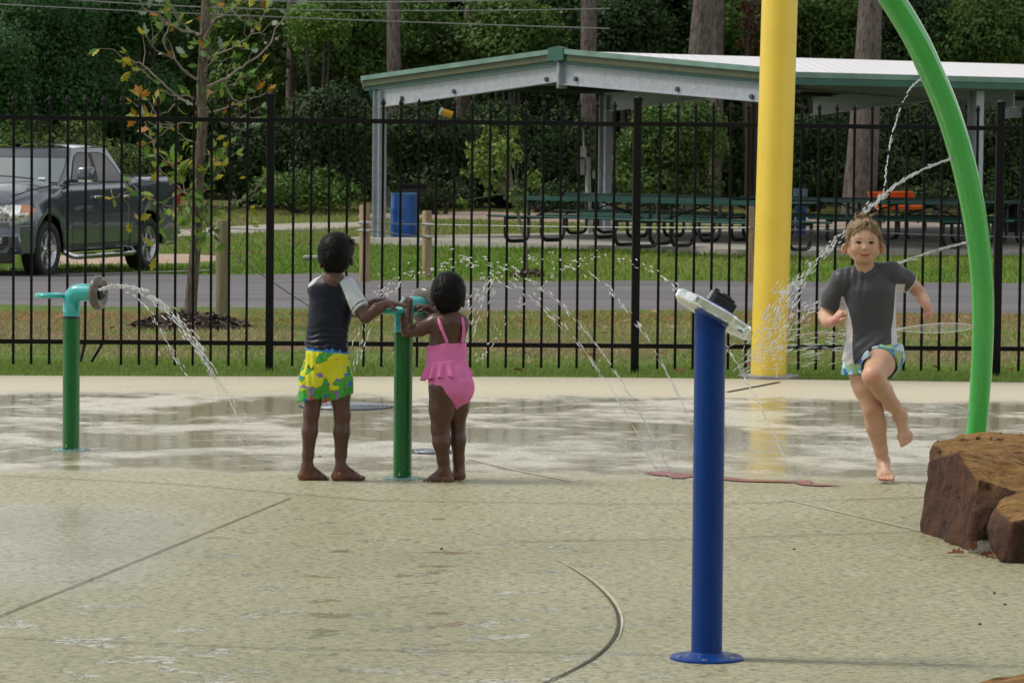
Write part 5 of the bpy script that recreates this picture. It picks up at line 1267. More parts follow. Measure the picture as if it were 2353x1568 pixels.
# ------------------------------------------------------------------ water
t=NT('water_drops'); t.P(col=(.93,.95,.96),rough=.10,trans=.72,ior=1.33,spec=.8); WAT=t.m
OCT=np.array([(1,0,0),(.45,.85,0),(.45,0,.85),(.45,-.85,0),(.45,0,-.85),(-.45,.85,0),(-.45,0,.85),(-.45,-.85,0),(-.45,0,-.85),(-1,0,0)])
OF=np.array([(0,1,2),(0,2,3),(0,3,4),(0,4,1),(1,5,2),(2,5,6),(2,6,3),(3,6,7),(3,7,4),(4,7,8),(4,8,1),(1,8,5),(9,6,5),(9,7,6),(9,8,7),(9,5,8)])
def drops(name,label,P,D,L,R,grp='water jets and sprays',kind=None,cat='water jet'):
    P=np.array(P);D=np.array(D);n=len(P); D=D/np.linalg.norm(D,axis=1)[:,None]; u=np.cross(D,[0,1.,0.1]); u/=np.linalg.norm(u,axis=1)[:,None]; v=np.cross(D,u)
    L=np.array(L)[:,None,None];R=np.array(R)[:,None,None]*.66
    V=P[:,None]+OCT[None,:,:1]*D[:,None]*L+R*(OCT[None,:,1:2]*u[:,None]+OCT[None,:,2:]*v[:,None]); Fs=(OF[None]+np.arange(n)[:,None,None]*10).reshape(-1,3)
    o=mesh(name,V.reshape(-1,3),Fs,WAT,base=P[0],smooth=True)
    if label: tag(o,label,cat,grp)
    return o
def curve_pts(pix,n):
    pix=np.array(pix,float); s=np.r_[0,np.cumsum(np.linalg.norm(np.diff(pix[:,:2],axis=0),axis=1))]; u=np.linspace(0,s[-1],n)
    # smooth spline through samples
    m=len(s); out=[]
    for c_ in range(pix.shape[1]):
        d=np.gradient(pix[:,c_],s) if m>2 else np.full(m,(pix[-1,c_]-pix[0,c_])/s[-1])
        i=np.clip(np.searchsorted(s,u,side='right')-1,0,m-2); h=s[i+1]-s[i]; t_=(u-s[i])/h
        out.append((2*t_**3-3*t_**2+1)*pix[i,c_]+(t_**3-2*t_**2+t_)*h*d[i]+(-2*t_**3+3*t_**2)*pix[i+1,c_]+(t_**3-t_**2)*h*d[i+1])
    return np.stack(out,1)
def jet(label,pix,n,spread,rad,length,taper=None,cont=0,grp='water jets and sprays'):
    """pix: (px,py,Y); droplets strung along the arc, spread in pixels start->end"""
    q=curve_pts(pix,400); idx=np.sort(rng.uniform(0,399,n)).astype(int); P=[];D=[];L=[];R=[]
    for i in idx:
        u=i/399; sp_=np.interp(u,np.linspace(0,1,len(spread)),spread)
        a=At(q[i,0]+rng.normal(0,sp_),q[i,1]+rng.normal(0,sp_),q[i,2]+rng.normal(0,sp_*.0015)); j=min(i+3,399);k_=max(j-6,0)
        d=At(*q[j])-At(*q[k_]); P.append(a);D.append(d+rng.normal(0,.1*np.linalg.norm(d),3)); f_=rng.uniform(.5,1.4); tp=np.interp(u,np.linspace(0,1,len(rad)),rad); R.append(tp*f_); L.append(np.interp(u,np.linspace(0,1,len(length)),length)*rng.uniform(.6,1.5))
    o=drops('water_jet',label,P,D,L,R,grp)
    if cont:
        m=int(400*cont); T=[At(*q[i]) for i in range(0,m,4)]; T=[p+rng.normal(0,.0015,3) for p in T]
        c_=MB().tube(T,[r_*(.7+.5*rng.random()) for r_ in np.interp(np.linspace(0,1,len(T)),[0,1],[rad[0]*1.3,rad[0]*.7])],8).build('stream',WAT,o,True)
    return o
def para(x0,y0,k,xa,xb,Ya,Yb,n=9):
    return [(x,y0+k*(x-x0)**2,Ya+(Yb-Ya)*i/(n-1)) for i,x in enumerate(np.linspace(xa,xb,n))]
YA,YB_,YC,YD=[G(*q)[1] for q in ((1541,1085),(1511,1085),(1600,1085),(1824,1104))]
jet('longest falling arc of drops from above the girl down to the red painted mark',para(1077,597,.00227,832,1541,16.8,YA),150,[7,8,6,3,1.2,.8,.8],[.005,.0048,.004,.0032,.002,.0018],[.009,.010,.014,.02,.04,.05])
jet('lower arc of drops landing just left of the red painted mark',para(1034,607,.0021,860,1511,17.0,YB_),120,[9,9,7,3,1.2,.8],[.005,.0045,.004,.003,.0018,.0016],[.009,.010,.014,.02,.04,.05])
jet('steep arc of drops passing left of the blue post',para(1251,592,.00334,1050,1606,17.6,YC),125,[6,7,6,2.5,1,.8],[.005,.005,.004,.003,.0018,.0016],[.009,.010,.014,.02,.04,.05])
jet('arc of drops passing behind the blue post to the right end of the red mark',para(1391,591,.0027,1090,1824,18.2,YD),150,[7,7,6,4,2,1,.8],[.005,.005,.0045,.003,.002,.0018],[.009,.010,.014,.02,.04,.05])
jet('thick arching jet spurting from the left water cannon',[(228,664,16.6),(262,656,16.5),(300,659,16.4),(345,680,16.35),(392,722,16.3),(435,772,16.25),(470,822,16.2),(492,866,16.2)],300,[1.2,2,3.5,5.5,6,6,6],[.0045,.0045,.005,.005,.0042,.0035],[.02,.016,.013,.013,.015,.018],cont=.35)
jet('thin lower trickle falling from the left water cannon',[(232,668,16.6),(268,660,16.55),(300,672,16.5),(335,705,16.45),(365,755,16.4),(395,805,16.35),(428,862,16.3)],75,[.8,1.5,2,3,3,4],[.0035,.0035,.0032,.003],[.014,.012,.012,.014])
jet('faint mist of drops hitting the deck below the left water cannon jet',[(492,866,16.2),(520,905,16.2),(545,950,16.1),(555,1030,16.0)],45,[4,6,8,10],[.0018,.0015],[.03,.02])
jet('beaded thin stream falling from the top nozzle of the green arch',[(2113,183,16.9),(2090,205,16.8),(2070,245,16.7),(2052,300,16.6),(2038,365,16.5),(2030,430,16.4),(2012,485,16.3)],62,[.6,.8,1,1.2,3],[.0045,.004,.004,.0035],[.016,.016,.014,.012],cont=.14)
jet('strong stream from the upper middle nozzle of the green arch over the boy\'s head',[(2180,366,17.1),(2120,390,16.9),(2060,425,16.7),(2010,465,16.5),(1965,508,16.4),(1925,548,16.3),(1880,592,16.2),(1838,640,16.1),(1795,690,16.0),(1765,745,16.0)],250,[1.0,1.4,2.2,4,5,5,6,14,22],[.0045,.0045,.0045,.004,.0035,.003],[.024,.022,.02,.018,.018,.02],cont=.42)
jet('stream from the middle nozzle of the green arch passing behind the boy\'s shoulder',[(2222,556,17.6),(2160,573,17.6),(2100,592,17.6),(2060,606,17.6),(2000,632,17.5),(1930,670,17.4),(1870,705,17.2),(1800,750,17.0),(1740,810,16.8)],250,[.8,1.0,1.6,2.5,4,7,12,18,24],[.004,.004,.004,.0035,.003,.0025],[.03,.028,.024,.022,.024,.024],cont=.50)
jet('wide flat spray from the lower nozzle of the green arch behind the boy\'s hip',[(2070,757,17.5),(2000,775,17.3),(1930,785,17.2),(1850,795,17.1),(1760,815,17.0),(1690,850,16.9)],230,[4,14,18,20,22,22],[.0028,.0024,.0022,.002],[.035,.035,.03,.03])
jet('scattered streaks of spray in front of the yellow pole foot',[(1840,640,16.6),(1800,700,16.5),(1770,760,16.5),(1745,820,16.5)],120,[10,22,26,24],[.0032,.003,.0026],[.02,.022,.024])
jet('loose drops falling beside the boy in yellow shorts',[(890,655,16.6),(862,690,16.5),(842,740,16.5),(825,800,16.5),(815,845,16.5)],42,[6,9,7,6],[.0042,.0038],[.013,.014])
jet('loose drops falling to the right of the girl in pink',[(1130,640,16.6),(1105,690,16.6),(1085,740,16.6),(1068,800,16.6)],60,[12,14,9,7],[.0042,.0036],[.014,.015])
rm=np.random.default_rng(21); n=5200; bx=rm.beta(1.6,1.3,n)*1500+600; by=rm.normal(1034,9,n)+6*np.sin(bx*.01); 
Pm=[G(a,b_) for a,b_ in zip(bx,by)]; zz=rm.exponential(.016,n); Pm=np.array(Pm)+np.c_[np.zeros(n),np.zeros(n),zz+.003]
o=drops('water_spray',None,Pm,rm.normal(size=(n,3))+[1.5,0,0],rm.uniform(.002,.006,n),rm.uniform(.0012,.0024,n)); tag(o,kind='stuff')
n=900; c_=[(40,970,70,14),(330,1000,60,10),(560,1030,60,16),(1530,1088,40,10),(1825,1106,30,8),(163,1036,60,7),(924,1102,60,6),(1900,960,130,16)]; w_i=rm.integers(0,len(c_),n); Pm=np.array([G(c_[k][0]+rm.normal(0,c_[k][2]),c_[k][1]+rm.normal(0,c_[k][3])) for k in w_i])+np.c_[np.zeros(n),np.zeros(n),rm.exponential(.02,n)+.003]
o=drops('water_spray',None,Pm,rm.normal(size=(n,3))+[0,0,1.],rm.uniform(.003,.010,n),rm.uniform(.0015,.0028,n)); tag(o,kind='stuff')
# clear leaf-shaped sheet of water leaving the lower nozzle
t=NT('clear_water_sheet'); t.P(col=(.75,.85,.80),rough=.05,alpha=.09,spec=.8); t.bump(t.noise(30,3),.4,.01); SHEET=t.m
def sheet(label,pa,pb,hw,Ya,Yb):
    n=24;V=[];Fs=[]
    for i in range(n+1):
        u=i/n; x=pa[0]+(pb[0]-pa[0])*u; y=pa[1]+(pb[1]-pa[1])*u; w_=hw*math.sin(PI*u**.8)**.8+1.2; Y=Ya+(Yb-Ya)*u
        for k_ in range(8): a=2*PI*k_/8; V.append(At(x,y+w_*math.cos(a),Y)+np.array([0,.02*math.sin(a)*math.sin(PI*u)+.002*math.sin(a),0]))
    for i in range(n):
        for k_ in range(8): Fs.append((i*8+k_,(i+1)*8+k_,(i+1)*8+(k_+1)%8,i*8+(k_+1)%8))
    Fs+=[tuple(range(8)),tuple(range(n*8,n*8+8))]
    o=mesh('water_sheet',V,Fs,SHEET,base=V[0],smooth=True); tag(o,label,'water sheet','clear sheets of water from the arch')
    for s_ in (1,-1):
        P=[]; 
        for i in range(n+1):
            u=i/n; w_=hw*math.sin(PI*u**.8)**.8+1.2; P.append(At(pa[0]+(pb[0]-pa[0])*u,pa[1]+(pb[1]-pa[1])*u+s_*w_*.98,Ya+(Yb-Ya)*u-.005))
        MB().tube(P,.0013,5).build('rim',WAT,o,True)
sheet('clear leaf shaped sheet of water from the lower nozzle of the green arch',(2237,750),(2062,757),10,17.5,17.45)
sheet('thin faint sheet of water from the lowest nozzle of the green arch',(2228,946),(2120,926),8,17.65,17.6)
# ------------------------------------------------------------------ people: bodies grown as one implicit surface each
class Field:
    def __init__(s,lo,hi,h):
        s.h=h; s.lo=np.array(lo,float); n=np.ceil((np.array(hi)-s.lo)/h).astype(int)+1; s.n=n
        s.ax=[s.lo[i]+h*np.arange(n[i]) for i in range(3)]; s.f=np.full(n,.5,dtype=np.float32)
    def sub(s,lo,hi):
        i0=np.maximum(0,np.floor((np.array(lo)-s.lo)/s.h).astype(int)); i1=np.minimum(s.n,np.ceil((np.array(hi)-s.lo)/s.h).astype(int)+1)
        if (i1<=i0).any(): return None,None
        sl=tuple(slice(a,b) for a,b in zip(i0,i1)); X=np.meshgrid(*[s.ax[i][sl[i]] for i in range(3)],indexing='ij'); return sl,X
    def blend(s,sl,d,k,op='add'):
        a=s.f[sl]
        if op=='add':
            if k<=0: s.f[sl]=np.minimum(a,d)
            else: hh=np.clip(.5+.5*(a-d)/k,0,1); s.f[sl]=(a*(1-hh)+d*hh-k*hh*(1-hh)).astype(np.float32)
        else:
            if k<=0: s.f[sl]=np.maximum(a,-d)
            else: hh=np.clip(.5-.5*(a+d)/k,0,1); s.f[sl]=(a*(1-hh)-d*hh+k*hh*(1-hh)).astype(np.float32)
    def cone(s,a,b,ra,rb,k=.012,flat=None,op='add'):
        """round cone; flat=(direction, factor) squeezes the section along a direction"""
        a=np.array(a,float);b=np.array(b,float); m=max(ra,rb)*1.6+k+.02
        sl,X=s.sub(np.minimum(a,b)-m,np.maximum(a,b)+m)
        if sl is None: return s
        P=[X[i]-a[i] for i in range(3)]; ba=b-a; L=ba@ba+1e-12; t=np.clip((P[0]*ba[0]+P[1]*ba[1]+P[2]*ba[2])/L,0,1)
        Q=[P[i]-t*ba[i] for i in range(3)]
        r=ra+(rb-ra)*t
        if flat is not None:
            n=np.array(flat[0],float); n/=np.linalg.norm(n); q=Q[0]*n[0]+Q[1]*n[1]+Q[2]*n[2]; g=1/flat[1]-1
            Q=[Q[i]+q*n[i]*g for i in range(3)]
            d=np.sqrt(Q[0]**2+Q[1]**2+Q[2]**2)-r; d=d*(flat[1] if flat[1]<1 else 1)
        else: d=np.sqrt(Q[0]**2+Q[1]**2+Q[2]**2)-r
        s.blend(sl,d,k,op); return s
    def chain(s,P,R,k=.012,flat=None):
        for i in range(len(P)-1): s.cone(P[i],P[i+1],R[i],R[i+1],k,flat)
        return s
    def ell(s,c,r,M=None,k=.012,op='add'):
        c=np.array(c,float); r=np.array(r,float); m=r.max()+k+.015; sl,X=s.sub(c-m,c+m)
        if sl is None: return s
        P=[X[i]-c[i] for i in range(3)]
        if M is not None: P=[P[0]*M[0,i]+P[1]*M[1,i]+P[2]*M[2,i] for i in range(3)]
        k0=np.sqrt(sum((P[i]/r[i])**2 for i in range(3))); k1=np.sqrt(sum((P[i]/r[i]**2)**2 for i in range(3)))+1e-9
        s.blend(sl,k0*(k0-1)/k1,k,op); return s
    def cut(s,p,n,k=0):
        """remove everything on the side n points to"""
        p=np.array(p,float); n=np.array(n,float); n/=np.linalg.norm(n)
        X=np.meshgrid(*s.ax,indexing='ij',sparse=True); d=sum((X[i]-p[i])*n[i] for i in range(3)); s.f=np.maximum(s.f,d.astype(np.float32)); return s
    def mod(s,fn):
        X=np.meshgrid(*s.ax,indexing='ij',sparse=True); s.f=fn(s.f,*X).astype(np.float32); return s
    def surf(s):
        f=s.f; n=s.n; cn=n-1; inside=f<0
        acc=np.zeros((*cn,3)); cnt=np.zeros(cn,dtype=np.int32)
        offs=[(0,0),(0,1),(1,0),(1,1)]; F_=[]; crosses=[]
        for ax in range(3):
            sA=[slice(None)]*3; sB=[slice(None)]*3; sA[ax]=slice(0,-1); sB[ax]=slice(1,None)
            a=f[tuple(sA)]; b=f[tuple(sB)]; cr=(a<0)!=(b<0); idx=np.argwhere(cr); t=a[cr]/(a[cr]-b[cr])
            pos=idx.astype(float); pos[:,ax]+=t; o=[i for i in range(3) if i!=ax]
            for d0,d1 in offs:
                c=idx.copy(); c[:,o[0]]-=d0; c[:,o[1]]-=d1
                ok=((c>=0)&(c<cn)).all(1); cc=c[ok]; np.add.at(acc,tuple(cc.T),pos[ok]); np.add.at(cnt,tuple(cc.T),1)
            crosses.append((ax,o,idx,(a[cr]<0)))
        act=cnt>0; ids=np.full(cn,-1,dtype=np.int64); ids[act]=np.arange(act.sum()); V=acc[act]/cnt[act][:,None]*s.h+s.lo
        for ax,o,idx,ins in crosses:
            Q=[]
            for d0,d1 in ((0,0),(1,0),(1,1),(0,1)):
                c=idx.copy(); c[:,o[0]]-=d0; c[:,o[1]]-=d1; ok=((c>=0)&(c<cn)).all(1); q=np.full(len(c),-1,dtype=np.int64); q[ok]=ids[tuple(c[ok].T)]; Q.append(q)
            Q=np.stack(Q,1); good=(Q>=0).all(1); Q=Q[good]; i_=ins[good]
            flip=i_ if ax!=1 else ~i_
            Q[flip]=Q[flip][:,::-1]; F_.append(Q)
        return V,np.concatenate(F_)[:,::-1]
def relax(V,Fq,it=2,lam=.5):
    n=len(V); e=np.concatenate([Fq[:,[0,1]],Fq[:,[1,2]],Fq[:,[2,3]],Fq[:,[3,0]]]); e=np.concatenate([e,e[:,::-1]])
    deg=np.bincount(e[:,0],minlength=n)[:,None]+1e-9
    for l in [lam,-lam*1.03]*it:
        a=np.stack([np.bincount(e[:,0],weights=V[e[:,1],i],minlength=n) for i in range(3)],1)/deg; V=V+l*(a-V)
    return V
def vnormals(V,Fq):
    a=V[Fq[:,2]]-V[Fq[:,0]]; b=V[Fq[:,3]]-V[Fq[:,1]]; fn=np.cross(a,b); N=np.zeros_like(V)
    for i in range(4): 
        for c in range(3): N[:,c]+=np.bincount(Fq[:,i],weights=fn[:,c],minlength=len(V))
    return N/(np.linalg.norm(N,axis=1)[:,None]+1e-12)
def finish(name,fld,m,parent,colf=None,disp=None,it=2):
    V,Fq=fld.surf(); V=relax(V,Fq,it); N=vnormals(V,Fq)
    # outward check
    if ((V-V.mean(0))*N).sum()<0: Fq=Fq[:,::-1]; N=-N
    if disp is not None: V=V+N*disp(V,N)[:,None]
    col=colf(V,N) if colf is not None else None
    return mesh(name,V,Fq,m,parent,True,col=col)
def unit(v): v=np.array(v,float); return v/np.linalg.norm(v)
def hand(f,w,fd,pn,side,sc=1.0,curl=(.5,.9),spread=.10,thumb=1,k=.004):
    """w wrist, fd finger direction, pn palm normal (towards the palm side), side +1/-1 for the thumb"""
    fd=unit(fd); pn=unit(np.array(pn)-fd*np.dot(pn,fd)); ac=np.cross(fd,pn)*side
    L=.048*sc; c=w+fd*L*.55
    f.cone(w-fd*.008,w+fd*L*.4,.0165*sc,.020*sc,.01,flat=(pn,.72))
    f.cone(w+fd*L*.35+ac*.006,w+fd*L*.95+ac*.009,.0155*sc,.0135*sc,.008,flat=(pn,.72)); f.cone(w+fd*L*.35-ac*.006,w+fd*L*.9-ac*.011,.0155*sc,.0125*sc,.008,flat=(pn,.72))
    for i,(o,ln) in enumerate(((.0165,.040),(.0055,.045),(-.0055,.041),(-.0160,.032))):
        p=w+fd*(L*(1.0-.04*abs(i-1.2)))+ac*o*sc; d=unit(fd+ac*(1.5-i)*spread*.5)
        a1,a2=curl[0],curl[0]+curl[1]; d1=unit(d*math.cos(a1)+pn*math.sin(a1)); d2=unit(d*math.cos(a2)+pn*math.sin(a2)); d3=unit(d*math.cos(a2+curl[1]*.7)+pn*math.sin(a2+curl[1]*.7))
        q1=p+d1*ln*sc*.45;q2=q1+d2*ln*sc*.32;q3=q2+d3*ln*sc*.22
        f.chain([p-fd*.006,q1,q2,q3],[.0066*sc,.0061*sc,.0056*sc,.0050*sc],k)
    t0=w+fd*L*.28+ac*.014*sc+pn*.004; t1=t0+unit(ac*.75*thumb+fd*.75+pn*.35)*.022*sc; t2=t1+unit(ac*.15+fd*.95+pn*.5)*.020*sc
    f.chain([t0,t1,t2],[.0095*sc,.0075*sc,.0060*sc],.006)
def foot(f,ankle,td,sc=1.0,up=(0,0,1),sidev=1,toes=True,heelr=.021,lift=0):
    """ankle joint, toe direction, sole normal up"""
    td=unit(td); up=unit(np.array(up)-td*np.dot(up,td)); sx=np.cross(td,up)*sidev   # sx points to the big toe side
    H=.042*sc; heel=ankle-up*(H-.014*sc)-td*.020*sc; ball=ankle-up*(H-.004*sc)+td*.070*sc
    f.cone(ankle+up*.02,heel,.022*sc,heelr*sc,.016); f.cone(heel,ankle-up*(H-.008*sc)+td*.04*sc,heelr*.92*sc,.019*sc,.014,flat=(up,.85))
    f.cone(ankle+up*.005+td*.01*sc,ball+sx*.006*sc+up*.004,.023*sc,.017*sc,.018)
    f.cone(ankle-up*(H-.010*sc)+td*.03*sc-sx*.008*sc,ball-sx*.013*sc-up*.001,.016*sc,.0145*sc,.012); f.cone(ball-sx*.019*sc,ball+sx*.018*sc,.0145*sc,.0165*sc,.012)
    if toes:
        for i,(o,l,r) in enumerate(((.0235,.032,.0100),(.0095,.033,.0062),(-.0025,.029,.0058),(-.0138,.024,.0056),(-.0240,.018,.0055))):
            p=ball+sx*o*sc-up*.004*sc; f.chain([p,p+td*l*sc*.6+up*.003*sc,p+td*l*sc-up*.003*sc],[r*sc,r*sc*.95,r*sc],.0018)
def strands(hair,par,crown,n,L,wd,m,lift=.25,sweep=(0,0,-.5),colr=None,seed=1,zmin=-9):
    """fine hair laid over the grown hair mesh, combed away from the crown"""
    rs_=np.random.default_rng(seed); me=hair.data; V=np.array([v.co[:] for v in me.vertices])+np.array(wloc(par)); N=np.array([v.normal[:] for v in me.vertices])
    i=rs_.integers(0,len(V),n); i=i[V[i,2]>zmin]; p=V[i]; nn=N[i]; n=len(i)
    d=p-np.array(crown); d/=np.linalg.norm(d,axis=1)[:,None]+1e-6; d=d+np.array(sweep)+rs_.normal(0,.30,(n,3)); d-=nn*(d*nn).sum(1)[:,None]; d/=np.linalg.norm(d,axis=1)[:,None]
    s_=np.cross(nn,d); l=L*rs_.uniform(.5,1.3,n)[:,None]; w_=wd*rs_.uniform(.6,1.4,n)[:,None]; li=lift*rs_.uniform(-.2,1,n)[:,None]
    a=p-nn*.001; b_=p+d*l*.5+nn*l*li*.35-nn*.0004; c_=p+d*l+nn*l*li*.45+rs_.normal(0,.0015,(n,3))-nn*l*.10
    Vv=np.stack([a-s_*w_,a+s_*w_,b_+s_*w_*.8,b_-s_*w_*.8,c_],1).reshape(-1,3); k=np.arange(n)*5
    Fs=[f for q in k for f in ((q,q+1,q+2,q+3),(q+3,q+2,q+4))]
    cl=None
    if colr is not None: t_=rs_.random(n)[:,None]; cl=np.repeat(np.array(colr[0])*(1-t_)+np.array(colr[1])*t_,5,0)
    return mesh('hair_strands',Vv,Fs,m,par,col=cl)
SKD=NT('dark_brown_skin'); SKD.P(col=(.105,.048,.028),rough=.36,spec=.45); SKD.l.new(SKD.node('ShaderNodeVertexColor',layer_name='Col').outputs[0],SKD.b.inputs['Base Color']); SKD.b.inputs['Subsurface Weight'].default_value=.06; SKD.b.inputs['Subsurface Radius'].default_value=(.01,.004,.002); SKD.b.inputs['Subsurface Scale'].default_value=.5; SKD.bump(SKD.noise(160,3),.08,.001); SKD=SKD.m
SKL=NT('fair_skin'); SKL.P(rough=.45,spec=.4); SKL.l.new(SKL.node('ShaderNodeVertexColor',layer_name='Col').outputs[0],SKL.b.inputs['Base Color']); SKL.b.inputs['Subsurface Weight'].default_value=.12; SKL.b.inputs['Subsurface Radius'].default_value=(.012,.004,.002); SKL.b.inputs['Subsurface Scale'].default_value=.6; SKL.bump(SKL.noise(160,3),.06,.001); SKL=SKL.m
CLO=vcol('swim_cloth',.62,bs=90,bd=.0015,bst=.25,spec=.3); LYC=vcol('wet_lycra',.42,bs=24,bd=.004,bst=.22,spec=.25)
t=NT('wet_black_hair'); wv=t.noise(70,4,.6,t.mapping((1,1,.25))); t.P(col=t.ramp(wv,[(.35,(.002,.0018,.0016)),(.7,(.007,.0055,.005))]),rough=.48,spec=.13); t.bump(wv,.6,.004); HAIRB=t.m
HAIRL=vcol('wet_blond_hair',.45,bs=90,bd=.003,bst=.5,spec=.4)
def skin_col(base,palm,cz,hot=()):
    base=np.array(base);palm=np.array(palm)
    def fn(V,N):
        c=np.repeat(base[None],len(V),0); n1=noise_np(V,22,3,2)[:,None]; c=c*(.88+.24*n1)
        for p,r,colr in hot:
            w_=np.exp(-((V-np.array(p))**2).sum(1)/r**2)[:,None]; c=c*(1-w_)+np.array(colr)*w_
        sole=(ss(-.35,-.8,N[:,2])*ss(.045,.02,V[:,2]))[:,None]; c=c*(1-sole)+palm*sole
        return c
    return fn
Zx=lambda z: 633.3+z*.4039
Zy=lambda z: 497.6+z*.4039
# ============================================================ standing boy, seen from behind
Yb=G(750,1103)[1]
def K(zx,zy,dy=0.0,Y0=None): return At(Zx(zx),Zy(zy),(Yb if Y0 is None else Y0)+dy)
per=thing('person','boy in navy and white swim shirt and yellow shorts standing with his back to us','person',G(750,1103),0,'children playing on the splash deck')
u_=.4039/513.0   # metres per zoom pixel
ctr=K(300,800)
lo=[ctr[0]-.20,Yb-.22,-.02]; hi=[ctr[0]+.36,Yb+.30,1.16]
def boy_limbs(f,pad=0,arms=True,legs=True):
    pass
hp=K(305,800,.0); ch=K(318,520,.02); nk=K(338,350,.02)
f=Field(lo,hi,.0038)
# head and neck
hc=K(338,215,.03)
f.ell(hc+[0,0,.008],(.068,.080,.078),k=.0); f.ell(hc+[.022,.045,-.030],(.050,.045,.050),k=.02); f.cone(K(330,290,.01),K(330,372,.0),.034,.040,.02)
f.ell(hc+[.052,.075,-.022],(.018,.02,.014),k=.01)     # nose/cheek turned away to the right
for zx,zy,dy in ((258,268,.02),(433,252,.035)):
    e=K(zx,zy,dy); f.ell(e,(.010,.020,.024),k=.006)
f.cone(K(330,372,0),K(250,392,.02),.034,.036,.03); f.cone(K(330,372,0),K(405,398,.02),.034,.036,.03)
f.cone(K(300,470,.03),K(295,700,.02),.075,.066,.03,flat=((0,1,0),.8)); f.cone(K(335,450,.03),K(320,700,.02),.072,.064,.03,flat=((0,1,0),.8)); f.cone(K(255,800,.01),K(322,800,.01),.058,.058,.02)
# right arm (image right), reaching forward to the wheel
f.chain([K(398,398,.0),K(440,470,-.02),K(512,572,-.055)],[.038,.033,.027],.012); f.chain([K(512,572,-.055),K(575,525,-.045),K(628,497,-.03)],[.0275,.026,.0175],.010)
hand(f,K(628,495,-.03),(1,.10,.02),(0,.25,-1),-1,1.0,(.12,.25),.08)
# left arm, mostly hidden in front of the chest, fist on the rim
f.chain([K(235,400,.06),K(330,520,.20),K(480,540,.17),K(520,508,.12),K(566,486,.09)],[.034,.032,.028,.024,.018],.010)
hand(f,K(562,488,.09),(.95,-.1,.35),(.2,.2,-1),1,.95,(.75,1.1),.05)
# legs
def leg(f,H,Kn,A,rs,calf_back=.006):
    mid=(np.array(H)+Kn)/2; cf=Kn*.68+np.array(A)*.32+[0,-calf_back,0]; lo_=Kn*.25+np.array(A)*.75
    f.chain([H,mid,Kn],[rs[0],rs[1],rs[2]],.02); f.chain([Kn,cf,lo_,A],[rs[2],rs[3],rs[4],rs[5]],.014)
leg(f,K(240,880,.01),K(203,1120,.0),K(178,1432,.01),(.050,.044,.0345,.0345,.025,.0215)); leg(f,K(350,880,.02),K(378,1130,.02),K(368,1425,.02),(.046,.046,.0365,.0365,.026,.0225))
foot(f,K(178,1438,.01),(.92,.32,0),1.0,sidev=-1); foot(f,K(368,1438,.0),(.93,.12,.05),1.0,sidev=-1)
f.cut((0,0,.001),(0,0,-1))
palm=(.22,.10,.055)
finish('body',f,SKD,per,skin_col((.085,.038,.022),palm,0,hot=[(K(160,1478,.0),.03,(.20,.085,.045)),(K(345,1475,-.02),.03,(.20,.085,.045)),(K(433,252,.0),.02,(.12,.05,.03)),(K(512,572,-.05),.03,(.10,.045,.028))]))
# hair
f=Field(hc-[.12,.12,.13],hc+[.12,.14,.14],.003)
f.ell(hc+[0,-.006,.012],(.0775,.084,.088),k=0); f.ell(hc+[-.004,-.030,-.030],(.062,.055,.055),k=.03); f.ell(hc+[.01,.02,.03],(.074,.078,.07),k=.01)
f.ell(hc+[.055,.085,-.055],(.06,.06,.07),k=.01,op='cut'); f.ell(K(258,285,.0),(.014,.05,.03),k=.006,op='cut'); f.ell(K(436,268,.02),(.014,.05,.032),k=.006,op='cut')
for q in range(60):
    a=rnd.uniform(0,2*PI); el=rnd.uniform(-.1,1.2); d=np.array([math.cos(a)*math.cos(el),math.sin(a)*math.cos(el),math.sin(el)]); p=hc+[0,-.006,.012]+d*np.array([.072,.078,.082]); f.cone(p*.985+hc*.015,p+np.array([rnd.gauss(0,.006),rnd.gauss(0,.006),-.012]),.0045,.002,.006)
f.cone(K(425,135,.02),K(448,128,.02),.006,.002,.004); f.cone(K(430,150,.02),K(452,150,.02),.005,.002,.004)
HM=finish('hair',f,HAIRB,per,disp=lambda V,N:(noise_np(V*np.array([1,1,.35]),150,4,2)-.5)*.003,it=1)
strands(HM,per,hc+[0,-.02,.09],2600,.022,.0009,HAIRB,.45,seed=2)
# shirt
f=Field(K(120,330,-.2),K(560,800,.26)*[1,1,0]+[0,0,1.0],.0038) if False else Field([ctr[0]-.17,Yb-.16,K(0,790)[2]-.03],[ctr[0]+.19,Yb+.2,K(0,320)[2]+.02],.0036)
f.cone(K(305,465,.03),K(275,690,.02),.086,.078,.03,flat=((0,1,0),.82)); f.cone(K(338,455,.03),K(305,700,.02),.084,.079,.03,flat=((0,1,0),.82)); f.cone(K(325,760,.015),K(262,760,.015),.076,.078,.02)
f.cone(K(328,385,.01),K(252,405,.02),.044,.047,.03); f.cone(K(328,385,.01),K(400,408,.02),.044,.047,.03); f.cone(K(235,415,.05),K(300,500,.12),.042,.04,.015)
f.chain([K(398,405,.0),K(440,470,-.015),K(500,545,-.048)],[.046,.045,.041],.016)
d_=unit(K(500,545,-.048)-K(440,470,-.015)); f.cut(K(489,531,-.045),d_)if False else None
f.mod(lambda ff,X,Y,Z:np.maximum(ff,np.where(X>K(420,0)[0],(X-K(484,524,-.045)[0])*d_[0]+(Y-K(484,524,-.045)[1])*d_[1]+(Z-K(484,524,-.045)[2])*d_[2],-1)))
f.mod(lambda ff,X,Y,Z:np.maximum(ff,(K(0,748)[2]-.14*(X-K(280,0)[0]))-Z))
f.cone(K(332,290,.005),K(332,352,.005),.044,.044,.0,op='cut')
def zpix(V):
    p=project(V); return (p[:,0]-633.3)/.4039,(p[:,1]-497.6)/.4039
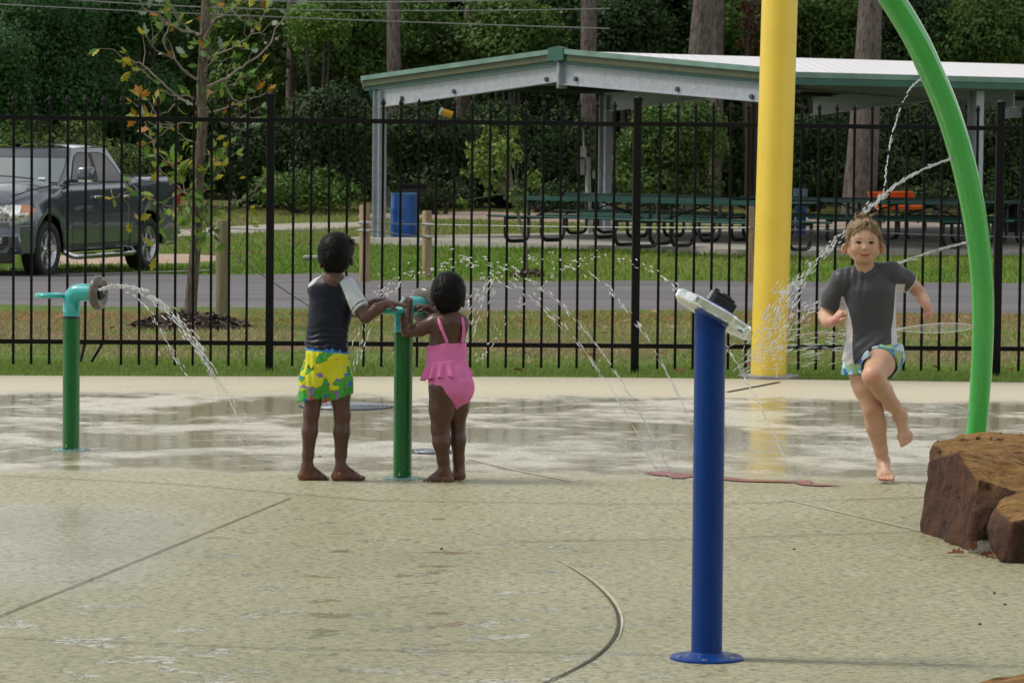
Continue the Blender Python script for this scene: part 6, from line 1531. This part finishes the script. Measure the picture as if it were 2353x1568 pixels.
def shirtcol(V,N):
    zx,zy=zpix(V); navy=np.array([.006,.009,.020]); white=np.array([.50,.55,.56])
    r=(zx>np.interp(zy,[335,350,400,470,540,570],[350,352,376,402,430,438]))&(zy<560)&((zx>428)|(zy<540))
    l=(zx<np.interp(zy,[335,350,365,385,400],[262,246,228,212,190]))&(zy<400)
    w_=(r|l).astype(float)[:,None]; c=navy*(1-w_)+white*w_
    s_=(V-K(484,524,-.045))@d_; st=((s_>-.017)&(s_<-.011)&(zx>430))[:,None]; return np.where(st,navy,c)
def wr(V,N):
    zx,zy=zpix(V); a=np.sin((V[:,2]*1.0+.12*(V[:,0]-ctr[0])*((V[:,0]>ctr[0])*2-1))*230+6*noise_np(V,18,2))*ss(.72,.60,V[:,2])*.0030
    return a+(noise_np(V*np.array([1,1,1.0]),20,6,3)-.5)*.006
finish('swim_shirt',f,LYC,per,shirtcol,wr)
# shorts
f=Field([ctr[0]-.20,Yb-.17,K(0,1070)[2]-.02],[ctr[0]+.17,Yb+.17,K(0,725)[2]+.02],.0036)
f.cone(K(262,760,.01),K(318,760,.01),.066,.066,.02,flat=((0,1,0),.95)); f.chain([K(262,800,.01),K(222,930,.01),K(200,1050,.0)],[.074,.067,.060],.02); f.chain([K(318,800,.01),K(346,920,.02),K(354,1040,.02)],[.074,.070,.066],.02)
f.mod(lambda ff,X,Y,Z:np.maximum(ff,Z-(K(0,736)[2]-.06*(X-K(280,0)[0]))))
xm=K(268,0)[0]
f.mod(lambda ff,X,Y,Z:np.maximum(ff,np.where(X<xm,(K(0,1046)[2]+.20*(X-K(150,0)[0])),(K(0,1052)[2]+.34*(X-K(290,0)[0])))-Z))
f.cone(K(204,990,.0),K(200,1120,.0),.050,.052,0,op='cut'); f.cone(K(350,980,.02),K(356,1120,.02),.056,.058,0,op='cut')
def shortcol(V,N):
    zx,zy=zpix(V); yel=np.array([.62,.62,.02]); grn=np.array([.05,.30,.035]); blu=np.array([.03,.20,.50])
    hemL=np.where(zx<268,1046-(zx-150)*.18,1052-(zx-290)*.5); d=hemL-zy; n_=noise_np(V,16,8,2)
    g=ss(62,28,d+70*(n_-.5)-8)[:,None]; c=yel*(1-g)+grn*g
    # plain splash print: green splashes with dark rims and a few coloured flecks
    q=noise_np(V*np.array([1,1,1.2]),19,21,2)+.20*ss(820,1000,zy)-.04; gg=(q>.65)[:,None]; rim=((q>.643)&(q<=.657))[:,None]
    c=np.where(gg,np.array([.07,.34,.05])*(.8+.4*noise_np(V,60,2)[:,None]),c); c=np.where(rim,np.array([.015,.07,.02]),c)
    q2=noise_np(V*np.array([1,1,2.4]),26,33,1)
    for lo_,cc in ((.80,(.03,.17,.42)),(.84,(.03,.17,.42))): c=np.where(((q2>lo_)&(zy>810))[:,None],np.array(cc),c)
    q3=noise_np(V*np.array([1,1,2.4]),26,55,1); c=np.where(((q3>.83)&(zy>810))[:,None],np.array([.5,.06,.03]),c)
    q4=noise_np(V*np.array([1,1,2.4]),26,77,1); c=np.where(((q4>.84)&(zy>850))[:,None],np.array([.24,.13,.40]),c)
    top=736+(zx-170)*.09; bl=(zy<top+24)[:,None]; c=np.where(bl,blu,c); return c
finish('swim_shorts',f,CLO,per,shortcol,lambda V,N:np.sin(V[:,0]*210+V[:,2]*25+5*noise_np(V,12,3))*.0022+(noise_np(V,22,5,2)-.5)*.008)
# ============================================================ girl in pink
Yg=G(1010,1106)[1]; KG=lambda zx,zy,dy=0.0: K(zx,zy,dy,Yg)
per=thing('person','small girl in a pink ruffled swimsuit holding the teal wheel with her back to us','person',G(1010,1106),0,'children playing on the splash deck')
ctr=KG(970,800); lo=[ctr[0]-.27,Yg-.20,-.02]; hi=[ctr[0]+.12,Yg+.26,.98]
f=Field(lo,hi,.0038); hg=KG(982,432,.02)
f.ell(hg+[0,0,.004],(.070,.080,.078),k=0); f.ell(hg+[-.005,.040,-.028],(.052,.045,.052),k=.02)
for zx,zy in ((902,484),(1066,490)): e=KG(zx,zy,.02); f.ell(e,(.010,.016,.022),k=.006)
f.cone(KG(1000,520,.01),KG(1000,600,.0),.032,.036,.02); f.cone(KG(1000,592,0),KG(905,598,.01),.034,.036,.025); f.cone(KG(1000,592,0),KG(1050,598,.02),.032,.034,.025)
f.cone(KG(955,650,.02),KG(950,800,.02),.062,.062,.03,flat=((0,1,0),.85)); f.cone(KG(1005,650,.02),KG(995,800,.02),.058,.062,.03,flat=((0,1,0),.85)); f.cone(KG(950,620,.01),KG(1030,620,.02),.045,.044,.03)
f.cone(KG(968,940,.01),KG(1030,950,.01),.070,.070,.03)
f.chain([KG(905,600,.01),KG(820,642,-.01),KG(748,652,.02)],[.034,.031,.026],.012); f.chain([KG(745,648,.02),KG(742,590,.04),KG(752,528,.06)],[.027,.026,.019],.010)
hand(f,KG(752,528,.06),(0,.1,1),(.2,1,.1),1,.85,(.8,1.0),.04)
f.chain([KG(1045,610,.05),KG(1000,590,.17),KG(905,552,.18),KG(862,522,.15)],[.030,.028,.024,.018],.012)
hand(f,KG(866,524,.15),(-1,-.05,.35),(-.1,.2,-1),1,.85,(.7,.9),.04)
leg(f,KG(955,980,.0),KG(935,1205,.0),KG(958,1445,.0),(.068,.055,.040,.038,.026,.0205),.008); leg(f,KG(1040,980,.04),KG(1035,1190,.06),KG(1042,1440,.06),(.062,.046,.032,.034,.025,.0205),.006)
foot(f,KG(963,1456,.0),(-1,.10,0),.95,sidev=1); foot(f,KG(1045,1438,.06),(-.45,.9,0),.90,sidev=1)
f.cut((0,0,.001),(0,0,-1))
finish('body',f,SKD,per,skin_col((.078,.034,.019),palm,0,hot=[(KG(985,1490,.0),.035,(.22,.10,.06)),(KG(1065,1470,.05),.03,(.2,.09,.05)),(KG(902,484,.0),.015,(.12,.05,.03))]))
f=Field(hg-[.11,.11,.12],hg+[.11,.12,.12],.003)
f.ell(hg+[0,-.004,.010],(.0765,.083,.086),k=0); f.ell(hg+[0,-.022,-.030],(.068,.058,.060),k=.03); f.ell(hg+[-.01,.085,-.05],(.07,.06,.075),k=.01,op='cut')
f.ell(KG(900,500,.01),(.012,.05,.028),k=.006,op='cut'); f.ell(KG(1068,505,.01),(.012,.05,.028),k=.006,op='cut')
for q in range(26):
    a=rnd.uniform(0,2*PI); el=rnd.uniform(-.5,1.2); d=np.array([math.cos(a)*math.cos(el),math.sin(a)*math.cos(el),math.sin(el)]); p=hg+[0,-.004,.010]+d*np.array([.074,.080,.083]); tdir=unit(np.cross(d,[.3,.2,1])); f.cone(p,p+tdir*.03-np.array([0,0,.012]),.0045,.0025,.006)
HM=finish('hair',f,HAIRB,per,disp=lambda V,N:(noise_np(V*np.array([1,1,.35]),150,4,2)-.5)*.003,it=1)
strands(HM,per,hg+[0,-.02,.09],2400,.026,.0009,HAIRB,.22,seed=3)
b=MB(); b.ellipsoid(KG(908,512,-.004),(.003,.003,.003),8); b.build('earring',CHR,per,True)
PK=(.66,.165,.40)
def pink(V,N): 
    n_=noise_np(V,40,3,2)[:,None]; return np.array(PK)*(.9+.2*n_)
f=Field([ctr[0]-.10,Yg-.14,KG(0,1100)[2]-.02],[ctr[0]+.13,Yg+.17,KG(0,560)[2]+.03],.0034)
f.cone(KG(955,660,.02),KG(945,830,.02),.069,.070,.02,flat=((0,1,0),.86)); f.cone(KG(1003,660,.02),KG(1000,830,.02),.0645,.068,.02,flat=((0,1,0),.86))
f.cone(KG(962,900,.01),KG(1010,900,.01),.069,.070,.03); f.cone(KG(965,960,.005),KG(1034,972,.005),.074,.0755,.03); f.cone(KG(1010,1020,.02),KG(1030,1040,.02),.050,.048,.03)
f.mod(lambda ff,X,Y,Z:np.maximum(ff,Z-(KG(0,706)[2]-.0*X-.014*np.sin(np.clip((KG(960,0)[0]-X)/.06,0,1)*1.6))))
# leg openings: cut outside two slanted lines (in the back view) keeping the crotch
xc=KG(1034,0)[0]; zc_=KG(0,1086)[2]; zl=KG(0,962)[2]; xl=KG(880,0)[0]; zr_=KG(0,1040)[2]; xr=KG(1118,0)[0]
def legcut(ff,X,Y,Z):
    uL=np.clip((xc-.008-X)/(xc-.008-xl),0,1); zL=zc_+(zl-zc_)*uL**.75
    uR=np.clip((X-xc-.008)/(xr-xc-.008),0,1); zR=zc_+(zr_-zc_)*uR**.6+.0*X
    return np.maximum(ff,np.where(X<xc,zL,zR)-Z)
f.mod(legcut)
# shoulder straps
f.chain([KG(974,712,-.040),KG(958,672,-.046),KG(945,640,-.047),KG(934,610,-.042),KG(926,584,-.026),KG(922,562,.005)],[.0075]*6,.002); f.chain([KG(1063,710,-.028),KG(1069,670,-.036),KG(1070,640,-.038),KG(1066,610,-.034),KG(1060,582,-.020),KG(1048,563,.005)],[.0075]*6,.002)
finish('swimsuit',f,CLO,per,pink,lambda V,N:(noise_np(V,28,5,2)-.5)*.005)
# ruffle
n=150; m=16; V=[];cR=KG(965,815,.015); 
for j in range(m+1):
    v=j/m
    for i in range(n):
        a=2*PI*i/n; x0=.083*math.cos(a); y0=.066*math.sin(a); fl_=1+.30*v; am=.0085*v*(1+.4*math.sin(a*3+1)); rp_=1+am*math.sin(a*17+2*math.sin(a*2))/.07
        leftd=max(0,-math.cos(a)); z=cR[2]-.016*0-(.068+.022*leftd)*v*1.0+.004*math.sin(a*17+1.2)*v+ .006*math.cos(a)*(1-v)
        V.append((cR[0]+x0*fl_*rp_+.004*v,cR[1]+y0*fl_*rp_,z))
Fs=[(j*n+i,j*n+(i+1)%n,(j+1)*n+(i+1)%n,(j+1)*n+i)[::-1] for j in range(m) for i in range(n)]
V=np.array(V); o=mesh('ruffle',V,Fs,CLO,per,True,col=pink(V,None)); sm=o.modifiers.new('thick','SOLIDIFY'); sm.thickness=.002
b=MB()
for q in ((1016,1100),(1030,1060),(1018,1140)): pass
b=MB(); b.chain if False else None
# ============================================================ running boy
Rx=lambda z:1809.3+z*.4328
Ry=lambda z:452.3+z*.4328
Yr=G(2031,1108)[1]+.02; KR=lambda zx,zy,dy=0.0: At(Rx(zx),Ry(zy),Yr+dy)
per=thing('person','laughing barefoot boy in a grey swim shirt running towards us on one leg','person',G(2031,1108),0,'children playing on the splash deck')
ctr=KR(450,700); lo=[ctr[0]-.27,Yr-.42,-.02]; hi=[ctr[0]+.31,Yr+.24,1.24]
h0=KR(402,238,-.06)   # head centre
f=Field(lo,hi,.0036)
f.ell(h0+[0,.012,.020],(.075,.084,.074),k=0); f.ell(h0+[0,-.016,-.022],(.066,.058,.060),k=.03); f.ell(h0+[.0,-.034,-.070],(.033,.028,.025),k=.03)   # skull, face, chin
f.cone(h0+[-.052,.0,-.045],h0+[-.022,-.03,-.074],.018,.016,.02); f.cone(h0+[.052,.0,-.045],h0+[.022,-.03,-.074],.018,.016,.02)   # jaw
f.ell(h0+[-.034,-.046,-.036],(.024,.018,.021),k=.015); f.ell(h0+[.034,-.046,-.036],(.024,.018,.021),k=.015)   # cheeks
f.cone(h0+[0,-.062,-.004],h0+[0,-.077,-.026],.0065,.0105,.010); f.ell(h0+[-.010,-.066,-.029],(.007,.008,.006),k=.005); f.ell(h0+[.010,-.066,-.029],(.007,.008,.006),k=.005)   # nose
f.cone(h0+[-.044,-.050,.013],h0+[-.014,-.064,.012],.006,.006,.010); f.cone(h0+[.044,-.050,.013],h0+[.014,-.064,.012],.006,.006,.010)   # brows
f.ell(h0+[-.027,-.066,-.003],(.015,.009,.0065),k=.006,op='cut'); f.ell(h0+[.027,-.066,-.003],(.015,.009,.0065),k=.006,op='cut')
f.cone(h0+[-.014,-.062,-.058],h0+[.014,-.062,-.058],.009,.009,.012)
for sg,zx in ((-1,300),(1,502)):
    e=KR(zx,276,-.03); f.ell(e,(.013,.012,.026),k=.006); f.ell(e+[sg*.002,-.012,.002],(.006,.007,.016),k=.004,op='cut')
f.cone(h0+[.0,.012,-.06],KR(412,400,-.01),.040,.044,.02)
f.cone(KR(412,410,0),KR(290,434,.01),.038,.042,.02); f.cone(KR(412,410,0),KR(545,398,.0),.038,.040,.02)
f.cone(KR(400,500,0),KR(430,760,.0),.078,.070,.03,flat=((0,1,0),.85)); f.cone(KR(470,500,0),KR(470,760,.0),.078,.070,.03,flat=((0,1,0),.85)); f.cone(KR(410,820,.0),KR(510,810,.0),.068,.068,.03)
# his right arm (image left): elbow out and down, fist up by the ribs
f.chain([KR(282,440,.0),KR(240,525,.02),KR(198,628,.03)],[.040,.036,.029],.014); f.chain([KR(196,634,.03),KR(218,662,-.05),KR(245,658,-.11)],[.029,.028,.020],.012)
hand(f,KR(248,655,-.11),(.55,-.25,.75),(.75,.3,-.2),-1,1.0,(1.0,1.25),.03)
# his left arm (image right)
f.chain([KR(560,400,.0),KR(630,438,.03),KR(690,500,.05)],[.040,.034,.028],.014); f.chain([KR(690,500,.05),KR(718,545,.0),KR(738,578,-.05)],[.028,.026,.020],.012)
hand(f,KR(738,574,-.05),(.35,-.4,-.85),(-.7,-.3,-.2),1,1.02,(1.0,1.2),.03)
# standing leg (image left) and raised leg
leg(f,KR(385,880,.0),KR(452,1125,-.03),KR(508,1412,.03),(.072,.060,.045,.046,.030,.0245),-.010)
Hn=KR(520,850,.0); Kn=KR(452,950,-.20); An=KR(592,1150,-.02)
f.chain([Hn,(Hn+Kn)/2+[0,0,.01],Kn],[.074,.064,.047],.02); cf=Kn*.62+An*.38+[0,.014,0]; f.chain([Kn,cf,Kn*.22+An*.78,An],[.046,.043,.031,.0255],.014)
foot(f,KR(508,1418,.03),(.0,-1,-.02),1.18,sidev=-1); foot(f,KR(600,1165,-.03),(.28,-.55,-.72),1.12,up=(.10,-.75,.55),sidev=1)
f.cut((0,0,.001),(0,0,-1))
sk=(.55,.335,.22)
red=(.60,.28,.19)
RB=finish('body',f,SKL,per,skin_col(sk,(.55,.30,.22),0,hot=[(h0+[-.030,-.06,-.035],.018,(.60,.31,.21)),(h0+[.030,-.06,-.035],.018,(.60,.31,.21)),(h0+[0,-.08,-.026],.009,(.52,.26,.17)),(KR(300,276,-.03),.022,(.62,.24,.13)),(KR(502,276,-.03),.022,(.62,.24,.13)),
   (Kn+[0,-.04,0],.03,red),(KR(452,1125,-.07),.03,(.50,.24,.15)),(KR(240,650,-.15),.045,(.60,.26,.19)),(KR(760,590,-.1),.045,(.58,.25,.17)),(KR(510,1515,-.1),.03,(.62,.27,.20)),(KR(640,1275,-.1),.03,(.62,.28,.2)),(KR(690,500,.03),.03,(.5,.24,.15))]))
# face details
EYE=simple('eye_white',(.30,.27,.25),.15); IRIS=simple('iris_dark',(.018,.012,.008),.1); LID=simple('eyelid_skin',(.24,.115,.07),.5); LIP=simple('lips',(.42,.10,.085),.35); BROW=simple('eyebrow',(.20,.12,.07),.8)
for sg in (-1,1):
    eb_=bpy.data.objects.new('eye',None); link(eb_,per); c=h0+[sg*.027,-.0655,-.003]
    def loc_(o): return o
    MB().ellipsoid(c,(.0105,.006,.0028),14).build('eyeball',EYE,eb_,True); MB().ellipsoid(c+[0,-.0045,0],(.0045,.0025,.0032),12).build('iris',IRIS,eb_,True)
    P=[c+np.array([math.cos(a)*.0125,-.0035-.002*math.sin(a),.0035*math.sin(a)+.0012]) for a in np.linspace(.05,PI-.05,10)]; MB().tube(P,.0016,6).build('lashes',simple('lash',(.03,.018,.012),.7),eb_,True)
RV=np.array([v.co[:] for v in RB.data.vertices])+np.array(wloc(per)); RV=RV[(RV[:,2]>h0[2]-.12)&(RV[:,1]<h0[1]-.01)]
def onface(x,z):
    d=(RV[:,0]-h0[0]-x)**2+(RV[:,2]-h0[2]-z)**2; i=np.argsort(d)[:6]; return h0[0]*0+float(RV[i,1].mean())
def fp(x,z,o=0): return np.array([h0[0]+x,onface(x,z)-o,h0[2]+z])
ML=[(x,-.0575+11*x*x) for x in np.linspace(-.027,.027,15)]
MB().tube([fp(x,z+.0022,-.0003) for x,z in ML],list(.0006+.0024*np.sin(np.linspace(0,PI,15))),8).build('upper_lip',LIP,per,True)
MB().tube([fp(x*.82,z-.0036+.6*x*x,-.0003) for x,z in ML],list(.0006+.0032*np.sin(np.linspace(0,PI,15))),8).build('lower_lip',LIP,per,True)
MB().tube([fp(x,z-.0002,.0016) for x,z in ML],.0011,6).build('mouth_line',simple('mouth_dark',(.09,.02,.018),.5),per,True)
for sg in (-1,1):
    MB().tube([fp(sg*x,.0135+.004*math.sin((x-.012)/.034*PI),-.0006) for x in np.linspace(.012,.046,8)],[.0012,.0020,.0024,.0024,.002,.0018,.0014,.0008],6).build('eyebrow',BROW,per,True)
# collar band
b=MB(); cc_=KR(411,388,-.006); b.tube([cc_+np.array([.0490*math.cos(a),.0480*math.sin(a),.016*math.sin(a)+.004*math.cos(a)]) for a in np.linspace(0,2*PI,49)[:-1]],.0068,8,closed=True); b.build('collar',simple('collar_grey',(.05,.054,.058),.5),per,True)

# hair
f=Field(h0-[.12,.13,.13],h0+[.12,.14,.14],.0028)
f.ell(h0+[0,.016,.026],(.0805,.088,.078),k=0); f.ell(h0+[0,.035,-.02],(.072,.06,.06),k=.02); f.ell(h0+[0,-.085,-.030],(.066,.055,.088),k=.008,op='cut'); f.ell(h0+[0,-.02,-.10],(.085,.085,.072),k=.008,op='cut')
f.ell(h0+[0.004,-.10,.012],(.062,.075,.052),k=.008,op='cut')
for sg in (-1,1): f.ell(h0+[sg*.085,-.012,-.030],(.030,.03,.034),k=.005,op='cut')
def strand(pts,r0=.006,r1=.002): f.chain([h0+np.array(p) for p in pts],list(np.linspace(r0,r1,len(pts))),.003)
# swept to both sides from a parting above his left eye
for k_ in range(15):
    u=k_/14; x1=-.004-.062*u; z1=.062-.040*u**1.6; strand([(.010-.01*u,-.030-.02*u,.092),(.004+x1*.45,-.052,.084-.006*u),(x1*.85,-.060+.016*u,(z1+.078)/2+.004),(x1,-.064+.030*u,z1+rnd.uniform(-.004,.003))],.0055,.0018)
for k_ in range(10):
    u=k_/9; x1=.020+.050*u; z1=.064-.048*u**1.3; strand([(.014,-.030-.02*u,.092),(.018+x1*.4,-.052,.082-.006*u),(x1*.95,-.058+.016*u,(z1+.078)/2),(x1+.002,-.060+.028*u,z1+rnd.uniform(-.004,.003))],.0055,.0018)
strand([(.030,-.056,.066),(.040,-.060,.050),(.050,-.056,.030)],.0028,.0008); strand([(.022,-.060,.066),(.033,-.064,.052),(.041,-.062,.036)],.0025,.0008)
strand([(-.018,-.062,.064),(-.028,-.064,.056),(-.040,-.058,.048)],.003,.001)
for sg in (-1,1):
    for k_ in range(6): y=-.035+.014*k_; strand([(sg*.062,y,.06),(sg*.074,y-.004,.02),(sg*.073,y-.006,-.012-rnd.uniform(0,.012))],.006,.003)
for q in range(34):
    a=rnd.uniform(0,2*PI); el=rnd.uniform(.3,1.45); d=np.array([math.cos(a)*math.cos(el),math.sin(a)*math.cos(el),math.sin(el)]); p=h0+[0,.016,.030]+d*np.array([.076,.085,.075]); tdir=unit(np.cross(d,[.9,.2,.3])); f.cone(p,p+tdir*.03,.005,.002,.005)
for x in (-.02,-.008,.006,.02,.0): strand([(x,.01,.10),(x*1.6-.004,.0,.118),(x*2.2+.004,.0,.128)],.006,.002)
def hcol(V,N):
    a=noise_np(V*np.array([1.5,1,.5]),70,4,3)[:,None]; up=ss(-.2,.8,N[:,2])[:,None]*0; return np.array([.13,.085,.045])*(1-a)+np.array([.36,.26,.14])*a
HM=finish('hair',f,HAIRL,per,hcol,lambda V,N:(noise_np(V*np.array([1.4,1,.4]),100,4,3)-.5)*.004,it=1)
strands(HM,per,h0+[.012,-.01,.105],2600,.030,.0009,HAIRL,.30,sweep=(0,-.1,-.35),colr=((.12,.08,.04),(.42,.31,.17)),seed=4,zmin=h0[2]-.02)
# shirt
f=Field([ctr[0]-.26,Yr-.14,KR(0,905)[2]-.02],[ctr[0]+.25,Yr+.20,KR(0,335)[2]+.02],.0036)
f.cone(KR(395,505,0),KR(405,760,.0),.086,.079,.03,flat=((0,1,0),.86)); f.cone(KR(475,500,0),KR(480,740,.0),.086,.078,.03,flat=((0,1,0),.86)); f.cone(KR(395,850,-.002),KR(490,800,-.004),.0875,.0885,.03)
f.cone(KR(412,408,0),KR(295,440,.01),.050,.052,.03); f.cone(KR(412,408,0),KR(545,405,.0),.050,.050,.03)
f.chain([KR(285,445,.0),KR(240,530,.02),KR(214,600,.027)],[.050,.046,.044],.02); f.chain([KR(555,405,.0),KR(620,440,.028),KR(672,478,.042)],[.050,.046,.044],.02)
def scut(f,p,d,cond): 
    p=np.array(p);d=unit(d); f.mod(lambda ff,X,Y,Z:np.maximum(ff,np.where(cond(X,Y,Z),(X-p[0])*d[0]+(Y-p[1])*d[1]+(Z-p[2])*d[2],-1)))
pL=KR(222,594,.024); scut(f,pL,KR(214,600,.027)-KR(240,530,.02),lambda X,Y,Z:X<KR(268,0)[0]); pR=KR(652,462,.036); dR=unit(KR(672,478,.042)-KR(620,440,.028)); scut(f,pR,dR,lambda X,Y,Z:X>KR(590,0)[0])
f.mod(lambda ff,X,Y,Z:np.maximum(ff,(KR(0,912)[2]+np.clip(X-KR(330,0)[0],0,1)*.50-np.clip(KR(350,0)[0]-X,0,1)*.2)-Z))
f.cone(KR(405,290,-.03),KR(410,368,-.012),.047,.045,0,op='cut')
def rpix(V): p=project(V); return (p[:,0]-1809.3)/.4328,(p[:,1]-452.3)/.4328
def rcol(V,N):
    zx,zy=rpix(V); grey=np.array([.062,.066,.070]); white=np.array([.62,.60,.62])
    l=(zx<np.interp(zy,[520,540,600,660,720,780,860,900],[290,300,322,338,345,342,346,356]))&(zy>528)&(zx>np.interp(zy,[530,600],[285,270])); 
    r=(zx>np.interp(zy,[440,470,560,640,700,760],[590,572,566,560,550,550]))&(zy>462)&(zx<620)
    w_=(l|r)[:,None]; c=np.where(w_,white,grey)
    s_=(V-pR)@dR; st=((s_>-.006)&(zx>610))[:,None]; c=np.where(st,white,c)
    # seams
    sm=(abs(zx-np.interp(zy,[380,430,520],[352,345,300]))<3)&(zy<525)|(abs(zx-np.interp(zy,[360,400,450],[478,510,570]))<3)&(zy<455)|(abs(np.hypot(zx-408,(zy-365)*1.25)-78)<3)&(zy>360)
    return np.where((sm&(V[:,1]<Yr))[:,None],grey*.45,c)
def rw(V,N):
    zx,zy=rpix(V)
    a=np.sin(zx*.16+zy*.02)*ss(560,430,zy)*ss(250,330,zx)*ss(470,400,zx)*.0022; b_=np.sin(zy*.11+zx*.09)*ss(690,800,zy)*.0020
    return a+b_+(noise_np(V,20,6,3)-.5)*.006
finish('swim_shirt',f,LYC,per,rcol,rw)
# shorts
f=Field([ctr[0]-.17,Yr-.22,KR(0,960)[2]-.03],[ctr[0]+.20,Yr+.17,KR(0,730)[2]+.02],.0036)
f.cone(KR(400,850,.0),KR(515,800,.0),.078,.080,.03); f.chain([KR(400,850,0),KR(385,930,.0)],[.084,.082],.02)
mid=Hn*.45+Kn*.55; f.chain([Hn+[0,0,.006],mid+[0,0,.004]],[.086,.082],.02)
scut(f,KR(380,936,0),(.10,0,-1),lambda X,Y,Z:(X<KR(432,0)[0])); 
kd=unit(Kn-Hn); f.mod(lambda ff,X,Y,Z:np.maximum(ff,np.where(X>=KR(432,0)[0],np.minimum((X-mid[0])*kd[0]+(Y-mid[1])*kd[1]+(Z-mid[2])*kd[2]+.035,.05),-1)))
f.cone(KR(395,900,0),KR(420,1010,0),.074,.074,0,op='cut'); f.cone(Hn*.6+Kn*.4,Kn,.0735,.070,0,op='cut')
f.mod(lambda ff,X,Y,Z:np.maximum(ff,Z-(KR(0,772)[2]+.0*X)))
def scol2(V,N):
    zx,zy=rpix(V); n1_=noise_np(V,34,2,2); n2_=noise_np(V,26,9,2); c=np.where((n1_>.60)[:,None],np.array([.04,.13,.34]),np.array([.16,.42,.46])); c=np.where((n2_>.60)[:,None],np.array([.32,.42,.14]),c); c=np.where((n2_<.44)[:,None],np.array([.50,.64,.68]),c); return c
finish('swim_shorts',f,CLO,per,scol2,lambda V,N:(noise_np(V,22,5,2)-.5)*.008+np.sin(V[:,0]*150+V[:,2]*60)*.0012)
